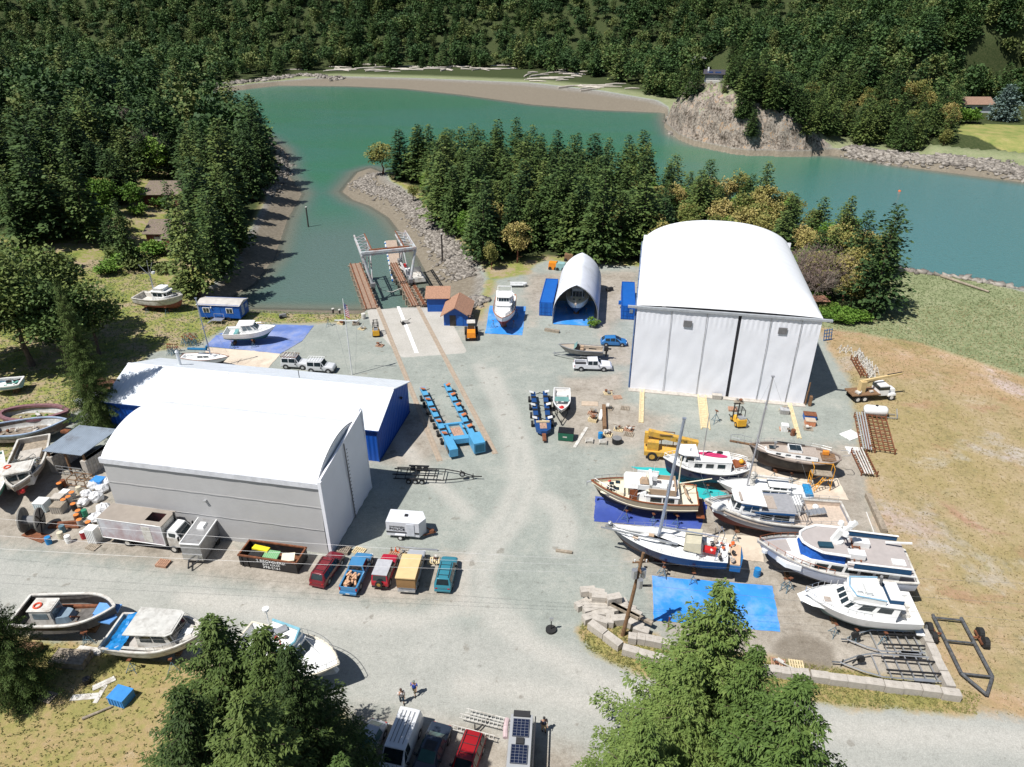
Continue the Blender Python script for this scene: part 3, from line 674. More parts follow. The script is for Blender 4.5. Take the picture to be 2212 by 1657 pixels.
for i,(x,y)in enumerate(near_l[:nind]):
    z=zat(x,y)-.3
    if rg.random()<.1:plant_tree(rg.choice(mads+leafs),'leafy_tree','leafy tree among the firs of the left hand wood','tree',(x,y,z),rg.uniform(.7,1.1),group='leafy trees in the left wood')
    else:plant_tree(rg.choice(firs),'fir_tree','dark fir in the wood between the cabins and the far inlet','tree',(x,y,z),rg.uniform(12,22)/17,group='firs of the left wood',wide=rg.uniform(.95,1.4))
RW=poly(pz([(1758,322),(1800,316),(1885,322),(1960,330),(2045,322),(2065,292),(2060,250)])+[(225,366),(262,366),(262,300),(300,262),(600,300),(700,620),(200,640),(90,560),(82,420)]+pz([(1445,215),(1500,195),(1560,175),(1620,215),(1680,285)],0))
RX=poly([(205,368),(262,366),(262,300),(420,280),(480,520),(200,520)])
headt=scatter(RX,500,5.2,77,lambda x,y:infr(x,y,45))+scatter(RW,2100,5.6,12,lambda x,y:infr(x,y,20)and not(96<x<118 and 290<y<318))
FW=poly([(-650,560)]+pz([(200,182),(340,178),(440,182),(560,168),(640,155),(720,147),(900,146),(1150,150),(1240,163),(1300,172),(1380,190),(1430,215)])+[(150,640),(700,560),(900,860),(-900,860)])
fart=scatter(FW,3300,6.3,13,lambda x,y:infr(x,y,20))
lowf=[]
for i in range(5):
    v,q=conifer(20,(5.4,4.6,6.2,5.0,5.8)[i],22,9,5,1.3,70+i,full=(.7,.85,.6,.75,.65)[i],rag=.4);lowf.append((v,q))
lowb=[leafy(14,6.2,24,20,1.25,80+i)for i in range(3)];lowp=[leafy(18,5.6,30,18,1.3,84+i,.15)for i in range(3)]
allt=[(x,y,0)for x,y in near_l[nind:]]+[(x,y,1)for x,y in headt]+[(x,y,2)for x,y in fart]
hz=ground_h(np.array([a[0]for a in allt]),np.array([a[1]for a in allt]))[0]
allt=[(x,y,z,k)for(x,y,k),z in zip(allt,hz)if z>-.2]
ind=sorted([a for a in allt if a[3]==1],key=lambda a:math.hypot(a[0],a[1]))[:52]
inds=set(ind)
for x,y,z,k in ind:
    if rg.random()<.2:plant_tree(rg.choice(mads),'madrona_tree','madrona on the far shore right of the rocky headland','tree',(x,y,z-.3),rg.uniform(.8,1.2),group='madronas of the far right shore')
    else:plant_tree(rg.choice(firs),'fir_tree','fir on the far shore between the rocky headland and the lawn','tree',(x,y,z-.3),rg.uniform(12,18)/17,group='firs of the far right shore',wide=1.1)
vs,qs,rs,o=[],[],[],0
for x,y,z,k in allt:
    if(x,y,z,k)in inds:continue
    mg=0.24
    if k==1 and x<130 and y<480:mg=.35
    if k==2 and-20<x<110 and y<720:mg=.4
    b_=rg.random()<mg
    v,q=rg.choice(lowb if b_ else(lowp if rg.random()<.3 else lowf));a=rg.uniform(0,6.28);s=rg.choice((.5,.7,.8,.9,1,1.15))*rg.uniform(.85,1.1)*(.85 if k==1 else 1);c_,s_=math.cos(a)*s,math.sin(a)*s
    vv=np.empty_like(v,dtype=np.float32);vv[:,0]=v[:,0]*c_-v[:,1]*s_+x;vv[:,1]=v[:,0]*s_+v[:,1]*c_+y;vv[:,2]=v[:,2]*s*rg.uniform(.85,1.15)+z-.5
    vs.append(vv);qs.append(q+o);o+=len(v);rs.append(np.full(len(v),(rg.uniform(.82,1.35)if b_ else rg.uniform(-.1,.8)),np.float32))
fm=mesh_np('forest',np.concatenate(vs),np.concatenate(qs),forest_m,np.concatenate(rs))
fo=bpy.data.objects.new('forest',fm);C.objects.link(fo);tag(fo,'dense conifer forest covering the hillside beyond the channel','forest',kind='stuff')
# ---- the big trees in front
def hero(h,r,lev,nb,seed,full):
    rg=np.random.default_rng(seed);P0,D,Ln=[],[],[];m=MB()
    for i in range(lev):
        f=(i/(lev-1))**1.05;z=.04*h+.95*h*f;k=max(3,int(nb*(1-.6*f)));a0=rg.uniform(0,6.28)
        for j in range(k):
            a=a0+6.283*j/k+rg.normal(0,.25);L_=(r*(1-f)**full*min(1,.5+f*5)+.3)*rg.choice([.55,.8,1,1.2,1.4],p=[.2,.22,.26,.2,.12]);dr=.1+.24*(1-f)*rg.uniform(.5,1.3)
            def at_(t):return np.stack([np.cos(a)*L_*t,np.sin(a)*L_*t,z+L_*((.12+.35*f)*t-dr*t*t+.12*dr*t**4)],-1)
            n=max(3,int(L_/.23));ts=.1+.9*(np.arange(n)+rg.uniform(0,1,n))/n
            if L_>1.2 and j%2==0:m.cyl(at_(np.array(0.)),at_(np.array(.8)),.05*(1.2-f),.015,3,cap=False)
            for s_ in(-1,1):
                tw=.3*L_*(1.1-ts)*rg.uniform(.5,1.2,n)+.16;aa=a+s_*rg.uniform(.5,1.15,n);b=at_(ts);nn=6
                for q in range(nn):
                    u=(q+.3)/nn*tw;hang=-.3*u**1.3;p_=b+np.stack([np.cos(aa)*u,np.sin(aa)*u,hang],-1)+rg.normal(0,.05,(n,3));ad=aa+rg.normal(0,.55,n);P0.append(p_);D.append(np.stack([np.cos(ad),np.sin(ad),rg.normal(-.18,.3,n)],-1));Ln.append(rg.uniform(.15,.34,n))
    P0=np.concatenate(P0);D=np.concatenate(D);Ln=np.concatenate(Ln);v,q=sprays(P0,D,Ln,Ln*.19,rg,.25);print('hero',len(q));return v,q,m
def hero_proto(h,r,seed,full,mat):
    v,q,bm_=hero(h,r,54,14,seed,full);cm=mesh_np('crown',v,q,mat,np.zeros(len(v)));tm=trunk_mb(h,.28,0,seed,.97,.006);o=len(tm.v);tm.v+=bm_.v;tm.f+=[tuple(i+o for i in f)for f in bm_.f]
    me=bpy.data.meshes.new('trunk');me.from_pydata(tm.v,[],tm.f);me.materials.append(bark);me.update();return dict(cm=cm,tm=me,h=h)
spr=[hero_proto(19,5.8,90+i,fu,m_)for i,(fu,m_)in enumerate(((1.0,spruce_m),(.92,spruce_d)))]
def big(px,py,h,k,label,wide=1.0,z=0.0,rz=0.):
    loc=P(px,py,z);return plant_tree(spr[k],'spruce_tree',label,'tree',loc,h/19,wide=wide,rz=rz)
for i,(px,py,h_)in enumerate(((1450,212,13),(1466,218,11),(1482,214,12),(1498,212,11),(1508,204,9),(1458,195,13),(1480,190,13),(1575,190,11),(1590,205,13),(1606,215,14),(1622,222,14),(1640,228,15),(1655,235,14),(1585,170,13),(1600,185,14),(1618,200,14),(1636,205,14),(1590,290,9),(1606,296,10),(1622,300,10),(1600,270,8),(1670,255,14),(1688,275,13),(1705,290,13),(1722,300,12),(1740,305,12),(1672,235,14),(1650,262,9),(1500,165,11),(1515,150,12),(1580,140,13),(1605,150,13),(1562,215,5),(1660,298,8))):
    loc=surf(px,py);loc.z-=.4;plant_tree(firs[i%5],'fir_tree','fir clinging to the top and right flank of the rocky headland','tree',loc,h_/17,group='firs on the rocky headland',wide=1.35)
for i,(px,py,h_)in enumerate(((238,470,12),(262,440,14),(282,420,14),(298,452,9),(412,446,12),(428,486,13),(232,512,10),(408,520,9),(250,545,8),(345,386,15),(375,388,13),(318,384,14))):
    loc=surf(px,py);loc.z-=.3;plant_tree(firs[i%5]if i%3 else leafs[i%2],'fir_tree' if i%3 else 'leafy_tree',('fir' if i%3 else 'bright leafy tree')+' crowding round the two old cabins in the clearing','tree',loc,h_/(17 if i%3 else 10),group='trees round the cabins' if i%3 else 'leafy trees round the cabins',wide=1.2 if i%3 else 1.)
for i,(px,py)in enumerate(((325,442),(345,448),(372,446),(392,440),(300,470),(268,500),(400,540),(330,548))):b_=surf(px,py);bush(b_,1.7,'green bush in front of the old cabins',i%3,'bushes by the old cabins')
def big(ax,ay,pb,k,label,wide=1.0,rz=0.):
    """ax, ay: where the top shows; pb: image row of the foot on the ground"""
    px=1106+(ax-1106)*(3597-pb)/(3597-ay);b=P(px,pb);v=(ay-828)/FPX;s_,c_=math.sin(PITCH),math.cos(PITCH)
    h=CAMH-b.y*(s_+v*c_)/(c_-v*s_);return plant_tree(spr[k],'spruce_tree',label,'tree',b,h/19,wide=wide*(19/h)**.5,rz=rz)
big(1565,1262,1700,0,'tall bright spruce in the foreground, rising in front of the blue tarp',1.08)
big(1735,1470,1900,0,'shorter bright spruce in the right foreground beside the road',1.1,2.)
big(1640,1400,1790,0,'bright spruce close behind the right shoulder of the tallest one',.8,3.)
big(1395,1560,1900,0,'low bright spruce left of the tall one, right of the silver van',.95,4.)
big(1500,1420,1780,0,'bright spruce close against the left side of the tallest one',.85,5.)
big(452,1335,1760,1,'dark spruce in the left foreground, leftmost pointed top',1.1,1.)
big(560,1360,1800,1,'dark spruce in the left foreground, middle top in front of the white cruiser',.95,3.)
big(615,1395,1850,1,'dark spruce in the left foreground, third top from the left',.7,2.2)
big(385,1490,1900,1,'lower dark spruce at the left of the foreground group',.9,5.)
big(520,1500,2000,1,'lowest dark spruce at the bottom edge between the others',1.0,.6)
big(735,1640,2050,0,'yellow green treetop at the bottom edge beside the white van',.8,.5)
big(-78,1235,1500,1,'dark spruce cut by the left edge, beside the black hulled workboat',.55,2.4)
big(118,600,930,1,'huge dark fir shading the end of the blue metal building',.5,.3)
for px,py,sc,k,lb in((70,790,1.25,0,'broad rounded dark pine at the left edge above the wrecked boats'),(-30,800,1.25,1,'broad pine cut by the left edge above the wrecked boats'),(215,765,.8,1,'rounded pine just behind the left end of the blue metal building'),(130,735,1.05,0,'broad pine behind the two at the left edge'),(20,700,1.0,1,'broad pine farthest back of the left edge group'),(150,800,.95,1,'broad pine in the middle of the left edge group')):
    loc=P(px,py);plant_tree(pines[k],'pine_tree',lb,'tree',loc,sc)
# ---------------------------------------------------------------- buildings
fabric=pm('white_fabric_roof',(.80,.81,.82),.5,0,.02,.4)
curtain=pm('white_curtain_fabric',(.78,.79,.83),.6,0,.03,.5,.25)
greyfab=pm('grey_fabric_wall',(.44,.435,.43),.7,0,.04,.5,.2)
shingle=pm('brown_shingles',(.36,.2,.13),.9,0,.3,6,.4)
mossroof=pm('mossy_shingles',(.19,.145,.12),.95,0,.35,3,.5,dirt=.5,dcol=(.16,.16,.07))
sheetroof=ribbed('white_ribbed_roof',(.74,.78,.82),0,.5,.03,.35)
bluewall=ribbed('blue_ribbed_wall',(.005,.07,.36),0,.6,.05,.5)
bluewall_y=ribbed('blue_ribbed_gable',(.005,.07,.36),1,.6,.05,.5)
greysheet=ribbed('grey_corrugated_roof',(.34,.40,.47),0,.25,.04,.4,.3,.1,dirt=.25)
contblue=ribbed('container_blue',(.008,.11,.42),1,.35,.06,.5)
def vault(w,l,ez,rise,both,ridge=None,fn=None):
    """arched fabric roof over x 0..w (span) and y 0..l (axis), dropping to the eaves at the ends"""
    m=MB();NX,NY=28,34;rings=[]
    for j in range(NY+1):
        y=l*j/NY;e=min(1,(y+.01)/5.0)
        if both is None:e=1
        k=math.sqrt(max(0,1-(1-min(1,e))**2));rib=.1*abs(math.sin(y*math.pi/2.3));ring=[]
        for i in range(NX+1):
            u=i/NX;a=(1-abs(2*u-1)**2.3)**.62 if both is not None else(1-(2*u-1)**2)**.85
            ring.append((u*w,y,ez+rise*a*k+rib*min(1,a*2)*k))
        rings.append(ring)
    m.rings(rings,closed=False);return m
o=Vector((17.5,92.4,0));big_s=thing('fabric_building','very large white arched fabric boat shed with a curtain wall facing the yard','building',o,YARD)
EZ=13.3
vault(24.8,29.5,EZ,4.3,False).build('roof',fabric,big_s,True)
m=MB()
def curtain_wall(m,x0,x1,z0,z1,y,nx,seed,amp=.08,lean=0.):
    rg=random.Random(seed);ph=[rg.uniform(0,6)for _ in range(6)];rings=[]
    NZ=22
    for j in range(NZ+1):
        z=z0+(z1-z0)*j/NZ;ring=[]
        for i in range(nx+1):
            x=x0+(x1-x0)*i/nx;t=(z-z0)/(z1-z0)
            d=amp*(math.sin(x*1.1+z*.35+ph[0])*.6+math.sin(x*3-z*1.1+ph[1]+math.sin(z))*.2*(1.4-t)+math.sin(z*1.2+x*.6+ph[2]+2*math.sin(x*.7))*.4+(math.sin(x*9+ph[3])*.5 if t>.85 else 0))
            ring.append((x,y-lean*(1-t)+d,z))
        rings.append(ring)
    m.rings(rings,closed=False)
segs=[0.05,4.9,9.7,13.9,14.25,18.2,22.2,24.75]
for i,(a,b)in enumerate(zip(segs,segs[1:])):
    if i==3:continue
    m=MB();curtain_wall(m,a+.03,b-.03,.05,EZ-.3,-.12,26,i,.05)
    m.build('curtain_panel',curtain,big_s,True)
MB().box((14.07,.05,EZ/2),(.45,.2,EZ-.3)).build('door_gap',pm('dark_gap',(.02,.02,.025),.9),big_s)
m=MB()
for x in segs[1:3]+segs[5:7]:m.bar((x,-.26,.1),(x,-.26,EZ-.35),.05)
m.parts('seam',steel,big_s)
MB().box((12.4,-.2,EZ-.15),(27.2,.35,.3)).build('eave_beam',pm('beam_grey',(.36,.38,.4),.5),big_s)
for x in(7.2,19.9):
    m=MB().box((x,-.28,11.2),(1.15,.06,.95),mi=0)
    for k in range(6):m.box((x,-.32,10.82+k*.15),(1.1,.04,.05),mi=1)
    m.build('vent',[pm('vent_grey',(.22,.21,.21),.8),tyregrey],big_s)
m=MB().box((24.78,14.8,EZ/2),(.06,29.3,EZ)).box((12.4,29.4,EZ/2+.6),(24.6,.06,EZ+1.2));m.parts('side_wall',curtain,big_s)
m=MB().box((-.03,14.8,6),(.06,29.3,12));m.build('blue_side_wall',bluepaint,big_s)
m=MB()
for k in range(9):m.bar((-.12,.3+k*3.6,0),(-.12,.3+k*3.6,EZ),.16)
for z in(4.2,8.6,12.9):m.bar((-.1,0,z),(-.1,29,z),.12)
m.build('side_frame',pm('frame_grey_blue',(.2,.26,.36),.5),big_s)
m=MB().cyl((24.9,-.3,0),(24.9,-.3,2.2),.09).cyl((25.1,.2,0),(25.1,.2,3.4),.1).box((25.5,-.4,.8),(.35,.5,1.5));m.parts('guard_post',[brownwood],big_s)
m=MB().box((12.4,-.55,.06),(25,.9,.12));m.build('concrete_sill',concrete,big_s)
o=Vector((-43.1,61.4,0));sh=thing('fabric_building','white arched fabric shed with a long grey wall facing the parked box truck','building',o,YARD)
L2,D2,E2=24.2,11.5,9.15
m=vault(D2,L2,E2,2.0,None);m.v=[(y,x,z)for x,y,z in m.v];m.f=[tuple(reversed(f))for f in m.f];ev=m.v[:29];c1=MB().add(ev,[tuple(range(29))]);c1.build('end_gable',fabric,sh);MB().add([(L2,y,z)for x,y,z in ev],[tuple(range(28,-1,-1))]).build('end_gable',fabric,sh);m.build('roof',fabric,sh,True)
m=MB();rings=[]
for j in range(9):
    z=(E2-.55)*j/8;rings.append([(x*L2/40,-.02+.03*math.sin(x*1.3+z)-.12*(1-z/E2),z+.02)for x in range(41)])
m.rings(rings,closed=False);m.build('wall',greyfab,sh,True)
MB().box((L2/2,-.1,E2-.28),(L2+.3,.3,.62)).build('roof_edge_band',pm('pale_band',(.62,.63,.66),.6),sh)
m=MB()
for z in(3.2,6.2):m.bar((0,-.18,z),(L2,-.18,z),.03)
m.parts('seam',pm('dull_grey',(.46,.455,.45),.7),sh)
m=MB();rings=[]
for j in range(15):
    y=D2*j/14;top=E2+.35+1.4*(j/14)+(.25 if j==14 else 0)
    rings.append([(L2+.25+.05*math.sin(y*4+q)+.25*(1-q/10),y,.05+top*q/10)for q in range(11)])
m.rings(rings,closed=False);m.build('end_curtain',curtain,sh,True)
m=MB().bar((L2+.62,D2*.52,0),(L2+.4,D2*.52,E2+.8),.1)
for k in range(20):m.box((L2+.62,D2*.52+.06,.3+k*.47),(.05,.22,.06))
m.build('zip_seam',tyregrey,sh)
m=MB().bar((L2+.35,-.1,0),(L2+.3,-.1,E2+.3),.35).bar((L2+.35,D2,0),(L2+.3,D2,E2+1.9),.2).bar((L2+.3,0,E2+.35),(L2+.3,D2,E2+1.7),.22);m.build('corner_post',curtain,sh)
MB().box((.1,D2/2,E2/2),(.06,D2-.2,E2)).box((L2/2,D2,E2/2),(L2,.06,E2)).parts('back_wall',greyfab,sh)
MB().box((11.2,-.25,5.2),(.3,.3,.2)).build('wall_lamp',alu,sh)
o=Vector((-53.4,80.5,0));bb=thing('metal_building','long blue metal building with a white ribbed gable roof','building',o,YARD)
L3,D3,E3,RZ=37.4,12.15,4.85,7.1
MB().box((L3/2,0,E3/2),(L3,.1,E3)).box((L3/2,D3,E3/2),(L3,.1,E3)).build('wall',bluewall,bb)
g_=MB()
for x in(0,L3):g_.add([(x,0,0),(x,D3,0),(x,D3,E3),(x,D3/2,RZ),(x,0,E3)],[(0,1,2,3,4)if x else(4,3,2,1,0)])
g_.parts('gable_wall',bluewall_y,bb)
for y0,y1 in((-.35,D3/2),(D3/2,D3+.35)):
    z0=E3-.1 if y0<0 else RZ;z1=RZ if y0<0 else E3-.1
    MB().sheet((-.4,y0,z0),(L3+.4,y0,z0),(L3+.4,y1,z1),(-.4,y1,z1),.08).build('roof',sheetroof,bb)
MB().bar((-.4,D3/2,RZ+.11),(L3+.4,D3/2,RZ+.11),.35,.06).build('ridge_cap',fabric,bb)
MB().cyl((5.5,D3*.72,5.9),(5.5,D3*.72,8.2),.22,n=10).cyl((5.5,D3*.72,8.2),(5.5,D3*.72,8.45),.32,.12,10).build('chimney_pipe',pm('pipe_white',(.6,.62,.63),.4,.3),bb)
MB().cyl((24,D3*.62,6.2),(24,D3*.62,7.8),.05).build('vent_pipe',black,bb)
MB().cyl((L3+.1,D3*.72,4.4),(L3+.35,D3*.72,4.2),.18).build('wall_lamp',black,bb)
m=MB().bar((-.4,-.38,E3-.12),(L3+.4,-.38,E3-.12),.1).bar((L3,-.08,0),(L3,-.08,E3),.12).bar((L3+.05,0,.15),(L3+.05,D3,.15),.1);m.build('trim',pm('trim_blue',(.01,.05,.2),.5),bb)
a_,b_=Vector((7.2,115.8,0)),Vector((15.0,114.7,0));ts=thing('boat_shelter','pointed arch white fabric boat shelter, open at the front, between two blue containers','shelter',a_,ang(a_,b_))
def gothic(w_,h_,y,n=9,wob=0.):
    pts=[]
    for i in range(n+1):
        R_9=5.9;vs_=1.9;am=math.acos((R_9-w_/2)/R_9);a=am*max(0,i-1)/(n-1);pts.append((R_9*(1-math.cos(a)),y,0 if i==0 else vs_+(h_-vs_)*math.sin(a)/math.sin(am)))
    pts[-1]=(w_/2,y,h_);return pts+[(w_-p_[0],y,p_[2])for p_ in reversed(pts[:-1])]
WS,HS,LS=8.0,7.5,17.5
m=MB();rings=[]
for j in range(37):y=LS*j/36;rings.append([(x-.06*abs(math.sin(j*math.pi/3))*1,yy,z+.05*abs(math.sin(j*math.pi/3)))for x,yy,z in gothic(WS,HS,y)])
m.rings(rings,closed=False);m.build('cover',pm('stained_white_fabric',(.72,.74,.78),.55,0,.06,.5,.1,dirt=.25,dcol=(.45,.46,.45)),ts,True)
for y in(0.06,LS-.06,LS/2):MB().tube(gothic(WS-.14,HS-.08,y),.05).build('hoop',steel,ts)
def container(px,vw,label,L_=12.2,extra=None):
    loc=W(vw,*px);t=thing('shipping_container',label,'container',loc,YARD+.05)
    m=MB().box((1.22,L_/2,1.35),(2.36,L_-.1,2.4));m.build('body',contblue,t)
    m=MB()
    for x in(.06,2.38):
        for y in(.08,L_-.08):m.bar((x,y,.05),(x,y,2.62),.16)
        for z in(.1,2.58):m.bar((x,.0,z),(x,L_,z),.14)
    for y in(.06,L_-.06):
        for z in(.1,2.58):m.bar((0,y,z),(2.44,y,z),.14)
    m.build('frame',bluepaint,t)
    for x in(.62,1.82):MB().box((x,-.02,1.34),(1.1,.06,2.3)).build('door',contblue,t)
    m=MB()
    for x in(.4,.95,1.5,2.05):m.cyl((x,-.08,.15),(x,-.08,2.5),.025)
    for z in(.8,1.7):m.bar((.1,-.07,z),(2.3,-.07,z),.04)
    m.build('lock_bar',bluepaint,t);return t
container((178,492),'g','blue shipping container standing against the left side of the pointed boat shelter')
c2=container((712,516),'g','blue shipping container with a small window, standing against the large arched shed')
MB().box((1.75,-.1,1.7),(.6,.06,.7)).build('window',lglass,c2);MB().box((-.25,5.2,1.1),(.5,.6,.6)).parts('power_box',contblue,c2)
a_,b_=P(432.9,691),P(521.7,694.5);ot=thing('office_trailer','blue site office trailer with two white framed windows and a pale roof','trailer',a_,ang(a_,b_))
Lx=(b_-a_).length;Dx=3.6
MB().box((Lx/2,Dx/2,1.85),(Lx,Dx,2.5)).build('body',bluepaint,ot)
m=MB();m.add([(-.2,-.2,3.02),(Lx+.2,-.2,3.02),(Lx+.2,Dx/2,3.5),(-.2,Dx/2,3.5),(Lx+.2,Dx+.2,3.02),(-.2,Dx+.2,3.02)],[(0,1,2,3),(3,2,4,5),(1,4,2),(0,3,5),(0,5,4,1)]);m.build('roof',pm('pale_roof_coating',(.5,.47,.43),.8,0,.1,1,dirt=.1),ot)
for x in(Lx*.2,Lx*.76):
    f_=MB().box((x,-.03,2.05),(1.25,.08,.95)).build('window',white,ot);MB().box((x-.28,-.09,2.05),(.46,.03,.75)).box((x+.28,-.09,2.05),(.46,.03,.75)).build('pane',glass,f_)
MB().box((Lx*.48,-.03,1.7),(.9,.05,2.0)).build('door',pm('door_blue',(.01,.1,.38),.5),ot)
MB().box((Lx+.03,Dx*.35,1.9),(.1,.9,1.9)).box((Lx+.03,Dx*.75,2.1),(.12,.8,.7)).parts('end_door',pm('pale_panel',(.3,.36,.45),.5),ot)
MB().cyl((Lx*.33,-.05,2.6),(Lx*.33,-.25,2.55),.14,n=8).build('lamp',white,ot)
m=MB()
for x in(Lx*.3,Lx*.7):
    for y in(.1,Dx-.1):m.cyl((x,y-.12,.4),(x,y+.12,.4),.4,n=12)
m.build('wheel',rubber,ot)
st=MB().box((Lx*.5,-.9,.68),(1.9,1.3,.08))
for x in(Lx*.5-.85,Lx*.5+.85):
    for y in(-1.45,-.35):st.bar((x,y,0),(x,y,.66),.07)
for k in range(3):st.box((Lx*.5-1.15-k*.3,-.9,.5-k*.2),(.3,1.1,.06))
st.bar((Lx*.5-.9,-.3,1.5),(Lx*.5+.9,-.3,1.5),.05).bar((Lx*.5-.9,-.3,.7),(Lx*.5-.9,-.3,1.5),.05).bar((Lx*.5+.9,-.3,.7),(Lx*.5+.9,-.3,1.5),.05)
st.build('steps',alu,ot)
def hut(loc,rz,wx,wy,ez,rz_,label,gable='y',door=None):
    t=thing('hut',label,'hut',loc,rz)
    m=MB();
    if gable=='y':
        m.add([(0,0,0),(wx,0,0),(wx,0,ez),(wx/2,0,rz_),(0,0,ez),(0,wy,0),(wx,wy,0),(wx,wy,ez),(wx/2,wy,rz_),(0,wy,ez)],[(0,1,2,3,4),(9,8,7,6,5),(1,6,7,2),(5,0,4,9)])
    else:m.add([(0,0,0),(wx,0,0),(wx,0,ez),(0,0,ez),(0,wy,0),(wx,wy,0),(wx,wy,rz_),(0,wy,rz_)],[(0,1,2,3),(7,6,5,4),(1,5,6,2),(4,0,3,7)])
    m.build('wall',bluepaint,t)
    if gable=='y':
        e=.45
        for x0,x1,z0,z1 in((-e,wx/2,ez-.25,rz_+.02),(wx/2,wx+e,rz_+.02,ez-.25)):
            MB().sheet((x0,-.7,z0),(x1,-.7,z1),(x1,wy+.4,z1),(x0,wy+.4,z0),.12).build('roof',shingle,t)
    else:MB().sheet((-.35,-.4,ez-.05),(wx+.35,-.4,ez-.05),(wx+.35,wy+.3,rz_+.08),(-.35,wy+.3,rz_+.08),.12).build('roof',shingle,t)
    return t
hA=hut(W('p',1095,1232),.02,3.9,3.0,2.7,3.6,'small blue hut with a single pitched brown shingle roof beside the boat slip','x')
hB=hut(W('p',1310,1412),-.06,4.3,6.2,2.2,3.6,'larger blue hut with a brown shingled gable roof, in front of the single pitched one')
MB().box((1.6,-.03,1.0),(1.1,.06,2.0)).build('doorway',black,hB);MB().box((2.9,-.03,1.05),(1.0,.05,2.0)).build('door',pm('door_blue',(.01,.1,.38),.5),hB)
P0,P1_,P2_,P3_=W('r',345,690,3.2),W('r',665,728,3.2),W('r',965,512,3.6),W('r',650,478,3.6)
ls=thing('open_shed','low open fronted shed with a rusty grey corrugated roof left of the white fabric shed','shed',P0*1.0-Vector((0,0,3.2)),ang(P0,P1_));inv=Matrix.Translation(ls.location)@Matrix.Rotation(ls.rotation_euler[2],4,'Z');inv=inv.inverted()
q0,q1,q2,q3=[inv@p_ for p_ in(P0,P1_,P2_,P3_)]
MB().sheet(q0,q1,q2,q3,.07).build('roof',greysheet,ls)
m=MB()
for a_,b_ in((q0.lerp(q3,.06),q3),(q1.lerp(q2,.06),q2)):
    for k in range(12):
        p_=a_.lerp(b_,(k+.5)/12)
        for z in range(3):m.box((p_.x+(.35 if a_.x<2 else-.35),p_.y,.38+z*.76),(.7,.88,.74),rz=.02*((k*7+z)%3-1))
m.parts('block_wall',concrete,ls)
m=MB()
for p_ in(q0.lerp(q1,.06),q0.lerp(q1,.5),q0.lerp(q1,.97)):m.bar((p_.x,p_.y+.4,0),(p_.x,p_.y+.4,3.15),.2)
m.parts('post',brownwood,ls)
m=MB();
for z in(.3,.85,1.3):m.bar((1.2,-.1,z),(q1.x-.6,-.1,z),.06)
for k in range(5):x=1.2+(q1.x-1.8)*k/4;m.bar((x,-.1,0),(x,-.1,1.3),.06)
m.build('gate',steel,ls)
MB().box((q1.x/2,q2.y*.6,.05),(q1.x,q2.y*.8,.08)).build('floor_slab',pm('dark_floor',(.1,.09,.08),.9),ls)
def cabin_house(pts,z,ez,rzz,wallm,roofm,label,name='cabin'):
    a_,b_,c_,d_=[P(x,y,z)for x,y in pts]
    t=thing(name,label,'cabin',(a_.x,a_.y,0),ang(a_,b_));wx=(b_-a_).length;wy=(d_-a_).length
    zg=min(zat(a_.x,a_.y),zat(b_.x,b_.y))-.5
    MB().prism([(.3,.3),(wx-.3,.3),(wx-.3,wy-.3),(.3,wy-.3)],zg,ez+.1).build('wall',wallm,t)
    for y0,y1,z0,z1 in((-.2,wy/2,ez,rzz),(wy/2,wy+.2,rzz,ez)):
        MB().sheet((-.3,y0,z0),(wx+.3,y0,z0),(wx+.3,y1,z1),(-.3,y1,z1),.12).build('roof',roofm,t)
    g_=MB()
    for x in(.3,wx-.3):g_.add([(x,.3,ez-.1),(x,wy-.3,ez-.1),(x,wy/2,rzz-.15)],[(0,1,2)])
    g_.build('gable',wallm,t)
    return t,wx,wy,zg
redwall=pm('faded_red_boards',(.17,.05,.04),.8,0,.3,3,dirt=.3,dcol=(.3,.3,.28))
t,wx,wy,zg=cabin_house([(310,506),(402,506),(404,480),(316,480)],3.0,3.0,5.0,redwall,mossroof,'derelict cabin with mossy shingles and peeling red and white walls')
MB().box((wx*.62,.24,1.4),(1.1,.06,2.2)).build('door',brownwood,t);MB().box((wx*.3,.24,1.9),(1.6,.06,.9)).box((wx*.85,.24,1.9),(1.2,.06,.9)).build('window',offwhite,t)
MB().sheet((wx*.45,-1.6,2.4),(wx*.8,-1.6,2.4),(wx*.8,.2,3.4),(wx*.45,.2,3.4),.1).build('porch_roof',mossroof,t)
t,wx,wy,zg=cabin_house([(305,421),(385,421),(390,396),(312,396)],4.5,4.5,6.6,redwall,mossroof,'ruined cabin with patchy pinkish shingles deeper in the trees','ruined_cabin')
MB().box((wx*.8,.24,3.1),(.9,.06,2.0)).build('door',brownwood,t)
hl=surf(1540,180);hh=thing('cliff_house','dark roofed house with solar panels and a white deck on top of the rocky headland','house',(hl.x,hl.y,0),-.25);hz0=hl.z+1.2
MB().prism([(-5,0),(5,0),(5,7),(-5,7)],hz0-4,hz0+3).build('wall',pm('grey_boards',(.16,.18,.22),.8),hh)
MB().sheet((-6,-1.3,hz0+2.9),(6.2,-1.3,hz0+2.9),(6.2,8,hz0+4.6),(-6,8,hz0+4.6),.2).build('roof',pm('slate_roof',(.06,.055,.065),.7),hh)
for x in(-2.3,2.2):MB().sheet((x-1.6,.6,hz0+3.55),(x+1.6,.6,hz0+3.55),(x+1.6,3.2,hz0+4.03),(x-1.6,3.2,hz0+4.03),.1).build('solar_panel',pm('solar_blue',(.02,.04,.12),.15,0,.1,spec=.8),hh)
MB().box((-3.4,5.2,hz0+5),(.9,.9,2.4)).build('chimney',white,hh)
for k in range(5):MB().box((-4+k*1.6,-.04,hz0+1.5),(1.1,.08,2.0)).build('window',lglass,hh)
MB().prism([(-4,-3.4),(5.5,-3.4),(5.5,-.05),(-4,-.05)],hz0-3.2,hz0-.1).build('deck',offwhite,hh)
m=MB()
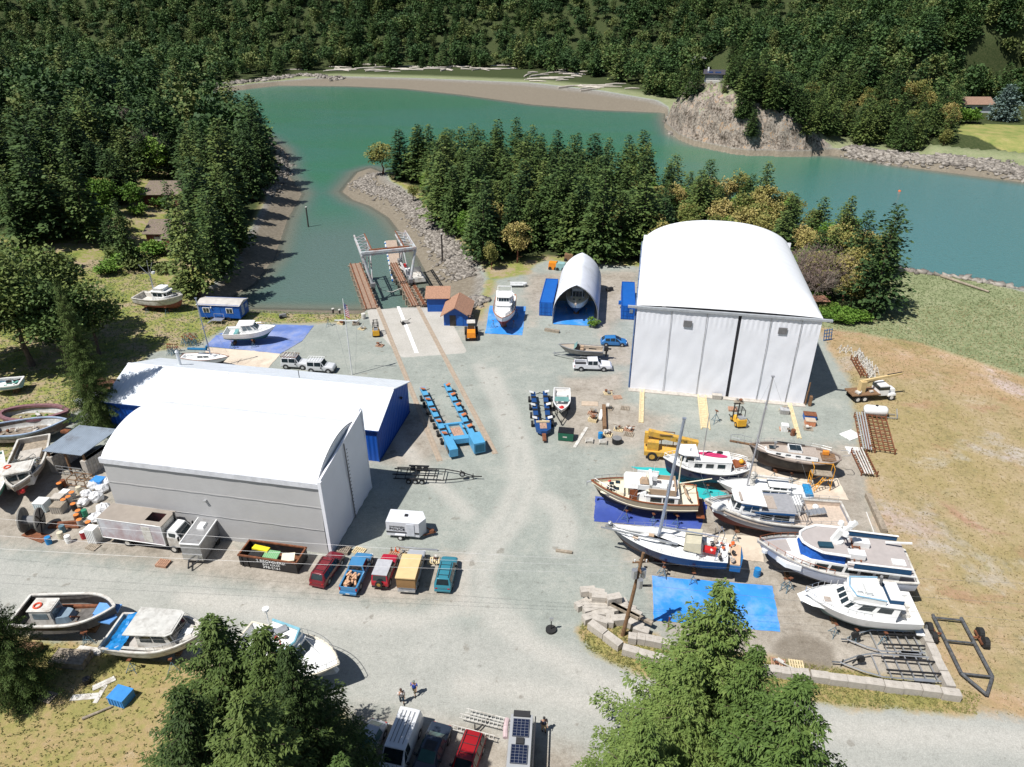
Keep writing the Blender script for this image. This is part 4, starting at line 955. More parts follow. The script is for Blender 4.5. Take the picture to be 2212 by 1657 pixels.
for k in range(12):m.box((-4+k*.86,-3.42,hz0+.4),(.1,.06,1.0))
m.bar((-4,-3.42,hz0+.95),(5.5,-3.42,hz0+.95),.1).build('railing',white,hh)
t2=hl+Vector((-3,24,0));t=thing('cliff_house','tall grey blue house among the firs behind the dark roofed one','house',(t2.x,t2.y,0),.1)
MB().prism([(-3,0),(3.5,0),(3.5,6),(-3,6)],hz0-3,hz0+9).build('wall',pm('blue_grey_boards',(.2,.24,.29),.8),t)
MB().sheet((-3.6,-.6,hz0+9),(4,-.6,hz0+9),(4,6.6,hz0+9.8),(-3.6,6.6,hz0+9.8),.2).build('roof',pm('grey_roof',(.25,.24,.23),.8),t)
for k in range(2):
    for j in range(2):MB().box((-1.5+k*2.6,-.05,hz0+3+j*3),(1.2,.1,1.7)).build('window',glass,t)
a_=P(2052,240,4);t=thing('bungalow','low white bungalow with a brown roof beyond the far lawn','house',(a_.x,a_.y,0),-.02);wx=(P(2140,240,4)-a_).length;zg=zat(a_.x,a_.y)-1
MB().prism([(0,0),(wx,0),(wx,9),(0,9)],zg,zg+4.6).build('wall',pm('bungalow_white',(.55,.57,.6),.7),t)
MB().sheet((-.8,-.9,zg+4.4),(wx+.8,-.9,zg+4.4),(wx+.8,5,zg+7),(-.8,5,zg+7),.2).build('roof',pm('brown_tiles',(.27,.17,.12),.9,0,.2,2),t)
MB().sheet((-.8,5,zg+7),(wx+.8,5,zg+7),(wx+.8,10.5,zg+4.4),(-.8,10.5,zg+4.4),.2).build('roof',MC['brown_tiles'],t)
for k in range(3):MB().box((3+k*5,-.05,zg+2.8),(2.2,.1,1.5)).build('window',glass,t)
for i,(px,py,s)in enumerate(((2062,262,3.2),(2075,262,3.4),(2088,262,3.2),(2100,263,3.0))):
    loc=P(px,py,4);loc.z=zat(loc.x,loc.y);bush(loc,s,'clipped bright green hedge shrub in front of the bungalow',1,'hedge shrubs by the bungalow','hedge','hedge_shrub')
loc=P(2163,262,3);loc.z=zat(loc.x,loc.y)
bs=tree_proto('c',14,6.2,99,mat=blue_m,geo=dict(lev=30,nb=12,ns=8,size=.9,full=.5,z0=.03));plant_tree(bs,'blue_spruce','silvery blue spruce standing on the edge of the far lawn','tree',loc,1.0)
a_=P(2070,262,3.2);b2=MB().box((0,0,1.1),(3,2,2.2)).sheet((-1.8,-1.3,2.2),(1.8,-1.3,2.2),(1.8,1.3,2.6),(-1.8,1.3,2.6),.1).build('garden_shed',offwhite,loc=(a_.x,a_.y-2,zat(a_.x,a_.y-2)))
tag(b2,'little pale garden shed at the left edge of the far lawn','shed')
# ---------------------------------------------------------------- boats
def hull(t,L,B,H,top,bot,stripe=None,keelz=.45,wl=.42,sheer=.7,stern=.85,pw=2.3,rake=.9,bulw=.1,well=None,deckm=None,railm=None,rail=.09,dbl=False,flare=.8,keel=None,raild=True):
    """boat hull along +x, keel bottom at keelz; H = freeboard amidships above the keel"""
    NS=26;rk=railm or white;deckm=deckm or white;stripe=stripe or top
    def hb(u):
        if u<.45:
            if dbl:return B/2*max(.02,math.sin(math.pi/2*min(1,(u+.015)/.42))**.5)
            return B/2*(stern+(1-stern)*math.sin(math.pi/2*u/.45))
        return max(.03,B/2*(1-((u-.45)/.55)**pw))
    def zs(u):return keelz+H+sheer*max(0,(u-.25)/.75)**2+.12*sheer*max(0,(.3-u)/.3)**2
    def kz(u):return keelz+(wl*H)*(1.25*max(0,(u-.74)/.26)**2)+(.35*wl*H if not dbl else wl*H*.9)*max(0,(.16-u)/.16)**1.5
    def X(u,f):return-L/2+L*u-rake*(1-f)*max(0,(u-.45)/.55)**2+(rake*.6*(1-f)*max(0,(.3-u)/.3)**2 if dbl else 0)
    rings=[]
    fl=[(0,0),(.18,.5),(.42,.86),(.5,.9),(.56,.92),(.8,.97),(1,1)]
    for i in range(NS+1):
        u=i/NS;b=hb(u);z0,z1=kz(u),zs(u);k=max(0,(u-.5)/.5);half=[]
        for f,w_ in fl:
            ww=w_*(1-(1-f)*flare*k**1.2);half.append((X(u,f),b*ww,z0+(z1-z0)*f))
        rings.append([(x,-y,z)for x,y,z in half[::-1]]+half[1:])
    n=len(fl);mis=[1,1,1,2,0,0][::-1];mid=[0,0,2,1,1,1];m_=MB()
    m_.rings(rings,closed=False,mis=mid+mid[::-1])
    m_.add(rings[0],[tuple(range(len(rings[0])))],0)
    m_.f=[tuple(reversed(f))for f in m_.f]
    m_.build('hull',[top,bot,stripe],t,True)
    dm=MB();gm=MB();pr=None;L1,L2=[],[]
    for i in range(NS+1):
        u=i/NS;b=max(.02,hb(u)-.1);z1=zs(u)-.01;x=X(u,1);bb_=bulw(u)if callable(bulw)else bulw
        ins=.0;zd=z1-bb_
        if well:
            for u0,u1,dz,wi in well:
                if u0<=u<=u1:zd=z1-dz;ins=wi
        L1.append([(x,-b,z1),(x,-b+ins,z1-min(bb_,.08)if ins else z1-.001),(x,-b+ins,zd),(x,0,zd+(.04 if not ins else 0)),(x,b-ins,zd),(x,b-ins,z1-min(bb_,.08)if ins else z1-.001),(x,b,z1)])
    dm.rings(L1,closed=False);dm.f=[tuple(reversed(f))for f in dm.f];dm.build('deck',deckm,t)
    for s in(-1,1):
        pts=[(X(i/NS,1),s*(hb(i/NS)-.04),zs(i/NS)+.02)for i in range(NS+1)]
        for a,b in zip(pts,pts[1:]):gm.bar(a,b,rail*1.6,rail)
    gm.bar((X(0,1),-hb(0),zs(0)+.02),(X(0,1),hb(0),zs(0)+.02),rail*1.5,rail)
    gm.build('gunwale',rk,t)
    if keel:
        k0,k1,dz=keel;m=MB();m.prism([(-L/2+L*k0,-.13),(-L/2+L*k1,-.13),(-L/2+L*k1,.13),(-L/2+L*k0,.13)],keelz-dz,keelz+.35);m.build('keel',bot,t)
    return dict(hb=hb,zs=zs,X=X,L=L,B=B,keelz=keelz)
def railing(t,h,u0=.35,u1=.99,ht=.65,r=.025,m_=chrome,n=9,inset=.08,lines=2,close=True,z=0.0,name='railing'):
    m=MB();us=[u0+(u1-u0)*i/n for i in range(n+1)];both=[]
    for s in(-1,1):
        pts=[Vector((h['X'](u,1),s*max(.03,h['hb'](u)-inset),h['zs'](u)+z))for u in us]
        for k in range(1,lines+1):m.tube([p_+Vector((0,0,ht*k/lines))for p_ in pts],r,4)
        for p_ in pts:m.cyl(p_,p_+Vector((0,0,ht)),r,n=4)
        both.append(pts)
    if close:m.cyl(both[0][-1]+Vector((0,0,ht)),both[1][-1]+Vector((0,0,ht)),r,n=4)
    m.build(name,m_,t)
def cabin(t,x0,x1,w0,w1,z0,z1,rakef=.5,rakeb=.05,inset=.12,col=None,roof=None,rover=.15,rthick=.08,ch=.35,side=3,front=3,back=0,wband=(.42,.85),gm=None,name='cabin',rname='cabin_roof',roofx=None,frame=None,gap=.12):
    """deckhouse: chamfered plan, raked front, tinted windows; returns the house object"""
    col=col or white;gm=gm or glass
    bot=[(x1,-w1/2+ch*.6),(x1,w1/2-ch*.6),(x1-ch,w1/2),(x0,w0/2),(x0,-w0/2),(x1-ch,-w1/2)]
    top=[(x1-rakef,-w1/2+ch*.6+inset*.5),(x1-rakef,w1/2-ch*.6-inset*.5),(x1-ch-rakef,w1/2-inset),(x0+rakeb,w0/2-inset),(x0+rakeb,-w0/2+inset),(x1-ch-rakef,-w1/2+inset)]
    m=MB();vs=[(x,y,z0)for x,y in bot]+[(x,y,z1)for x,y in top];n=6
    m.add(vs,[tuple(range(5,-1,-1)),tuple(range(6,12))]+[(i,(i+1)%n,n+(i+1)%n,n+i)for i in range(n)])
    c=m.build(name,col,t)
    def win(face,cnt,u0=.1,u1=.9):
        a,b=Vector(vs[face]),Vector(vs[(face+1)%6]);c_,d=Vector(vs[6+(face+1)%6]),Vector(vs[6+face])
        nrm=(b-a).cross(d-a).normalized();
        for k in range(cnt):
            s0=u0+(u1-u0)*(k+gap/2)/cnt;s1=u0+(u1-u0)*(k+1-gap/2)/cnt;q=[]
            for s_,v_ in((s0,wband[0]),(s1,wband[0]),(s1,wband[1]),(s0,wband[1])):
                q.append(a.lerp(b,s_).lerp(d.lerp(c_,s_),v_)+nrm*.012)
            MB().sheet(*q,t=.02).build('window',gm,c)
    if front:win(0,front,.03,.97);win(1,1,.12,.88);win(5,1,.12,.88)
    if side:win(2,side);win(4,side)
    if back:win(3,back,.15,.85)
    if roof is not False:
        m=MB();k=rover;rx0=x0+rakeb-k+(roofx or 0);rp=[(x1-rakef+k,-w1/2+ch*.6+inset*.5-k*.2),(x1-rakef+k,w1/2-ch*.6-inset*.5+k*.2),(x1-ch-rakef+k*.7,w1/2-inset+k*.7),(rx0,w0/2-inset+k*.7),(rx0,-w0/2+inset-k*.7),(x1-ch-rakef+k*.7,-w1/2+inset-k*.7)]
        m.prism(rp,z1,z1+rthick)
        m.prism([(x*.9+(x0+x1)/2*.1,y*.86)for x,y in rp],z1+rthick,z1+rthick+.04)
        m.build(rname,roof or white,t)
    return c
def mast(t,x,z,h,r=.12,aft=.04,boom=None,bz=1.0,m_=None,sp=(.5,),stays=None,beam=3.,name='mast'):
    m_=m_ or alu;top=Vector((x-aft*h,0,z+h));m=MB().cyl((x,0,z),top,r,r*.8,8)
    for s in sp:
        p_=Vector((x,0,z)).lerp(top,s);m.bar(p_+Vector((0,-beam*.28,0)),p_+Vector((0,beam*.28,0)),.06)
    m.box(top+Vector((0,0,.05)),(.35,.25,.1));m.build(name,m_,t)
    if boom:MB().cyl((x-.15,0,z+bz),(x-.15-boom,0,z+bz+.12),.09,.07,8).build('boom',m_,t)
    if stays:
        m=MB();xb,zb,xs,zst,yb=stays
        m.cyl(top,(xb,0,zb),.012,n=3).cyl(top,(xs,0,zst),.012,n=3)
        for s in(-1,1):
            m.cyl(top,(x-.1,s*yb,z-.3),.012,n=3).cyl(Vector((x,0,z)).lerp(top,sp[0]),(x-.5,s*yb,z-.3),.012,n=3)
        m.build('rigging',steel,t)
    return top
def place(name,label,cat,bow,stern,group=None,lift=0.0):
    mid=(bow+stern)/2;t=thing(name,label,cat,(mid.x,mid.y,0),ang(stern,bow),group);return t,(Vector((bow.x,bow.y,0))-Vector((stern.x,stern.y,0))).length
def Wp(*a):return W(*a)
STAND=None
def stand(loc,rz,label,group,col=None,s=1.0):
    global STAND
    if STAND is None:
        t=thing('boat_stand',label,'boat stand',loc,rz,group);m=MB()
        for k in range(3):
            a=2.094*k;e=Vector((math.cos(a)*.55,math.sin(a)*.55,0));m.cyl(e,(0,0,1.05),.03,n=4)
        for k in range(3):a=2.094*k;b=a+2.094;m.cyl((math.cos(a)*.4,math.sin(a)*.4,.28),(math.cos(b)*.4,math.sin(b)*.4,.28),.018,n=3)
        m.build('tripod',pm('stand_blue',(.12,.22,.28),.7,.2,.3,dirt=.3,dcol=(.2,.08,.04)),t)
        MB().cyl((0,0,.8),(0,0,1.35),.035,n=6).box((.0,0,1.4),(.32,.32,.06),ry=.35).build('pad',rust,t);STAND=t;t.scale=(s,)*3;return t
    return dup(STAND,loc,rz,label,group,s)
def prop_up(t,L,B,label,us=(.25,.5,.72),sides=(-1,1),s=1.0,off=.15):
    M=Matrix.Translation(t.location)@Matrix.Rotation(t.rotation_euler[2],4,'Z')
    for sd_ in sides:
        for u in us:
            k=B/2*(1 if u<.6 else 1-(u-.6)*1.6)
            p_=M@Vector((-L/2+L*u,sd_*(k+off),0));stand(p_,random.uniform(0,2),label,label+'s',s=s)
    for u in(us[0],us[-1]-.04):
        p_=M@Vector((-L/2+L*u,0,0));o=MB().box((0,0,.17),(.4,1.0,.34)).box((0,0,.42),(.35,.8,.16)).build('keel_block',brownwood,loc=p_,rz=t.rotation_euler[2]);tag(o,'timber keel block under '+label.split(' under ')[-1],'keel block','keel blocks under '+label.split(' under ')[-1])
t,L=place('motor_yacht','cream trawler yacht with brown gunwale and tan canvas, on the dark blue tarp','boat',P(1277,1040,3.4),P(1506,1070,2.7))
hullcream=pm('cream_grey_hull',(.42,.36,.26),.35,0,.05)
h=hull(t,L,4.3,2.15,hullcream,bottomblack,sheer=.95,stern=.86,railm=teak,deckm=cream,bulw=.35,rake=1.1,keelz=.5)
MB().tube([(h['X'](u,.7),-(h['hb'](u)+.0),h['zs'](u)-.72)for u in[i/12 for i in range(0,11)]],.05).tube([(h['X'](u,.7),(h['hb'](u)+.0),h['zs'](u)-.72)for u in[i/12 for i in range(0,11)]],.05).parts('rub_rail',cream,t)
z=2.55
c=cabin(t,-.2,L*.5-4.1,3.3,2.5,z-.2,z+1.35,1.5,0,.15,white,cream,.3,side=3,front=3,wband=(.45,.85));MB().box((-.3+1.5,-1.62,z+.55),(.85,.06,1.75)).box((1.2,1.62,z+.55),(.85,.06,1.75)).parts('door',teak,c)
cabin(t,-3.7,-.2,3.4,3.4,z-.3,z+.75,0,0,.08,white,white,.12,side=2,front=0,wband=(.35,.85),name='aft_cabin',ch=.05)
cabin(t,2.2,4.8,2.6,1.5,z-.1,z+.55,.5,0,.1,cream,False,side=0,front=0,name='trunk_cabin')
MB().box((1.0,0,z+1.6),(2.6,2.6,.5),taper=.85).box((-.6,0,z+1.85),(.3,2.9,.7)).box((-.4,1.4,z+1.7),(2.4,.1,.6)).box((-.4,-1.4,z+1.7),(2.4,.1,.6)).build('flybridge',white,t)
MB().box((.1,.75,z+2.25),(1.0,.9,.5),taper=.6).box((-1.9,1.5,z+1.3),(3.0,.08,.7)).box((-1.9,-1.5,z+1.15),(3.0,.08,.6)).box((-3.4,0,z+1.2),(.08,3.0,.6)).build('canvas',canvas_tan,t)
MB().box((-.9,-.4,z+1.95),(.9,.7,.6)).box((-1.9,.5,z+1.2),(1.0,.8,.5)).box((-2.7,-.4,z+1.1),(.9,.6,.45)).parts('deck_box',white,t)
MB().cyl((1.6,.5,z+1.55),(1.6,.5,z+1.8),.3).parts('radar_dome',white,t)
MB().cyl((-3.75,0,z),(-3.65,0,z+5.2),.09,.06).cyl((-3.8,0,z+1.6),(-7.2,0,z+2.6),.06).build('mast',cream,t)
MB().tube([(-5.0,1.4,z+.6),(-4.6,.7,z+.7),(-4.4,-1.2,z+.7)],.14).build('rolled_sail',canvas_tan,t)
for x,y in((3.0,.5),(3.6,-.4),(2.9,-.7)):MB().box((x,y,z+.58),(.5,.5,.06)).parts('hatch',glass,t)
m=MB()
for k in range(6):m.blob((3.3+.35*(k%3),.8-.5*(k//3),z+.65),.16,k)
m.parts('gear',black,t);MB().blob((3.9,-1.2,z+.2),.25,2).parts('fender',redp,t)
MB().box((-L/2-.45,0,.9),(.9,3.4,.08)).box((-L/2-.1,0,2.6),(.05,1.2,.5)).build('swim_platform',teak,t)
MB().cyl((L/2-.1,0,3.5),(L/2+.45,0,3.35),.09).box((L/2+.45,0,3.15),(.1,.4,.4)).build('anchor',steel,t)
railing(t,h,.55,.97,.55,n=6,m_=chrome,lines=1);MB().cyl((1.4,1.0,z+1.5),(1.4,1.0,z+4.8),.02,n=4).cyl((-.8,1.0,z+1.7),(-.8,1.0,z+4.5),.02,n=4).parts('antenna',white,t)
prop_up(t,L,4.2,'tripod stand under the cream trawler yacht',(.18,.4,.65))
t,L=place('tug_yacht','dark blue hulled motor sailer with white cabins and a pink paddleboard on its roof','boat',P(1434,987,3.6),P(1622,1001,3.2))
h=hull(t,L,4.0,2.3,navy,bottomblue,sheer=.8,dbl=True,pw=2.6,rake=.5,deckm=white,railm=white,rail=.12,bulw=.12,keelz=.5)
z=2.95
cabin(t,-2.6,2.6,2.5,2.4,z-.2,z+.95,.2,0,.1,white,white,.06,side=3,front=0,wband=(.35,.8),gap=.35,ch=.1)
cabin(t,1.6,3.6,2.3,2.1,z-.1,z+1.75,.35,0,.1,white,white,.3,side=1,front=3,wband=(.5,.86),ch=.5,name='wheelhouse',rname='wheelhouse_roof')
MB().prism([(2.35-.1,-.3),(2.3,.3),(2.2,.35),(2.1,-.25)],z+1.85,z+2.2).build('radar',white,t)
mb=[(.95*math.cos(a)*1.75,.36*math.sin(a))for a in[k*math.pi/8 for k in range(16)]]
pb=MB().prism(mb,0,.12).build('hull_board',pm('pink_board',(.5,.03,.12),.4,0,.25,2.5),None,loc=(0,0,0));pb.name='paddleboard'
pb.data.name='paddleboard';M_=Matrix.Translation(t.location)@Matrix.Rotation(t.rotation_euler[2],4,'Z');pb.location=M_@Vector((-.6,-.15,z+1.1));pb.rotation_euler=(0,0,t.rotation_euler[2]-.18);tag(pb,'pink and white paddleboard lying on the cabin roof of the dark blue boat','paddleboard')
MB().box((-3.6,0,z+.1),(1.9,1.3,.25)).box((-3.3,.3,z+.35),(.3,1.5,.2)).build('hatch_cover',teak,t);MB().blob((-3.9,.2,z+.65),.3,3,rough=.02,n=10).build('buoy',yellowp,t)
MB().blob((-.2,-.6,z+1.15),(.45,.2,.12),1).blob((-1.5,-.7,z+1.15),(.4,.25,.12),2).parts('wetsuit',black,t)
railing(t,h,.03,.22,.7,.03,white,5,.1,3);railing(t,h,.74,.995,.65,.03,white,5,.1,1)
m=MB()
for s in(-1,1):m.bar((h['X'](.1,1),s*.9,h['zs'](.1)+.7),(h['X'](.02,1),s*.2,h['zs'](.1)+.7),.05)
m.build('stern_rail',white,t)
text('LYRA',.42,t,(-L/2+1.75,-1.86,h['zs'](.15)-.5),(R(84),0,R(-9)),pm('lettering_pale',(.4,.42,.42),.6),sx=1.2)
MB().bar((.6,0,z+1),(.6,0,z+6.8),.09).build('mast',alu,t);prop_up(t,L,4.0,'tripod stand under the dark blue motor sailer',(.25,.5,.72))
t,L=place('sailing_ketch','black hulled sailing ketch with grey teak decks and a long bowsprit, nearest the dry field','boat',P(1617,964,3.2),P(1815,989,2.9))
blackhull=pm('worn_black_hull',(.022,.02,.02),.5,0,.3,2,dirt=.2,dcol=(.09,.07,.05))
h=hull(t,L,3.9,2.25,blackhull,pm('brown_bottom',(.045,.032,.03),.8),sheer=.7,dbl=True,pw=2.5,rake=.9,deckm=teakdeck,railm=pm('grey_rail',(.25,.2,.17),.7),rail=.12,bulw=.2,keelz=.6,keel=(.2,.7,.5))
z=2.95
cabin(t,-2.6,3.5,2.3,1.4,z-.2,z+.35,.3,0,.1,white,teakdeck,.0,.05,side=4,front=0,wband=(.4,.75),gap=.5,ch=.3)
MB().box((.0,0,z+.62),(1.6,1.3,.45),taper=.95).build('skylight',white,t);MB().box((0,.1,z+.86),(1.35,1.1,.04)).box((2.6,0,z+.5),(.7,.7,.12)).parts('hatch',glass,t)
MB().box((-4.0,0,z-.2),(1.6,1.6,.3)).build('cockpit',brownwood,t);MB().box((-3.7,-.4,z+.25),(.7,.4,.45)).build('bag',pm('orange_bag',(.7,.25,.03),.8),t)
m=MB().bar((L/2-1,0,3.45),(L/2+2.3,0,3.75),.25,.18);m.build('bowsprit',brownwood,t)
m=MB()
for s in(-1,1):
    m.tube([(L/2-.2,s*.5,4.2),(L/2+1.2,s*.55,4.45),(L/2+2.2,s*.25,4.5)],.03)
    for k in range(4):m.cyl((L/2-.2+k*.8,s*.5,4.3),(L/2-.2+k*.8,s*.2,3.6),.02,n=4)
m.cyl((L/2+2.2,-.25,4.5),(L/2+2.2,.25,4.5),.03);m.build('pulpit',steel,t)
mast(t,2.3,z+.3,0.9,.16,0,name='mast_stump',sp=());railing(t,h,.08,.93,.65,.015,steel,8,.12,2,False)
m=MB()
for s in(-1,1):m.tube([(-L/2,s*.6,3.6),(-L/2-.8,s*.55,3.7),(-L/2-1,0,3.6)],.04)
m.build('stern_davit',steel,t);MB().bar((-1.5,-1.7,z+.2),(1.8,-1.75,z+.3),.09).bar((1.3,1.6,z+.2),(4.0,1.2,z+.4),.12).parts('spar',black,t)
prop_up(t,L,3.9,'tripod stand under the black sailing ketch',(.3,.52,.7))
t,L=place('sailboat','white sailboat with blue cloth over its stern, behind the grey workboat','boat',P(1549,1042,2.9),P(1754,1066,2.5))
h=hull(t,L,3.5,1.9,white,bottomred,sheer=.5,stern=.5,pw=2.0,rake=1.4,railm=white,bulw=.06,rail=.05,keelz=.7,well=[(.06,.26,.5,.5)],keel=(.35,.6,.6))
z=2.6
cabin(t,-2.6,1.6,2.2,2.2,z-.05,z+.55,.5,0,.15,white,white,.08,.06,side=3,front=0,wband=(.3,.8),ch=.5);cabin(t,-2.4,-.2,1.9,1.9,z+.5,z+1.0,.2,0,.1,white,white,.15,.06,side=2,front=3,name='doghouse',ch=.2)
mast(t,1.9,z+.3,14,.11,.03,4.6,1.3,pm('dull_mast',(.4,.4,.42),.4,.4),(.45,.75),(L/2-.1,z+.4,-L/2+.1,z+.1,1.6));MB().tube([(1.6,0,z+1.75),(0,.05,z+1.7),(-2.4,0,z+1.6)],.17).build('furled_sail',offwhite,t)
m=MB()
for k in range(5):m.blob((1.4+.1*(k%2),.1,z+.7+k*.32),.3,k)
m.build('bundled_canvas',offwhite,t);MB().box((-L/2+.5,-.1,z+.25),(.8,2.0,.3)).box((-L/2+.2,-1.0,z-.5),(.5,.2,1.4)).build('blue_cloth',pm('faded_blue_cloth',(.02,.22,.45),.8,0,.3,4),t)
railing(t,h,.02,.98,.6,.014,steel,9,.1,2);prop_up(t,L,3.4,'tripod stand under the white sailboat',(.3,.62))
t,L=place('workboat','grey hulled passenger workboat with white house, blue trim and a large open aft deck','boat',P(1523,1086,3.5),P(1828,1113,2.9))
hg=pm('grey_blue_hull',(.27,.29,.34),.5,0,.05,dirt=.1)
h=hull(t,L,4.9,2.35,hg,pm('dark_red_bottom',(.12,.03,.025),.8),sheer=1.0,stern=.86,deckm=pm('plank_deck',(.5,.41,.33),.8,0,.15,4),railm=offwhite,rail=.14,bulw=.55,keelz=.6,rake=1.2)
z=2.6
c=cabin(t,-1.6,3.0,3.4,3.1,z-.3,z+1.35,.3,0,.12,white,pm('grey_sheet_roof',(.3,.3,.31),.7,0,.1,3),.2,side=2,front=0,wband=(.42,.8),ch=.1)
c2_=cabin(t,1.9,4.9,3.3,2.5,z,z+2.2,.6,0,.12,white,white,.4,side=2,front=3,wband=(.5,.85),ch=.6,name='wheelhouse',rname='wheelhouse_roof')
blue_trim=pm('trim_navy',(.01,.06,.17),.5)
for s in(-1,1):
    MB().bar((-1.5,s*1.74,z+1.3),(2.6,s*1.72,z+1.3),.12,.18).bar((-1.6,s*1.74,z+.35),(2.0,s*1.72,z+.35),.06,.12).parts('blue_band',blue_trim,c)
    MB().bar((2.0,s*1.64,z+.85),(4.1,s*1.55,z+.85),.06,.12).bar((2.0,s*1.62,z+2.05),(4.1,s*1.5,z+2.05),.06,.14).parts('blue_band',blue_trim,c2_)
m=MB()
for k in range(5):m.bar((-2.9+.1*k*0+k*.28,-1.5,z+1.6),(-2.9+k*.28,1.5,z+1.6),.05)
m.bar((-3.0,-1.5,z+1.6),(-1.6,-1.5,z+1.6),.06).bar((-3.0,1.5,z+1.6),(-1.6,1.5,z+1.6),.06).bar((-3,-1.5,z-.4),(-3,-1.5,z+1.6),.07).bar((-3,1.5,z-.4),(-3,1.5,z+1.6),.07);m.build('awning_frame',steel,t)
MB().box((-2.2,-.7,z+.4),(1.0,1.5,2.0)).build('companionway',white,t)
cabin(t,4.9,6.6,2.2,1.2,z+.1,z+.75,.4,0,.1,white,False,side=0,front=0,name='trunk_cabin')
MB().blob((6.1,.7,z+1.05),(.85,.5,.5),1,rough=.04,n=10).build('covered_dinghy',white,t)
st=MB().box((-4.4,-.3,z+.3),(2.0,.9,.12),ry=.25)
for k in range(5):st.box((-5.2+k*.4,-.3,z+.55-k*.1),(.08,.9,.25))
st.build('gangway_steps',alu,t)
for x,y in((-3.2,-1.9),(-2.7,-2.0),(-4.6,-1.2)):MB().blob((x,y,z+.25),.36,1,rough=.03,n=10).parts('fender',white,t)
MB().box((1.0,0,z+1.5),(1.6,2.2,.08)).box((4.0,.5,z+2.45),(.2,1.4,.2)).parts('hatch',teakdeck,t)
railing(t,h,.02,.97,.75,.018,steel,14,.1,3);prop_up(t,L,4.8,'tripod stand under the grey hulled workboat',(.25,.5,.78))
t,L=place('pilothouse_yacht','largest yacht, white with blue canvas wheelhouse cover and a broad grey upper deck','boat',P(1634,1176,3.6),P(1966,1229,2.9))
hw=pm('pale_blue_hull',(.55,.58,.66),.3,0,.04);grd=pm('grey_deck_paint',(.4,.36,.34),.8,0,.06)
h=hull(t,L,5.3,2.6,hw,pm('black_blue_bottom',(.012,.018,.03),.6),sheer=1.1,stern=.9,pw=2.4,deckm=grd,railm=offwhite,rail=.12,bulw=lambda u:.35+.0*u,keelz=.55,rake=1.3)
z=2.9
MB().prism([(3.2,-2.2),(4.6,-1.9),(5.3,-1.2),(5.5,0),(5.3,1.2),(4.6,1.9),(3.2,2.2),(2.6,0)],z-.1,z+.45).build('foredeck_coaming',white,t)
c=cabin(t,-L/2+1.6,3.6,4.3,3.8,z-.4,z+1.15,.5,0,.1,white,False,side=5,front=0,wband=(.45,.85),gap=.2)
c2_=cabin(t,-.6,3.3,3.7,3.2,z+1.15,z+2.2,.5,0,.1,canvas_blue,False,side=0,front=0,name='wheelhouse',ch=.9)
m=MB().prism([(2.6,-1.3),(3.2,-.7),(3.35,0),(3.2,.7),(2.6,1.3),(1.6,1.95),(-.8,2.05),(-.8,-2.05),(1.6,-1.95)],z+2.2,z+2.34);m.build('wheelhouse_roof',grd,t)
ring=[(2.65,-1.35),(3.25,-.75),(3.4,0),(3.25,.75),(2.65,1.35),(1.6,2.0),(-.8,2.1)];ring2=[(1.6,-2.0),(-.8,-2.1)]
m=MB().tube([(-.8,-2.1,z+2.4),(1.6,-2.0,z+2.4)]+[(x,y,z+2.4)for x,y in ring],.13,6);m.build('roof_coaming',white,t)
MB().prism([(-.8,-2.35),(-.8,2.35),(-L/2+.6,2.3),(-L/2+.6,-2.3)],z+1.2,z+1.3).build('boat_deck',grd,t)
MB().tube([(-.6,-2.4,z+1.95),(-L/2+.9,-2.35,z+1.95)],.09,6).tube([(-.6,2.4,z+1.95),(-L/2+.9,2.35,z+1.95)],.09,6).bar((-.8,-2.42,z+1.15),(-L/2+.5,-2.38,z+1.15),.12,.16).bar((-.8,2.42,z+1.15),(-L/2+.5,2.38,z+1.15),.12,.16).parts('deck_rail',white,t)
MB().box((-L/4-.15,-2.4,z+1.6),(L/2-2.2,.04,.55)).box((-L/4-.15,2.4,z+1.6),(L/2-2.2,.04,.55)).parts('rail_canvas',pm('navy_canvas',(.01,.06,.14),.8),t)
MB().cyl((.0,0,z+2.3),(.0,0,z+2.55),.6,n=12).box((.1,0,z+3.1),(.5,.45,1.5),ry=-.35).box((-.7,0,z+4.1),(.35,.35,2.0),ry=-.6).bar((-.5,-1.2,z+3.6),(-.5,1.2,z+3.7),.12).build('mast',white,t)
for x,y,zz in((-.3,.9,3.9),(-.9,-.1,4.4),(-.3,-1.0,3.7)):MB().cyl((x,y,z+zz),(x,y,z+zz+.3),.32,.25,10).parts('radar_dome',white,t)
MB().box((-1.7,.9,z+1.75),(1.6,.8,.6)).box((-2.6,-1.1,z+1.6),(1.5,.8,.6)).box((-5.6,.9,z+1.4),(1.2,.8,.15)).parts('deck_box',white,t)
m=MB();m.bar((-2.1,1.5,z+1.45),(-2.6,-1.8,z+1.45),.12).bar((-1.5,1.5,z+1.45),(-1.9,-1.8,z+1.45),.12)
for k in range(4):m.bar((-2.15-.1*k,1.0-.8*k,z+1.45),(-1.55-.1*k,1.0-.8*k,z+1.45),.1)
m.build('dinghy_cradle',rust,t);MB().bar((-5.0,-1.6,z+1.6),(-7.2,-1.2,z+2.2),.16).build('davit',white,t)
MB().box((1.2,.9,z+2.45),(1.3,.7,.25),rz=.1).build('duffel_bag',pm('dark_teal_bag',(.01,.05,.08),.8),t);MB().box((5.5,-.6,z+.3),(.7,.7,.2),rz=.2).bar((5.1,-.9,z+.45),(6.0,-.7,z+.45),.1).bar((5.1,-.3,z+.45),(5.9,-.1,z+.45),.1).build('foredeck_gear',[redp],t)
m=MB()
for k in range(7):y=-1.8+.6*k;m.bar((2.7-abs(y)*.3,y,z+.95),(2.9-abs(y)*.3,y+.5,z+.95),.35,.12)
m.build('bench_cushion',offwhite,t);railing(t,h,.52,.985,.5,.035,teak,9,.1,1)
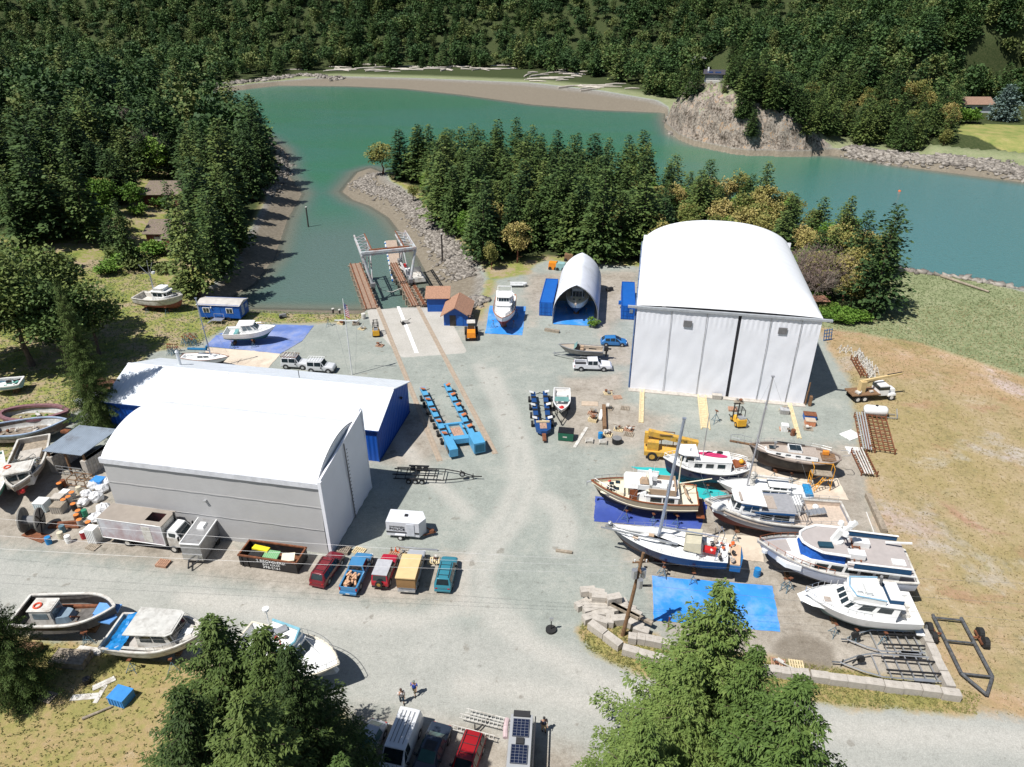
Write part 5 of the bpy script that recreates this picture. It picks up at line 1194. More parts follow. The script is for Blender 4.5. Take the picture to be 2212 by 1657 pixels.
MB().cyl((6.4,.3,z+.15),(6.4,.3,z+.5),.3).build('windlass',white,t);MB().box((3.9,1.0,z+.6),(1.2,.9,.5)).build('locker',white,t)
prop_up(t,L,5.2,'tripod stand under the largest white and blue yacht',(.3,.55,.8))
t,L=place('flybridge_cruiser','white flybridge sport cruiser with open cockpit, nearest the two empty galvanised trailers','boat',P(1736,1283,2.9),P(1976,1319,2.2))
h=hull(t,L,4.3,1.9,white,pm('green_grey_bottom',(.1,.17,.17),.7),stripe=pm('stripe_grey',(.4,.45,.48),.4),sheer=.75,stern=.92,pw=2.4,rake=1.6,bulw=.05,rail=.06,keelz=.55,well=[(.02,.2,.75,.25)])
z=2.35
cabin(t,.3,5.2,3.2,1.6,z-.05,z+.5,1.2,0,.3,white,False,side=0,front=0,name='trunk_cabin',ch=1.0)
c=cabin(t,-2.7,2.6,3.5,3.0,z-.05,z+1.4,1.5,-.3,.25,white,white,.25,side=2,front=3,back=2,wband=(.5,.86),ch=.6,gap=.25)
MB().prism([(1.1,-1.2),(1.4,0),(1.1,1.2),(-1.6,1.5),(-1.6,-1.5)],z+1.5,z+2.0).build('flybridge',white,t)
MB().tube([(-1.6,-1.5,z+2.1),(.9,-1.2,z+2.15),(1.25,0,z+2.2),(.9,1.2,z+2.15),(-1.6,1.5,z+2.1)],.07,6).build('flybridge_rim',pm('rim_blue',(.25,.42,.55),.5),t)
MB().box((-.2,.1,z+2.2),(.5,1.8,.5)).box((.5,.2,z+2.15),(.4,1.2,.35)).build('helm_seat',white,t);MB().box((-2.6,0,z+1.75),(1.2,2.4,.35)).build('canvas',pm('navy_canvas',(.01,.06,.14),.8),t);MB().box((-2.6,0,z+1.96),(1.15,2.3,.06)).build('canvas_top',white,t)
MB().bar((-1.9,-1.1,z+1.7),(-1.3,-.2,z+3.4),.22).build('radar_arch',tyregrey,t)
MB().cyl((-.9,.9,z+2),(1.4,.95,z+3.0),.03).parts('antenna',white,t)
MB().box((-L/2-.3,0,.9),(.7,3.4,.1)).build('swim_platform',white,t);MB().box((-4.1,.2,z-.45),(.7,.7,.5)).box((-4.6,-.7,z-.45),(.5,.5,.5)).parts('cockpit_seat',offwhite,t)
for x in(-.3,2.2):MB().cyl((x,-2.18,z-.35),(x,-2.2,z+.2-1.1),.13,n=8).parts('fender',offwhite,t)
MB().box((2.9,.3,z+.53),(.6,.6,.05)).parts('hatch',teakdeck,t);railing(t,h,.45,.99,.7,.02,chrome,8,.12,1)
MB().box((L/2-.6,-.9,1.9),(1.3,1.1,.08),ry=.5,rz=.2).build('hull_door_panel',white,t);prop_up(t,L,4.2,'tripod stand under the white flybridge cruiser',(.3,.55,.72),(-1,1))
t,L=place('sailboat','long dark blue sailboat with mast and boom, beige sprayhood and a dinghy on its stern','boat',P(1319,1140,3.2),P(1572,1196,2.8))
h=hull(t,L,4.1,2.0,navy,pm('dark_maroon',(.05,.015,.02),.6),sheer=.45,stern=.72,pw=1.9,rake=1.2,railm=white,bulw=.07,rail=.05,keelz=.85,keel=(.38,.6,.8),well=[(.05,.22,.55,.6)])
z=2.95
cabin(t,-2.9,3.2,2.7,1.0,z-.08,z+.38,.9,.0,.25,white,False,side=3,front=0,wband=(.3,.75),gap=.5,ch=1.2,gm=pm('grey_port',(.2,.2,.2),.4))
MB().add([(-1.6,-1.3,z+.35),(-1.6,1.3,z+.35),(-1.75,1.15,z+1.15),(-1.75,-1.15,z+1.15),(-3.3,-1.35,z+.3),(-3.3,1.35,z+.3),(-3.2,1.15,z+1.4),(-3.2,-1.15,z+1.4)],[(0,1,2,3),(3,2,6,7),(0,3,7,4),(1,5,6,2)]).build('sprayhood',pm('beige_canvas',(.5,.46,.34),.9,0,.1),t)
m0=P(1424.5,1150,z);lx=(Matrix.Translation(t.location)@Matrix.Rotation(t.rotation_euler[2],4,'Z')).inverted()@m0
mast(t,lx.x,z+.3,14.3,.17,.065,5.6,1.35,pm('mast_grey',(.36,.4,.48),.35,.5),(.42,.7),(L/2-.2,z+.4,-L/2+.3,z,1.9),4.)
MB().prism([(6.2,-.2),(4,-.55),(-.3,-.55),(-.6,-.2),(4,.05)],z+.42,z+.62).build('folded_sail',white,t);MB().bar((6.8,.75,z+.75),(-1.0,1.0,z+.7),.14).build('spinnaker_pole',alu,t)
for x,y in((1.7,.1),(-.1,-.5),(3.2,.9)):MB().box((x,y,z+.44),(.55,.45,.06)).parts('hatch',canvas_tan,t)
MB().box((-4.1,.2,z+.1),(1.2,.7,.35)).build('cockpit_table',redp,t)
m=MB();rg2=random.Random(4)
for k in range(22):m.blob((-4.2-rg2.random()*2.4,rg2.uniform(-1.5,1.5),z+.1+rg2.random()*.3),rg2.uniform(.1,.25),k,mi=k%4)
m.parts('cockpit_gear',[offwhite,black,orange,teakdeck],t)
m=MB();
for s in(-1,1):m.tube([(-L/2+1.2,s*1.5,z),(-L/2+.9,s*1.5,z+1.9),(-L/2+.6,0,z+2.2)],.04,5)
m.build('stern_arch',chrome,t)
MB().prism([(-L/2-.3,-1.6),(-L/2-1.3,-1.5),(-L/2-1.5,0),(-L/2-1.3,1.5),(-L/2-.3,1.6)],z-.9,z-.2).build('dinghy',pm('blue_dinghy',(.02,.12,.3),.5),t);MB().prism([(-L/2-.25,-1.65),(-L/2-1.25,-1.5),(-L/2-1.2,1.4),(-L/2-.25,1.5)],z-.2,z-.05).build('dinghy_cover',pm('peach_canvas',(.6,.42,.28),.9),t)
text("c'est le bon",.36,t,(-L/2+2.4,-1.92,z-.52),(R(83),0,R(-7)),pm('pale_blue_letters',(.2,.4,.5),.6),shear=.4)
MB().blob((L/2+.1,0,z+.85),.25,2).box((L/2+.2,0,z+.45),(.7,.3,.25)).build('anchor',steel,t)
railing(t,h,.02,.98,.6,.014,steel,11,.1,2);prop_up(t,L,4.0,'tripod stand under the long dark blue sailboat',(.25,.5,.7))
t,L=place('motor_yacht','white motor yacht seen bow on, on a bright blue tarp right of the huts','boat',P(1084,690,3.4),P(1094,632,3.0));L=12.5
h=hull(t,L,4.0,2.1,white,bottomred,stripe=pm('boot_red',(.4,.03,.03),.5),sheer=.8,stern=.9,deckm=white,railm=pm('teak_rail',(.4,.17,.1),.6),bulw=.3,keelz=.6)
z=2.7
cabin(t,-3.5,2.4,3.2,2.8,z-.3,z+1.3,.5,0,.12,white,white,.2,side=4,front=0);cabin(t,-1.6,1.4,2.9,2.5,z+1.3,z+2.5,.4,0,.12,white,white,.3,side=2,front=4,name='wheelhouse',rname='wheelhouse_roof',ch=.4)
cabin(t,2.0,4.3,2.4,1.3,z-.1,z+.5,.5,0,.1,white,False,side=0,front=0,name='trunk_cabin');MB().bar((-1.2,-1.2,z+2.6),(-1.4,-1.2,z+3.6),.1).bar((-1.2,1.2,z+2.6),(-1.4,1.2,z+3.6),.1).bar((-1.4,-1.2,z+3.6),(-1.4,1.2,z+3.6),.12).build('radar_arch',white,t)
railing(t,h,.3,.98,.6,.02,chrome,8,.1,2);prop_up(t,L,3.9,'tripod stand under the bow-on white yacht',(.3,.7))
t,L=place('motor_yacht','white motor yacht parked inside the pointed boat shelter, bow out','boat',P(1243,664,3.0),P(1252,610,3.0));L=12
h=hull(t,L,4.2,2.1,white,bottomblue,sheer=.8,stern=.9,deckm=cream,bulw=.08,keelz=.6,rail=.06,rake=1.5)
cabin(t,-3.5,1.6,3.2,2.6,2.6,4.1,1.2,0,.2,white,white,.1,side=3,front=3,wband=(.3,.85),ch=.5);cabin(t,0,4.0,2.8,1.3,2.6,3.1,.6,0,.2,cream,False,side=0,front=0,name='trunk_cabin',ch=.8)
for y in(-.5,.5):MB().box((2.6,y,3.13),(.45,.4,.05)).parts('hatch',glass,t)
railing(t,h,.5,.99,.6,.02,chrome,7,.1,1);MB().box((L/2+.1,0,3.6),(.6,.3,.25)).build('anchor',teakdeck,t)
prop_up(t,L,4.0,'tripod stand under the yacht in the shelter',(.3,.7))
def trailer_small(t,L,w_,m_=steel,n=2,x0=-1.2):
    m=MB()
    for s in(-1,1):m.bar((-L/2+.3,s*w_/2,.55),(L*.25,s*w_/2,.55),.1).bar((L*.25,s*w_/2,.55),(L/2+.9,0,.5),.1)
    for k in range(4):x=-L/2+.5+k*L*.18;m.bar((x,-w_/2,.55),(x,w_/2,.55),.08)
    m.bar((L/2+.6,0,0.1),(L/2+.6,0,.9),.08);m.build('trailer_frame',m_,t)
    for k in range(n):
        for s in(-1,1):
            wh=MB().cyl((x0+k*.75,s*(w_/2+.1),.34),(x0+k*.75,s*(w_/2+.32),.34),.34,n=12).build('wheel',rubber,t)
            MB().cyl((x0+k*.75,s*(w_/2+.33),.34),(x0+k*.75,s*(w_/2+.335),.34),.17,n=8).build('rim',alu,wh)
    for s in(-1,1):MB().box((x0+(n-1)*.375,s*(w_/2+.21),.74),(.75*n+.2,.28,.05)).build('mudguard',m_,t)
t,L=place('speedboat','white open speedboat on a trailer, pointing at the camera beside the dark blue boat mover','boat',P(1213,888,1.7),P(1214,841,1.7));L=6.6
h=hull(t,L,2.45,1.05,white,white,sheer=.3,stern=.95,pw=2.3,rake=.8,bulw=.06,rail=.07,keelz=.7,deckm=pm('ivory_liner',(.6,.58,.55),.6),well=[(.03,.9,.55,.16)])
MB().sheet((.5,-1.0,1.8),(.5,1.0,1.8),(.1,.95,2.3),(.1,-.95,2.3),.03).build('windscreen',pm('green_glass',(.15,.3,.28),.1),t)
MB().box((-.5,-.55,1.5),(.6,.5,.5)).box((-.5,.55,1.5),(.6,.5,.5)).box((-1.8,0,1.45),(.7,1.5,.4)).parts('seat',white,t);MB().blob((1.6,0,1.4),(.5,.35,.2),3).build('red_gear',redp,t)
trailer_small(t,L,1.7,black)
t,L=place('aluminium_boat','bare aluminium fishing boat with a large black outboard, on a trailer beside the white pickup','boat',P(1219,752,1.5),P(1290,757,1.5));L=7.2
h=hull(t,L,2.5,1.15,pm('dull_aluminium',(.25,.24,.23),.5,.5,.1),pm('dull_aluminium_bottom',(.3,.3,.3),.5,.5),sheer=.35,stern=.93,pw=2.2,rake=.9,bulw=.06,rail=.08,keelz=.65,deckm=pm('tan_floor',(.4,.34,.27),.8),railm=alu,well=[(.03,.62,.65,.12)])
MB().sheet((1.1,-1.05,1.85),(1.1,1.05,1.85),(.6,.95,2.45),(.6,-.95,2.45),.03).build('windscreen',pm('green_glass',(.15,.3,.28),.1),t)
MB().box((-.2,.5,1.6),(.5,.5,.6)).box((-.2,-.5,1.6),(.5,.5,.6)).parts('seat',canvas_tan,t);MB().box((-L/2-.45,0,1.9),(.7,.45,.6)).box((-L/2-.5,0,1.2),(.3,.2,1.2)).box((-L/2-.9,0,1.95),(.7,.2,.2)).build('outboard_motor',black,t)
MB().box((-1.9,0,1.75),(1.2,.15,.15)).build('rack',black,t);trailer_small(t,L,1.8,steel)
t,L=place('cabin_cruiser','white cabin cruiser with a hardtop standing on the faded blue tarp near the office trailer','boat',P(596,704,2.9),P(486,716,2.3))
h=hull(t,L,3.5,1.65,white,pm('teal_bottom',(.03,.1,.1),.7),sheer=.55,stern=.92,pw=2.5,rake=1.3,bulw=.05,rail=.06,keelz=.75,well=[(.03,.34,.65,.2)])
z=2.4
c=cabin(t,-1.2,1.7,2.6,2.3,z-.1,z+1.25,1.1,0,.2,white,white,.2,side=2,front=3,wband=(.4,.88),roofx=-.5,gm=lglass,ch=.4);cabin(t,1.0,3.6,2.4,1.1,z-.1,z+.35,.6,0,.2,white,False,side=0,front=0,name='trunk_cabin',ch=.8)
MB().box((-2.4,0,z-.35),(.5,1.8,.45)).parts('seat',pm('teal_seat',(.15,.35,.35),.6),t);railing(t,h,.45,.99,.5,.018,chrome,7,.1,1)
prop_up(t,L,3.4,'tripod stand under the cabin cruiser on the faded blue tarp',(.15,.55))
t,L=place('fishing_boat','old white fishing trawler with red bottom standing in the grass, upper left','boat',P(395,642,2.9),P(298,637,2.6))
h=hull(t,L,4.0,2.1,offwhite,pm('faded_red_bottom',(.25,.08,.07),.8,0,.3),sheer=.8,stern=.9,pw=2.6,rake=.5,bulw=.45,rail=.12,keelz=.5,deckm=offwhite,railm=offwhite,well=[(.03,.42,.9,.25)])
z=2.6
c=cabin(t,-.8,2.2,2.5,2.3,z-.2,z+1.4,.2,0,.08,white,white,.25,side=2,front=3,wband=(.5,.85),ch=.5);cabin(t,-.5,1.5,2.1,1.9,z+1.48,z+2.1,-.1,.3,-.1,white,False,side=0,front=0,name='flybridge',ch=.3)
MB().cyl((-1.1,0,z),(-1.0,0,z+4.6),.16,.12).cyl((-1.1,0,z+4.0),(-2.4,-.5,z+6.2),.07).cyl((-1.1,0,z+4.0),(-1.3,.5,z+6.8),.05).cyl((-1.1,0,z+4.2),(-.2,.3,z+6.5),.05).bar((-2.0,-.7,z+4.6),(0,.6,z+4.6),.08).build('mast',steel,t)
MB().cyl((-.4,.2,z+4.4),(-.4,.2,z+4.8),.3,.3,10).parts('radar_dome',white,t);railing(t,h,.55,.98,.5,.02,steel,6,.1,1)
prop_up(t,L,3.9,'tripod stand under the old fishing trawler in the grass',(.3,.7),(-1,))
t,L=place('sailboat','small white sailboat with blue sail cover, half hidden behind the blue building','boat',P(496,773,1.9),P(392,768,1.9))
h=hull(t,L,2.7,1.3,white,bottomblack,sheer=.3,stern=.6,pw=2.0,rake=1.0,bulw=.05,rail=.05,keelz=.6,railm=teak,well=[(.06,.3,.4,.4)])
cabin(t,-1.2,1.8,1.7,1.1,1.9,2.35,.4,0,.2,white,False,side=2,front=0,ch=.5)
mast(t,.9,2.1,9.6,.1,.03,3.4,.95,pm('mast_grey',(.36,.4,.48),.35,.5),(.5,),(L/2,2.3,-L/2,2.2,1.2),3.);MB().tube([(.6,0,3.8),(.4,0,3.25),(-2.6,0,3.2)],.2,6).build('sail_cover',pm('teal_canvas',(.01,.14,.3),.8),t)
wreckw=pm('wreck_white',(.45,.45,.43),.8,0,.2,2,dirt=.5,dcol=(.25,.22,.18));maroon=pm('maroon_gunwale',(.2,.1,.11),.8,0,.25,3)
def junk(t,x0,x1,w_,z,n,seed,mats,s=(.12,.4)):
    r2=random.Random(seed)
    for k in range(n):
        m=MB();c=(r2.uniform(x0,x1),r2.uniform(-w_,w_),z+r2.uniform(0,.3));a=r2.uniform(*s)
        if r2.random()<.5:m.box(c,(a*r2.uniform(1,3),a*1.4,a*.7),rz=r2.uniform(0,3),rx=r2.uniform(-.3,.3))
        elif r2.random()<.5:m.blob(c,a*.7,k)
        else:m.bar(c,(c[0]+r2.uniform(-1.2,1.2),c[1]+r2.uniform(-.6,.6),c[2]+.15),.08)
        m.build('junk',r2.choice(mats),t)
t,L=place('wooden_boat','open wreck with a wide maroon gunwale and weeds growing inside, beside the huge fir','boat',P(150,893,1.5),P(4,893,1.5))
h=hull(t,L,4.0,1.4,wreckw,wreckw,sheer=.3,dbl=True,pw=2.6,rake=.3,bulw=.9,rail=.32,keelz=.2,deckm=pm('weedy_floor',(.25,.22,.12),.9,0,.4,3),railm=maroon);junk(t,-3,3,1.0,.9,10,1,[offwhite,wood,oak_m])
t,L=place('wooden_boat','open white wooden hull with blue rail full of scrap, in front of the maroon one','boat',P(146,912,2.0),P(-22,932,1.7))
h=hull(t,L,4.2,1.6,wreckw,wreckw,sheer=.6,stern=.7,pw=2.2,rake=.9,bulw=1.0,rail=.14,keelz=.3,deckm=pm('rotten_floor',(.22,.18,.14),.9,0,.4,3),railm=pm('pale_blue_rail',(.3,.38,.5),.8,dirt=.3));junk(t,-4.5,5,1.2,1.05,30,2,[offwhite,wood,tyregrey,rust,concrete],(.15,.5))
t,L=place('fishing_boat','derelict work boat with crab gear on deck and orange ring on its roof','boat',P(32,1062,2.2),P(75,948,1.9))
h=hull(t,L,4.0,1.7,offwhite,bottomred,sheer=.8,stern=.9,pw=2.4,rake=.6,bulw=.7,rail=.14,keelz=.4,deckm=wood,railm=offwhite)
c=cabin(t,1.6,4.0,3.0,2.8,1.4,3.2,.4,0,.08,offwhite,offwhite,.2,side=1,front=2,wband=(.5,.85),ch=.15);MB().box((-2.6,0,1.6),(2.2,2.4,.5)).build('hold_cover',concrete,t)
m=MB();r2=random.Random(8)
for k in range(26):
    c=Vector((r2.uniform(-1.2,1.4),r2.uniform(-1.4,1.4),r2.uniform(1.7,2.6)));q=[c+Vector((.45*math.cos(a+k),.45*math.sin(a+k),.15*math.sin(a*2+k)))for a in[j*.785 for j in range(9)]];m.tube(q,.035,4)
m.build('crab_pots',pm('pot_grey',(.12,.13,.13),.8,0,.5),t);junk(t,-1.2,1.3,1.3,1.7,14,12,[offwhite,steel,pm('net_green',(.1,.3,.25),.8),black],(.12,.3))
m=MB();m.tube([(2.2+.32*math.cos(a),-1.1+.32*math.sin(a),3.36)for a in[j*.524 for j in range(13)]],.09,6);m.build('life_ring',pm('ring_orange',(.7,.1,.05),.6),t);MB().blob((L/2-.3,0.6,1.9),.3,1,rough=.02).build('buoy',redp,t)
t,L=place('small_boat','pale blue and white open boat heaped with gear, above the wrecks','boat',P(-30,832,1.6),P(46,824,1.6))
h=hull(t,L,2.9,1.1,pm('pale_blue_side',(.3,.5,.6),.6),wreckw,sheer=.3,stern=.9,bulw=.5,rail=.16,keelz=.6);junk(t,-2.8,1,.8,1.4,12,5,[pm('net_green',(.1,.3,.25),.8),black,offwhite]);prop_up(t,L,2.8,'tripod stand under the pale blue open boat',(.25,),(-1,))
t,L=place('aluminium_boat','flat aluminium skiff with a white rail beside the blue building','boat',P(222,846,1.5),P(170,870,1.5))
h=hull(t,L,2.4,.9,alu,alu,sheer=.15,stern=1.0,pw=4,rake=.5,bulw=.04,rail=.06,keelz=.6,deckm=pm('skiff_deck',(.55,.58,.6),.6));railing(t,h,.6,.97,.5,.04,white,4,.1,1)
a_,b_=P(180,846),P(252,856);t=thing('flatbed','rusty brown flatbed body with boards, half hidden behind the blue building','flatbed',(a_+b_)/2,ang(a_,b_));l_=(b_-a_).length
MB().box((0,0,.9),(l_+1,2.6,.3)).build('bed',brownwood,t);MB().box((0,1.3,1.5),(l_+1,.12,1.1)).build('side_board',pm('rust_brown',(.2,.1,.07),.8,0,.2),t);MB().box((0,-1.3,1.15),(l_+1,.12,.4)).build('side_board',wood,t)
for x in(-l_/2,l_/2):
    for s in(-1,1):MB().cyl((x*.7,s*1.0,.42),(x*.7,s*1.3,.42),.42,n=12).build('wheel',rubber,t)
t,L=place('small_boat','green hulled boat only just showing at the left edge','boat',P(-18,1090,2.0),P(-18,985,1.8))
hull(t,L,3.0,1.6,pm('sea_green_hull',(.1,.35,.28),.6),bottomred,sheer=.4,deckm=offwhite,bulw=.3)
t,L=place('workboat','black hulled open workboat with a small white wheelhouse, at the gravel road bottom left','boat',P(251,1319,2.3),P(46,1326,1.9))
h=hull(t,L,4.0,1.95,blackhull,blackhull,sheer=.45,stern=.92,pw=3.0,rake=.4,bulw=1.0,rail=.15,keelz=.45,deckm=pm('grimy_floor',(.13,.12,.11),.9,0,.3,3),railm=offwhite)
c=cabin(t,-3.0,-.9,1.7,1.7,1.2,3.0,.15,0,.1,offwhite,offwhite,.12,side=1,front=1,wband=(.5,.85),ch=.1,gm=lglass);cabin(t,-.9,.5,1.6,1.4,1.2,2.1,.3,0,.1,pm('wet_blue_box',(.2,.27,.33),.6),False,side=0,front=0,name='engine_box')
MB().tube([(-2.4+.32*math.cos(a),-.2+.32*math.sin(a),3.18)for a in[j*.524 for j in range(13)]],.09,6).build('life_ring',MC['ring_orange'],t)
lidb=pm('lid_blue',(.12,.3,.62),.6);MB().box((3.3,.45,2.0),(2.2,1.2,.12),rx=.2,rz=-.1).box((3.4,-.6,1.95),(2.2,1.0,.1),rx=-.15,rz=-.2).build('blue_lid',lidb,t)
MB().box((-.0,1.2,1.6),(4.6,.3,.3)).bar((.9,.2,1.3),(.5,-.6,2.2),.12).build('timber',rust,t);junk(t,-.5,2.4,1.2,1.3,8,9,[brownwood,wood,offwhite]);prop_up(t,L,3.9,'tripod stand under the black hulled workboat',(.72,),(-1,))
t,L=place('fishing_boat','weathered white boat with a big flat cabin roof and crumpled blue tarp on its stern','boat',P(446,1368,2.6),P(243,1366,2.0))
h=hull(t,L,4.4,1.7,offwhite,bottomblack,sheer=.75,stern=.9,pw=2.3,rake=.9,bulw=.35,rail=.12,keelz=.5,deckm=pm('worn_deck',(.45,.42,.38),.9,0,.15,3,dirt=.2),railm=offwhite)
c=cabin(t,-1.2,2.4,2.9,2.7,1.8,3.6,.7,0,.1,offwhite,pm('stained_roof',(.55,.54,.5),.7,0,.1,2,dirt=.4,dcol=(.25,.23,.2)),.35,side=2,front=3,wband=(.5,.88),roofx=-.6,ch=.3);cabin(t,1.6,4.2,2.4,1.6,1.9,2.6,.4,0,.1,offwhite,False,side=2,front=0,wband=(.35,.7),name='trunk_cabin')
m=MB();r2=random.Random(6);rings=[]
for i in range(13):
    y=-2.1+4.2*i/12;rings.append([(-L/2+.2+x*.28+.1*r2.random(),y,(2.15 if x else 1.5)+.28*r2.random())for x in range(7)])
m.rings(rings,closed=False);m.build('blue_tarp',pm('crumpled_blue_tarp',(.01,.2,.5),.5,0,.2,4),t)
m=MB()
for s in(0,.25,.5):m.bar((-L/2+1.2,-1.8+s*.4,2.25),(1.5,-1.9+s*.3,2.3),.06)
m.build('pipe',offwhite,t);MB().box((2.7,.1,2.66),(.7,.6,.1)).parts('hatch',white,t);railing(t,h,.5,.98,.6,.02,steel,6,.1,1);prop_up(t,L,4.2,'tripod stand under the weathered boat with the blue tarp',(.3,.7),(-1,))
t,L=place('flybridge_cruiser','white sport cruiser with pale blue windscreen frame, half hidden by the dark spruces','boat',P(734,1441,2.7),P(515,1384,2.3))
h=hull(t,L,4.6,1.8,white,bottomblue,sheer=.7,stern=.9,pw=2.8,rake=1.3,bulw=.12,rail=.1,keelz=.6,railm=pm('ivory_rail',(.68,.62,.5),.5),well=[(.03,.42,.8,.25)])
c=cabin(t,-2.2,2.0,3.6,3.2,2.1,3.6,1.0,0,.25,white,white,.15,side=3,front=3,wband=(.35,.85),ch=.4);cabin(t,1.4,4.8,3.0,1.6,2.1,2.75,.8,0,.3,white,False,side=0,front=0,name='trunk_cabin',ch=1.0)
MB().tube([(-2.2,-1.5,4.3),(.6,-1.3,4.3),(1.0,0,4.35),(.6,1.3,4.3),(-2.2,1.5,4.3)],.12,6).build('flybridge_screen',pm('pale_teal',(.2,.42,.5),.5),t);MB().prism([(.9,-1.2),(.9,1.2),(-2.2,1.5),(-2.2,-1.5)],3.7,4.1).build('flybridge',white,t)
junk(t,-2,.4,1.0,4.15,12,14,[tyregrey,white,steel,redp]);MB().cyl((-2.6,1.4,3.6),(-2.6,1.4,5.4),.05).cyl((-2.6,1.4,5.4),(-2.6,1.4,5.6),.3,.3,10).parts('radar_dome',white,t)
m=MB();m.tube([(h['X'](u,1),s_*(h['hb'](u)+.5),h['zs'](u)+.7)for s_,us in((-1,[.6+i*.04 for i in range(10)]),)for u in us],.03,4);railing(t,h,.5,.99,.7,.025,chrome,8,.02,1);prop_up(t,L,4.4,'tripod stand under the white cruiser behind the spruces',(.6,),(1,))
o=MB().tube([(-1.6,-.6,.5),(1.0,-.6,.5),(1.7,0,.6),(1.0,.6,.5),(-1.6,.6,.5)],.24,8).box((-.3,0,.4),(2.6,1.0,.08)).build('inflatable_dinghy',pm('pale_grey_rubber',(.55,.56,.55),.6),loc=W('g',40,300),rz=.0);tag(o,'pale grey inflatable dinghy lying behind the bow-on white yacht','dinghy')
# ---------------------------------------------------------------- vehicles
def carpaint(n,c,dirt=0.):return pm(n,c,.25,0,.04,coat=.5,dirt=dirt)
darktrim=pm('dark_trim',(.03,.03,.032),.6);lamp_r=pm('tail_lamp_red',(.4,.01,.01),.2);lamp_w=pm('head_lamp',(.7,.72,.75),.1,spec=.8)
def wheels(t,xs_,w_,r=.34,tw=.24,tyre='wheel',rimm=None,dual=False):
    for x in xs_:
        for s in(-1,1):
            wh=MB().cyl((x,s*(w_/2-tw),r),(x,s*w_/2,r),r,n=14).build(tyre,rubber,t)
            MB().cyl((x,s*w_/2,r),(x,s*(w_/2+.012),r),r*.58,r*.5,10).build('rim',rimm or alu,wh)
CARS={
 'suv':dict(L=4.7,W=1.86,st=[(0,.45,.72,.85,.86,.8),(.1,.3,1.0,1.06,.95,.84),(.42,.26,1.08,1.7,.98,.74),(2.85,.24,1.02,1.74,.99,.76),(3.6,.24,1.0,1.08,.99,.82),(4.5,.28,.86,.97,.95,.76),(4.7,.4,.6,.76,.84,.7)],wx=(.95,3.75),g=(2,3,3),r=.36),
 'jeep':dict(L=4.1,W=1.75,st=[(0,.5,.8,.95,.94,.9),(.05,.4,1.05,1.12,.97,.92),(.2,.38,1.15,1.78,.98,.88),(2.3,.36,1.12,1.8,.98,.86),(2.75,.36,1.1,1.15,.98,.9),(3.95,.4,.98,1.06,.92,.8),(4.1,.45,.7,.9,.88,.75)],wx=(.75,3.3),g=(2,3,2),r=.38),
 'hatch':dict(L=4.3,W=1.78,st=[(0,.4,.7,.8,.86,.8),(.12,.28,.92,.98,.95,.84),(.62,.24,.98,1.42,.98,.7),(2.3,.22,.95,1.52,.99,.73),(3.35,.22,.9,.98,.99,.8),(4.1,.26,.72,.8,.93,.72),(4.3,.34,.5,.62,.82,.66)],wx=(.8,3.45),g=(2,3,2),r=.32),
 'beetle':dict(L=4.1,W=1.72,st=[(0,.38,.6,.68,.78,.6),(.3,.26,.82,.9,.93,.7),(1.0,.22,.95,1.38,.98,.66),(2.0,.22,.92,1.48,.99,.7),(3.0,.22,.88,.98,.98,.74),(3.8,.26,.7,.76,.9,.62),(4.1,.34,.5,.56,.72,.5)],wx=(.8,3.3),g=(2,3,1),r=.33),
 'sedan':dict(L=4.85,W=1.84,st=[(0,.4,.72,.8,.86,.78),(.12,.28,.92,.98,.94,.82),(.95,.22,.98,1.02,.98,.8),(1.6,.22,.96,1.42,.98,.7),(2.75,.22,.94,1.46,.99,.72),(3.55,.22,.92,.98,.99,.8),(4.6,.26,.74,.82,.94,.74),(4.85,.36,.52,.62,.82,.68)],wx=(.95,3.85),g=(3,4,2),r=.33),
 'van':dict(L=5.3,W=2.0,st=[(0,.42,.8,1.0,.94,.9),(.06,.32,1.2,1.3,.97,.92),(.18,.3,1.3,2.02,.98,.84),(3.7,.28,1.25,2.08,.99,.84),(4.45,.28,1.12,1.2,.98,.84),(5.15,.3,.95,1.02,.94,.8),(5.3,.42,.65,.78,.86,.76)],wx=(1.1,4.35),g=(2,3,2),r=.35),
}
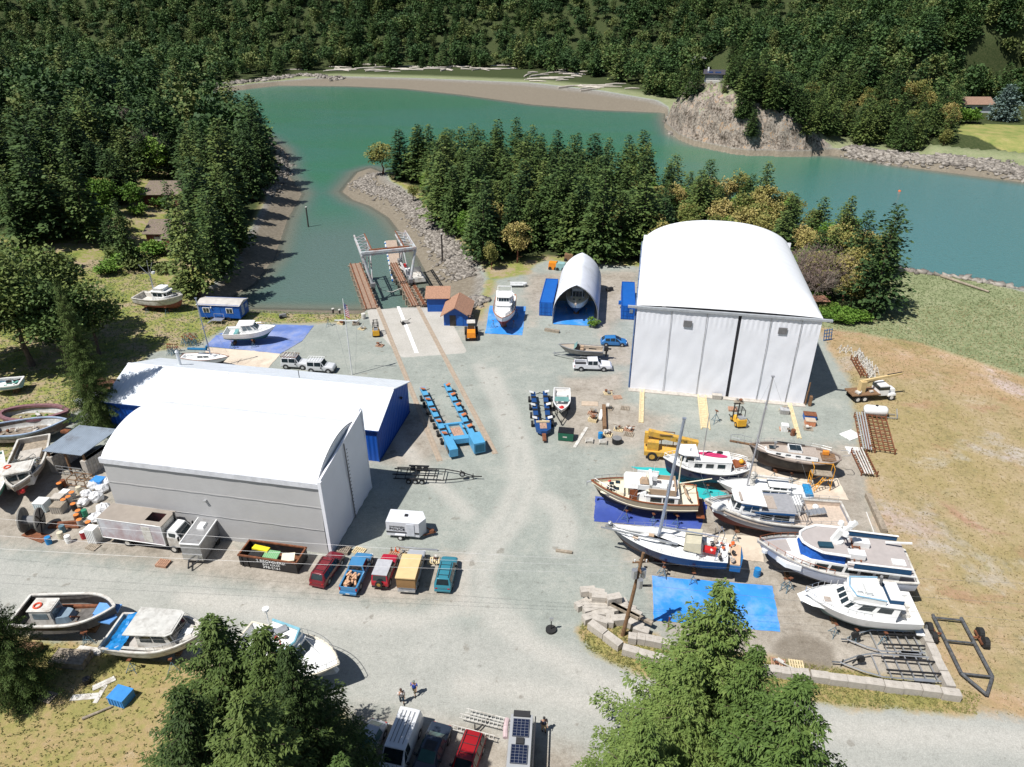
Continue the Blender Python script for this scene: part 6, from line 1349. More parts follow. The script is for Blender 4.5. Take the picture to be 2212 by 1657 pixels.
def car(kind,name,label,cat,rear,fwd,paint,roofm=None,sw=None,rack=False,group=None,rot=None,glassm=None,big=1.0):
    """rear: ground point below the rear bumper; fwd: any ground point ahead of it"""
    k=CARS[kind];rz=ang(rear,fwd)if rot is None else rot;t=thing(name,label,cat,(rear.x,rear.y,0),rz,group);w2=k['W']/2;st=k['st'];gm=glassm or glass
    r0,r1,nside=k['g'];rings=[]
    for x,zl,zb,zt,wb,wt in st:
        rings.append([(x,-w2*.86,zl),(x,-w2*wb*1.0,zl+.12),(x,-w2*wb*1.01,(zl+zb)/2+.08),(x,-w2*wb,zb),(x,-w2*wt,zt),(x,-w2*wt*.5,zt+.025),(x,w2*wt*.5,zt+.025),(x,w2*wt,zt),(x,w2*wb,zb),(x,w2*wb*1.01,(zl+zb)/2+.08),(x,w2*wb,zl+.12),(x,w2*.86,zl)])
    m=MB();m.rings(rings,cap0=True,cap1=True);body=m.build('body',paint,t)
    bm=bmesh.new();bm.from_mesh(body.data);bmesh.ops.recalc_face_normals(bm,faces=bm.faces);bm.to_mesh(body.data);bm.free();bv=body.modifiers.new('bevel','BEVEL');bv.width=.07;bv.segments=3;bv.angle_limit=R(14);[setattr(f_,'use_smooth',True)for f_ in body.data.polygons]
    def pane(a,b,c,d,nm,i0=.08,out=.014,par=None,mt=None):
        a,b,c,d=map(Vector,(a,b,c,d));n_=(b-a).cross(d-a).normalized();cen=(a+b+c+d)/4
        q=[p_.lerp(cen,i0)+n_*out for p_ in(a,b,c,d)];MB().sheet(*q,t=.012).build(nm,mt or gm,par or t)
    R0,R1=rings[r0],rings[r1];F,B_=rings[r1+1],rings[r0-1]
    pane(F[4],F[7],R1[7],R1[4],'windscreen',.1);pane(B_[7],B_[4],R0[4],R0[7],'rear_window',.16)
    side=kind!='van' or sw
    for s in(0,1):
        lo,hi=(3,4)if s==0 else(8,7)
        for j in range(nside):
            u0,u1=j/nside,(j+1)/nside;a,b=Vector(R0[lo]).lerp(Vector(R1[lo]),u0),Vector(R0[lo]).lerp(Vector(R1[lo]),u1);c_,d=Vector(R0[hi]).lerp(Vector(R1[hi]),u1),Vector(R0[hi]).lerp(Vector(R1[hi]),u0)
            if kind=='van' and j==0 and not sw:continue
            if kind=='van' and j==1:a,d=a.lerp(b,.6),d.lerp(c_,.6)
            pane(*((a,b,c_,d)if s==0 else(b,a,d,c_)),'side_window',.12)
        a,b,c_=Vector(R1[lo]),Vector(F[lo]),Vector(R1[hi]);pane(*((a,a.lerp(b,.75),c_.lerp(b,.35),c_)if s==0 else(a.lerp(b,.75),a,c_,c_.lerp(b,.35))),'side_window',.12)
    wheels(t,k['wx'],k['W']*1.0,k['r'])
    for x in k['wx']:
        for s in(-1,1):MB().cyl((x,s*w2*.9,k['r']+.02),(x,s*w2*1.003,k['r']+.02),k['r']+.07,n=14).build('wheel_arch',darktrim,t)
    for s in(-1,1):
        MB().box((st[-2][0]+.08,s*w2*.68,.66),(.14,.34,.16)).build('headlight',lamp_w,t);MB().box((.05,s*w2*st[0][4]*.8,st[0][2]+.02),(.14,.22,.13)).build('taillight',lamp_r,t)
        MB().box((k['st'][r1+1][0]-.45,s*w2*1.1,1.0),(.14,.22,.15)).build('mirror',darktrim,t)
    MB().box((-.02,0,.45),(.12,k['W']*.9,.2)).build('rear_bumper',darktrim if roofm else paint,t);MB().box((k['L']+.0,0,.42),(.12,k['W']*.86,.2)).build('front_bumper',darktrim,t)
    MB().box((.04,0,.72),(.03,.42,.14)).build('number_plate',offwhite,t)
    if roofm:
        x0,x1=R0[0][0],R1[0][0];wt=w2*st[r0][5];MB().box(((x0+x1)/2+.02,0,(R0[4][2]+R1[4][2])/2+.03),(x1-x0+.1,wt*2,.06)).build('roof_panel',roofm,t)
    if rack:
        x0,x1,z=R0[0][0]+.1,R1[0][0]-.1,max(R0[4][2],R1[4][2])+.06;m=MB()
        for s in(-1,1):m.bar((x0,s*w2*.6,z),(x1,s*w2*.6,z),.04)
        for q in range(3):x=x0+(x1-x0)*(q+.5)/3;m.bar((x,-w2*.6,z),(x,w2*.6,z),.035)
        m.build('roof_rack',darktrim,t)
    t.scale=(big,)*3
    return t
def pickup(name,label,rear,fwd,paint,load=None,L=5.6,W_=1.98,ext=False,cap=None,group=None):
    t=thing(name,label,'pickup',(rear.x,rear.y,0),ang(rear,fwd),group);w2=W_/2
    def sec(x,zl,zb,zt,wb,wt):return[(x,-w2*.86,zl),(x,-w2*wb,zl+.12),(x,-w2*wb*1.01,(zl+zb)/2),(x,-w2*wb,zb),(x,-w2*wt,zt),(x,0,zt+.03),(x,w2*wt,zt),(x,w2*wb,zb),(x,w2*wb*1.01,(zl+zb)/2),(x,w2*wb,zl+.12),(x,w2*.86,zl)]
    c0=1.95 if ext else 2.35;rs=[sec(c0,.4,1.15,1.2,.97,.95),sec(c0+.1,.38,1.15,1.74,.97,.78),sec(3.6,.36,1.12,1.78,.98,.8),sec(4.2,.36,1.1,1.16,.98,.86),sec(L-.25,.4,.98,1.06,.95,.8),sec(L,.5,.7,.86,.88,.75)]
    m=MB().rings(rs,cap0=True,cap1=True);b=m.build('cab',paint,t);bm=bmesh.new();bm.from_mesh(b.data);bmesh.ops.recalc_face_normals(bm,faces=bm.faces);bm.to_mesh(b.data);bm.free()
    m=MB();m.box(((c0+.1)/2,0,.72),(c0-.1,W_*.9,.08),mi=1)
    for s in(-1,1):m.box(((c0+.1)/2,s*w2*.93,.82),(c0-.12,.12,.62),mi=0).box(((c0+.1)/2,s*w2*.92,1.14),(c0-.1,.16,.05),mi=0)
    m.box((.06,0,.85),(.09,W_*.9,.58),mi=0).box((c0-.06,0,.9),(.06,W_*.9,.5),mi=0);m.build('bed',[paint,darktrim],t)
    def pane(a,b,c,d,nm,i0=.1,out=.014):
        a,b,c,d=map(Vector,(a,b,c,d));n_=(b-a).cross(d-a).normalized();cen=(a+b+c+d)/4;MB().sheet(*[p_.lerp(cen,i0)+n_*out for p_ in(a,b,c,d)],t=.012).build(nm,glass,t)
    pane(rs[3][4],rs[3][6],rs[2][6],rs[2][4],'windscreen');pane(rs[0][6],rs[0][4],rs[1][4],rs[1][6],'rear_window',.18)
    for lo,hi,s in((3,4,0),(7,6,1)):
        A,B_,Cc,D=Vector(rs[1][lo]),Vector(rs[2][lo]),Vector(rs[2][hi]),Vector(rs[1][hi]);n=2 if ext else 1
        for j in range(n):
            a,b,c,d=A.lerp(B_,j/n),A.lerp(B_,(j+1)/n),D.lerp(Cc,(j+1)/n),D.lerp(Cc,j/n);pane(*((a,b,c,d)if s==0 else(b,a,d,c)),'side_window')
    wheels(t,(1.05,4.55),W_,.38);
    for x in(1.05,4.55):
        for s in(-1,1):MB().cyl((x,s*w2*.9,.42),(x,s*w2*1.003,.42),.45,n=14).build('wheel_arch',darktrim,t)
    MB().box((-.1,0,.48),(.2,W_*.92,.18)).build('rear_bumper',paint if not cap else alu,t);MB().box((L+.03,0,.48),(.14,W_*.9,.2)).build('front_bumper',alu,t);MB().box((-.21,0,.5),(.02,.4,.13)).build('number_plate',offwhite,t)
    for s in(-1,1):
        MB().box((.02,s*w2*.9,.9),(.08,.14,.3)).build('taillight',lamp_r,t);MB().box((L-.04,s*w2*.7,.78),(.14,.34,.16)).build('headlight',lamp_w,t);MB().box((3.75,s*(w2+.08),1.15),(.12,.22,.2)).build('mirror',darktrim,t)
    return t
J=lambda x,y:W('j',x,y)
FW_=lambda a,b:W('j',*a)-W('j',*b)
car('suv','parked_car','dark red SUV with roof rack, leftmost of the five parked cars behind the white shed','car',J(372,578),J(372,578)+FW_((520,440),(440,560)),carpaint('dark_red_paint',(.16,.012,.02)),rack=True,big=.97)
t=pickup('pickup_truck','light blue pickup truck carrying a stack of firewood in its bed',J(562,622),J(562,622)+FW_((690,480),(640,590)),carpaint('sky_blue_paint',(.06,.22,.42)),L=5.2,W_=1.85)
m=MB();r2=random.Random(3)
for k in range(26):m.box((.35+r2.random()*1.6,r2.uniform(-.5,.5),.85+.02*k),(.6,.2,.12),rz=r2.uniform(-.5,.5))
m.build('firewood',pm('split_firewood',(.55,.33,.2),.85,0,.25,5),t)
car('jeep','parked_car','bright red off-roader with grey hardtop and spare wheel on the tailgate','car',J(752,585),J(752,585)+FW_((850,470),(812,572)),carpaint('bright_red_paint',(.42,.01,.03)),roofm=pm('grey_hardtop',(.42,.42,.44),.6))
t=[o for o in C.objects if o.name.startswith('parked_car')][-1];sp_=MB().cyl((-.28,0,.95),(-.05,0,.95),.37,n=14).build('spare_wheel',rubber,t);MB().cyl((-.285,0,.95),(-.28,0,.95),.2,n=12).build('wheel_cover',pm('cover_tan',(.4,.25,.06),.6),sp_)
t=pickup('camper_truck','grey pickup with a tan wooden camper box on its back',J(915,607),J(915,607)+FW_((1010,430),(965,590)),carpaint('silver_grey_paint',(.4,.41,.43)),L=5.3,W_=1.9,cap=1)
MB().box((1.1,0,1.55),(2.5,1.86,1.25)).build('camper_body',pm('camper_brown',(.3,.17,.07),.7,0,.1),t);MB().box((1.45,0,2.22),(3.4,1.98,.12)).box((2.75,0,2.0),(.8,1.9,.4)).build('camper_roof',pm('camper_cream',(.66,.48,.24),.7,0,.06),t)
car('suv','parked_car','teal crossover car with silver roof rails, rightmost of the five behind the white shed','car',J(1130,608),J(1130,608)+FW_((1215,440),(1180,590)),carpaint('teal_paint',(.04,.2,.26)),rack=True,big=.95)
fr=lambda a,b,L_:(lambda f_,r_:(f_+(r_-f_).normalized()*(L_-1.5),f_-(r_-f_).normalized()*1.5))(W('j',*a),W('j',*b))
rr,ff=fr((660,1580),(775,1365),4.1);car('beetle','parked_car','silver rounded coupe under the branches of the dark spruce','car',rr,ff,carpaint('silver_paint',(.45,.47,.5)),glassm=pm('greenish_glass',(.06,.14,.13),.08,spec=.8))
rr,ff=fr((848,1650),(960,1360),5.3);t=car('van','parked_van','white panel van with blue grey bonnet, second from the left at the bottom edge','van',rr,ff,carpaint('van_white',(.74,.75,.76)))
MB().box((4.82,0,1.06),(.7,1.5,.05)).build('bonnet_panel',pm('bonnet_blue_grey',(.22,.27,.36),.4),t)
m=MB();
for y in(-.5,-.2,.15,.5):m.bar((.5,y,2.13),(3.3,y,2.14),.03)
m.build('roof_rib',darktrim,t)
rr,ff=fr((1035,1665),(1145,1400),4.85);t=car('sedan','parked_car','dark blue grey sedan with sunroof between the white van and the red estate','car',rr,ff,carpaint('dark_slate_paint',(.03,.04,.06)),glassm=pm('greenish_glass',(.06,.14,.13),.08));MB().box((2.4,0,1.475),(.8,.9,.02)).build('sunroof',black,t)
rr,ff=fr((1255,1720),(1345,1460),4.7);car('suv','parked_car','metallic red estate car with ribbed roof at the bottom edge','car',rr,ff,carpaint('metallic_red_paint',(.32,.012,.015)),rack=True,big=.98)
rr,ff=W('k',60,1455),W('k',38,1750);t=thing('camper_van','silver camper van with two solar panels on its roof, at the bottom edge','van',(rr.x,rr.y,0),ang(rr,ff))
m=MB().rings([[(x,-1.0*a,.35),(x,-1.02*a,1.2),(x,-.85*a,zt),(x,.85*a,zt),(x,1.02*a,1.2),(x,1.0*a,.35)]for x,zt,a in((0,2.3,.96),(.15,2.6,1),(4.6,2.6,1),(5.4,1.45,.98),(6.1,1.1,.92))],cap0=True,cap1=True);m.build('body',carpaint('silver_van_paint',(.36,.37,.38)),t)
for x in(1.35,3.5):
    sp_=MB().box((x,0,2.68),(1.5,1.25,.05)).build('solar_panel',pm('panel_cells',(.01,.015,.04),.15,spec=.8),t);m=MB()
    for k in range(5):m.bar((x-.72,-.6+k*.3,2.71),(x+.72,-.6+k*.3,2.71),.02)
    for k in range(7):m.bar((x-.72+k*.24,-.6,2.71),(x-.72+k*.24,.6,2.71),.015)
    m.build('cell_grid',alu,sp_)
MB().box((2.45,0,2.68),(.5,.6,.14)).build('roof_vent',darktrim,t);MB().box((.15,0,2.68),(.5,1.3,.1)).build('roof_box',darktrim,t);wheels(t,(1.1,4.9),2.02,.37);MB().box((-.15,.0,1.0),(.25,.8,.8)).build('spare_box',darktrim,t)
MB().tube([(.3,-1.15,2.1),(1.0,-1.2,2.15),(1.9,-1.15,2.1)],.2,8).build('rolled_awning',pm('pinkish_canvas',(.55,.42,.42),.9),t);MB().bar((.2,1.06,2.5),(4.3,1.06,2.5),.1).build('side_rail',darktrim,t)
a_=W('g',750,678);b_=W('g',578,670);rr=W('g',580,690);ff=W('g',752,694);car('hatch','parked_car','bright blue hatchback parked above the boat trailer, left of the large white shed','car',rr+V*.6,ff+V*.6,carpaint('bright_blue_paint',(.03,.17,.42)))
t=pickup('pickup_truck','white extended cab pickup with an empty bed, parked left of the large shed',W('g',402,856)+V*.9,W('g',652,860)+V*.9,carpaint('pickup_white',(.72,.73,.75)),ext=True,L=5.8)
for i,(c,fwd,lb)in enumerate((((170,835),(285,838),'white off-roader with a laden roof rack behind the blue building'),((335,860),(445,862),'white off-roader with an empty roof basket behind the blue building, beside the red can'))):
    rr=W('f',*c)+V*.5;t=car('jeep','parked_car',lb,'car',rr,W('f',*fwd)+V*.2,carpaint('jeep_white',(.62,.63,.64)),rot=YARD+.1,big=1.05);m=MB()
    for s in(-1,1):m.bar((.1,s*.75,2.0),(2.5,s*.75,2.0),.06)
    for k in range(7):m.bar((.1+k*.4,-.75,2.0),(.1+k*.4,.75,2.0),.05)
    m.build('roof_rack',rust if i==0 else white,t)
    if i==0:
        for k in range(4):
            for j in range(4):MB().blob((.4+k*.5,-.55+j*.36,2.15),.14,k+j,n=6,m=4).build('float',offwhite,t)
rear=W('i',640,305);frt=W('i',1115,372);bt=thing('box_truck','white box truck with patchy faded paint and a hole in its roof','truck',rear+V*1.25,ang(rear,frt));LT=(frt-rear).length
patch=pm('faded_box_paint',(.56,.57,.6),.6,0,.08,.6,dirt=.75,dcol=(.33,.2,.2));m=MB()
BX=LT*.8;hz_=(.55,.9);wbx=2.45
for s in(-1,1):MB().box((BX/2,s*wbx/2,2.25),(BX,.08,2.5)).build('box_side',patch,bt)
MB().box((0,0,2.25),(.08,wbx,2.5)).box((BX,0,2.25),(.08,wbx,2.5)).parts('box_end',offwhite,bt)
hx0,hx1=BX*.7,BX*.93;rm=pm('dusty_roof',(.3,.26,.22),.9,0,.1,1)
MB().box((hx0/2,0,3.53),(hx0,wbx+.1,.07)).box(((hx1+BX)/2+.05,0,3.53),(BX-hx1+.1,wbx+.1,.07)).box(((hx0+hx1)/2,-wbx/2+.3,3.53),(hx1-hx0,.6,.07)).box(((hx0+hx1)/2,wbx/2-.25,3.53),(hx1-hx0,.5,.07)).build('box_roof',rm,bt)
MB().box((BX/2,0,1.05),(BX,wbx,.1)).build('box_floor',brownwood,bt);MB().box(((hx0+hx1)/2,.2,1.7),(1.0,.7,1.2)).build('cargo',orange,bt)
MB().tube([(0,-wbx/2-.03,3.5),(BX,-wbx/2-.03,3.5),(BX,-wbx/2-.03,1.0),(0,-wbx/2-.03,1.0),(0,-wbx/2-.03,3.5)],.06,6).build('trim',white,bt);MB().box((BX*.75,-wbx/2-.05,2.2),(1.0,.03,2.0)).build('side_door',offwhite,bt)
cb=MB().prism([(BX+.25,-1.1),(LT-.1,-1.05),(LT-.1,1.05),(BX+.25,1.1)],.8,2.0).build('cab',offwhite,bt);MB().add([(BX+.25,-1.1,2.0),(LT-.1,-1.05,2.0),(LT-.1,1.05,2.0),(BX+.25,1.1,2.0),(BX+.3,-.95,2.8),(LT-.6,-.9,2.8),(LT-.6,.9,2.8),(BX+.3,.95,2.8)],[(0,1,5,4),(1,2,6,5),(2,3,7,6),(3,0,4,7),(4,5,6,7)]).build('cab_top',white,cb)
MB().sheet((LT-.1,-.95,2.02),(LT-.1,.95,2.02),(LT-.55,.85,2.7),(LT-.55,-.85,2.7),.02).build('windscreen',glass,cb)
for s in(-1,1):MB().box((BX+.85,s*1.04,2.3),(.7,.06,.5)).build('side_window',glass,cb);MB().box((LT,s*.8,1.1),(.1,.3,.25)).build('headlight',lamp_w,bt);MB().box((LT-.1,s*1.3,2.2),(.1,.2,.5)).build('mirror',darktrim,bt)
MB().bar((.1,-.5,.8),(LT-.2,-.5,.8),.2).bar((.1,.5,.8),(LT-.2,.5,.8),.2).build('chassis',black,bt);wheels(bt,(BX*.36,LT-1.1),2.35,.46,.3,rimm=offwhite);MB().box((LT+.08,0,.65),(.15,2.2,.25)).build('bumper',offwhite,bt)
MB().cyl((BX+.12,.9,1),(BX+.12,.9,3.7),.1).build('exhaust_stack',black,bt)
f0=W('i',1130,425);f1=W('i',1225,435);t=thing('cargo_trailer','silver enclosed cargo trailer with a roof vent, beside the box truck cab','trailer',(f0+f1)/2+V*0,ang(f0,f1)+.05);silver=pm('brushed_silver',(.36,.36,.36),.4,.5,.1,dirt=.1)
MB().box((0,2.6,1.55),(2.1,5.0,2.2)).build('body',silver,t);MB().tube([(-1.05,.1,2.65),(-1.05,5.1,2.65),(1.05,5.1,2.65),(1.05,.1,2.65),(-1.05,.1,2.65)],.09,6).build('roof_trim',white,t);MB().box((0,.07,.9),(2.14,.06,.8)).build('stone_guard',chrome,t)
MB().box((0,2.9,2.78),(.8,1.0,.25),taper=.8).build('roof_vent',white,t);MB().bar((-.6,.2,.5),(0,-1.1,.5),.12).bar((.6,.2,.5),(0,-1.1,.5),.12).build('drawbar',black,t)
for s in(-1,1):MB().cyl((s*.95,3.2,.36),(s*1.18,3.2,.36),.36,n=12).build('wheel',rubber,t);MB().box((s*1.1,3.2,.8),(.28,1.0,.06)).build('mudguard',silver,t)
a_=W('i',1460,440);b_=W('j',255,490);t=thing('skip_container','black open top scrap skip with white lettering, filled with yellow, green and white scrap','skip',a_,ang(a_,b_));l_=(b_-a_).length;w_=2.3;hh_=1.55
m=MB();m.box((l_/2,0,.85),(l_,.08,1.3)).box((l_/2,w_,.85),(l_,.08,1.3)).box((0,w_/2,.85),(.08,w_,1.3)).box((l_,w_/2,.85),(.08,w_,1.3));m.parts('side',black,t)
MB().box((l_/2,w_/2,.25),(l_,w_,.08)).build('floor',rust,t);m=MB()
for y in(0,w_):m.bar((-.1,y,1.52),(l_+.1,y,1.52),.16)
for x in(0,l_):m.bar((x,0,1.52),(x,w_,1.52),.16)
m.build('rim',rust,t);m=MB()
for k in range(10):
    if 1<k:continue
    m.box((l_*(k+.5)/10,-.08,.8),(.1,.1,1.2))
m.bar((0,.3,.12),(l_,.3,.12),.16).bar((0,w_-.3,.12),(l_,w_-.3,.12),.16);m.build('rib',black,t)
for s_,z_,sz_ in(('2 RECYCLERS!',1.2,.36),('GOT SCRAP?',.8,.24),('398-2161',.42,.36)):text(s_,sz_*1.25,t,(l_*.56,-.06,z_),(R(90),0,0),white,sx=1.15)
MB().box((l_*.28,w_*.6,1.45),(1.8,.6,.25),rz=-.1).build('yellow_scrap',pm('scrap_yellow',(.75,.6,.02),.6),t);MB().box((l_*.5,w_*.4,1.3),(1.6,1.0,.12),rx=.15).build('green_sheet',ribbed('scrap_green',(.2,.4,.2),0,.2),t);MB().box((l_*.8,w_*.35,1.35),(1.3,1.0,.14),rz=.3,rx=.2).build('white_panel',cream,t);MB().box((l_*.25,w_*.4,1.15),(1.4,1.2,.5)).build('dark_scrap',black,t)
a_=W('j',795,272);b_=W('j',992,288);t=thing('police_trailer','white enclosed trailer lettered POLICE, in the shade edge right of the white shed','trailer',a_,ang(a_,b_));l_=(b_-a_).length
bw=pm('trailer_white',(.66,.67,.7),.45,0,.03);MB().prism([(0,0),(l_,0),(l_+.55,1.0),(l_,2.1),(0,2.1)],.5,2.35).build('body',bw,t);MB().box((l_/2,-.03,1.02),(l_,.04,.14)).build('stripe',black,t)
text('SWINOMISH',.27,t,(l_*.33,-.03,1.75),(R(90),0,0),black,sx=1.1);text('POLICE',.42,t,(l_*.33,-.03,1.42),(R(90),0,0),black,sx=1.25)
MB().box((l_*.74,-.03,1.4),(.85,.05,1.55)).build('door',pm('door_pale',(.6,.62,.66),.5),t);MB().box((l_*.55,1.2,2.4),(.35,.35,.12)).build('roof_vent',black,t)
for s in(0,2.1):MB().cyl((l_*.42,s-.02 if s==0 else s-.2,.34),(l_*.42,s+(.2 if s==0 else 0.02)-(.2 if s==0 else 0),.34),.34,n=12).build('wheel',rubber,t)
MB().box((l_*.42,-.1,.75),(1.1,.25,.12)).build('mudguard',bw,t);wh=MB().cyl((l_*.42,-.2,.34),(l_*.42,0,.34),.33,n=12).build('wheel',rubber,t);MB().cyl((l_*.42,-.21,.34),(l_*.42,-.2,.34),.18,n=10).build('rim',white,wh)
MB().bar((l_+.3,.4,.5),(l_+1.5,1.05,.5),.1).bar((l_+.3,1.7,.5),(l_+1.5,1.05,.5),.1).box((l_+1.1,1.05,.6),(.5,.4,.3)).build('drawbar',rust,t)
# ---------------------------------------------------------------- slip, piers, travel lift
AX=Vector((-.304,.953,0));NX=Vector((.953,.304,0));ARZ=math.atan2(AX.y,AX.x)
def tarp(name,pts,vw,mat,label,cat='tarp',z=.02,bulge=.04):
    q=[W(vw,*p_)if vw else P(*p_)for p_ in pts];c=sum(q,Vector())/4;m=MB();n=14;rg3=random.Random(len(label));rings=[]
    for j in range(n+1):
        ring=[]
        for i in range(n+1):
            p_=q[0].lerp(q[1],i/n).lerp(q[3].lerp(q[2],i/n),j/n)-c
            if i in(0,n)or j in(0,n):p_+=Vector((rg3.uniform(-.05,.05),rg3.uniform(-.05,.05),0))
            p_.z=z+rg3.random()*bulge;ring.append(p_)
        rings.append(ring)
    m.rings(rings,closed=False);o=m.build(name,mat,loc=c,smooth=True);return tag(o,label,cat)
tb=pm('bright_blue_tarp',(.04,.26,.7),.5,0,.14,.35,.5,dirt=.38,dcol=(.36,.47,.64));td=pm('dark_blue_tarp',(.05,.085,.33),.5,0,.2,.3,.5,dirt=.3,dcol=(.12,.17,.36));tt=pm('turquoise_tarp',(.03,.42,.42),.5,0,.15,.4,.6)
tf=pm('faded_blue_tarp',(.13,.2,.46),.5,0,.2,.3,.5,dirt=.45,dcol=(.4,.42,.52));ts_=pm('dirty_cream_sheet',(.62,.54,.43),.8,0,.1,.3,.3,dirt=.35,dcol=(.3,.2,.14))
tarp('tarp',[(1409,1244),(1668,1266),(1686,1365),(1412,1340)],None,tb,'big bright blue tarp spread on open ground behind the bright spruce')
tarp('tarp',[(1286,1072),(1530,1085),(1512,1146),(1283,1126)],None,td,'dark blue tarp under the cream trawler yacht')
tarp('tarp',[(1362,1008),(1450,1012),(1600,1080),(1520,1078)],None,tt,'turquoise tarp under the dark blue and white boats',z=.03)
tarp('tarp',[(1058,660),(1136,662),(1128,724),(1048,720)],None,tb,'bright blue tarp under the bow-on white yacht')
tarp('tarp',[(1200,650),(1286,650),(1282,704),(1195,700)],None,tb,'bright blue tarp on the floor of the pointed boat shelter',z=.03)
tarp('tarp',[(548,700),(678,703),(652,737),(470,722)],None,tf,'faded blue tarp running out beyond the cabin cruiser')
tarp('tarp',[(468,724),(652,737),(606,764),(443,748)],None,tf,'faded blue tarp under the cabin cruiser',z=.04)
tarp('tarp',[(446,750),(608,762),(578,796),(440,790)],None,ts_,'dirty cream sheet behind the blue metal building')
tarp('tarp',[(1600,1005),(1800,1018),(1834,1080),(1640,1066)],None,ts_,'dirty cream sheet on the ground under the black ketch and the yellow scaffold')
tarp('tarp',[(1500,1150),(1645,1160),(1650,1215),(1580,1205)],None,ts_,'dirty cream sheet between the grey workboat and the dark blue sailboat',z=.03)
stripe=MB();q=[W('f',922,432),W('f',942,432),W('f',1066,736),W('f',1040,738)];c=sum(q,Vector())/4;stripe.quad(*[p_-c+Vector((0,0,.012))for p_ in(q[3],q[2],q[1],q[0])]);o=stripe.build('painted_stripe',pm('white_line_paint',(.8,.8,.78),.7,0,.05,2),loc=c);struct(o)
rl=pm('rail_strip',(.36,.29,.22),.9,0,.15,2)
for i,(a,b,lb)in enumerate((((800,440),(1205,1445),'left'),((1062,432),(1568,1398),'right'))):
    a_,b_=W('f',*a),W('f',*b);d=(b_-a_);m=MB()
    for s in(-.22,.22):m.bar(NX*s+Vector((0,0,.03)),d+NX*s+Vector((0,0,.03)),.12,.06)
    m.bar(Vector((0,0,.008)),d+Vector((0,0,.008)),.75,.012);o=m.build('crane_rail',rl,loc=a_);tag(o,lb+' hand rusty track sunk in the yard, leading down from the boat lift','rail')
m=MB();o0=W('p',445,1180);pl_m=pm('pier_planks',(.28,.19,.135),.85,0,.25,3)
def pier(o0,w_,l_,label,nm='pier'):
    t=thing(nm,label,'pier',o0,ARZ)
    MB().box((l_/2,w_/2,.0),(l_,w_,.22)).build('deck',pl_m,t);MB().bar((0,.25,.2),(l_,.25,.2),.16).bar((0,w_-.25,.2),(l_,w_-.25,.2),.2).bar((0,w_/2,.16),(l_,w_/2,.16),.12,.1).build('kerb_beam',rust,t)
    m=MB()
    for k in range(9):
        x=1.0+k*(l_-1.5)/8
        for y in(.1,w_-.1):m.cyl((x,y,-5),(x,y,.3),.2,n=7)
        m.bar((x,-.4,-.25),(x,w_+.4,-.25),.25)
    m.build('pile',wood,t);return t
pier(W('p',452,1180),2.5,26,'left finger pier of the boat lift, with rusty planks');pier(W('p',985,1150),1.5,25,'right finger pier of the boat lift, with a rusty beam');pier(W('p',1085,1142),.9,15,'narrow timber walkway beside the right finger pier','walkway')
a_=W('p',730,830,-2.2);b_=W('p',615,305,-2.2);d=b_-a_;t=thing('floating_dock','floating timber dock with white and blue floats along its left edge','dock',a_,ang(a_,b_));l_=d.length
MB().box((l_/2,0,0),(l_,2.6,.4)).build('deck',pm('dock_planks',(.4,.31,.24),.85,0,.2,3),t)
for k in range(26):MB().blob((.6+k*l_/26.5,1.45,.05),.28,k,n=6,m=4,rough=.05).build('float',white if k%3 else pm('float_blue',(.03,.16,.45),.5),t)
MB().box((l_*.3,-1.0,.35),(6,.8,.3)).build('locker',offwhite,t)
for i,(x,y,h_,z,lb)in enumerate(((1350*0+1213.7,0,0,0,''),)):pass
def pile(px,py,hgt,label,z=WL):
    p_=P(px,py,z);o=MB().cyl((0,0,-2),(.1,0,hgt),.22,.18,8).build('mooring_pile',pm('tarry_pile',(.06,.05,.045),.9,0,.3,3),loc=p_);MB().cyl((.1,0,hgt),(.1,0,hgt+.15),.26,n=8).build('pile_cap',offwhite,o);tag(o,label,'pile')
pile(666,490,5.2,'lone dark mooring pile standing in the inlet');pile(956,575,7.4,'tall dark pile at the right leg of the boat lift');pile(719,676,.8,'short stump of a pile at the grassy bank',-.5);pile(733,677,.7,'shorter stump beside the pile stump at the bank',-.5)
wl_=pm('lift_white',(.5,.53,.54),.6,0,.15,1,dirt=.4,dcol=(.35,.12,.05));cL=W('p',375,915);cR=W('p',885,905)
t=thing('boat_lift','tall white and rusty travelling boat hoist standing astride the slip','boat lift',(cL+cR)/2,ARZ);g=(cR-cL).length/2*.97;TL,TH,TW=12.0,7.6,5.3
for s in(-1,1):
    y0,y1,yi=s*g,s*TW,s*(TW-2.1)
    m=MB().cyl((0,y0,.9),(.3,y1,TH),.3,.24).cyl((TL,y0,.9),(TL-.3,y1,TH),.3,.24).cyl((0.2,y0,.9),(4,yi,TH),.12).cyl((TL,y0,.9),(TL-4,yi,TH),.12).cyl((TL*.5,y0,.9),(TL*.5,yi,TH),.1);m.build('leg',wl_,t)
    MB().bar((-.4,y0,.85),(TL+.4,y0,.85),.35).build('sill_beam',wl_,t);m=MB()
    for zz in(0,-.7):
        m.bar((0,y1,TH+zz),(TL,y1,TH+zz),.2).bar((0,yi,TH+zz),(TL,yi,TH+zz),.2)
    for k in range(6):
        x=TL*k/6;m.bar((x,y1,TH),(x+TL/6,yi,TH),.1).bar((x,y1,TH),(x,yi,TH),.1).bar((x,y1,TH-.7),(x+TL/12,y1,TH),.08)
    m.build('truss',wl_,t);MB().bar((.2,yi-s*.0,TH+.16),(TL,yi,TH+.16),.24,.1).build('rusty_flange',rust,t)
    for x in(-.2,TL):
        wh=MB().cyl((x-.45,y0-.2,.45),(x-.45,y0+.2,.45),.42,n=12).cyl((x+.45,y0-.2,.45),(x+.45,y0+.2,.45),.42,n=12).parts('wheel',rubber,t);MB().box((x,y0,1.15),(1.3,.9,.7)).build('bogie',tyregrey,t)
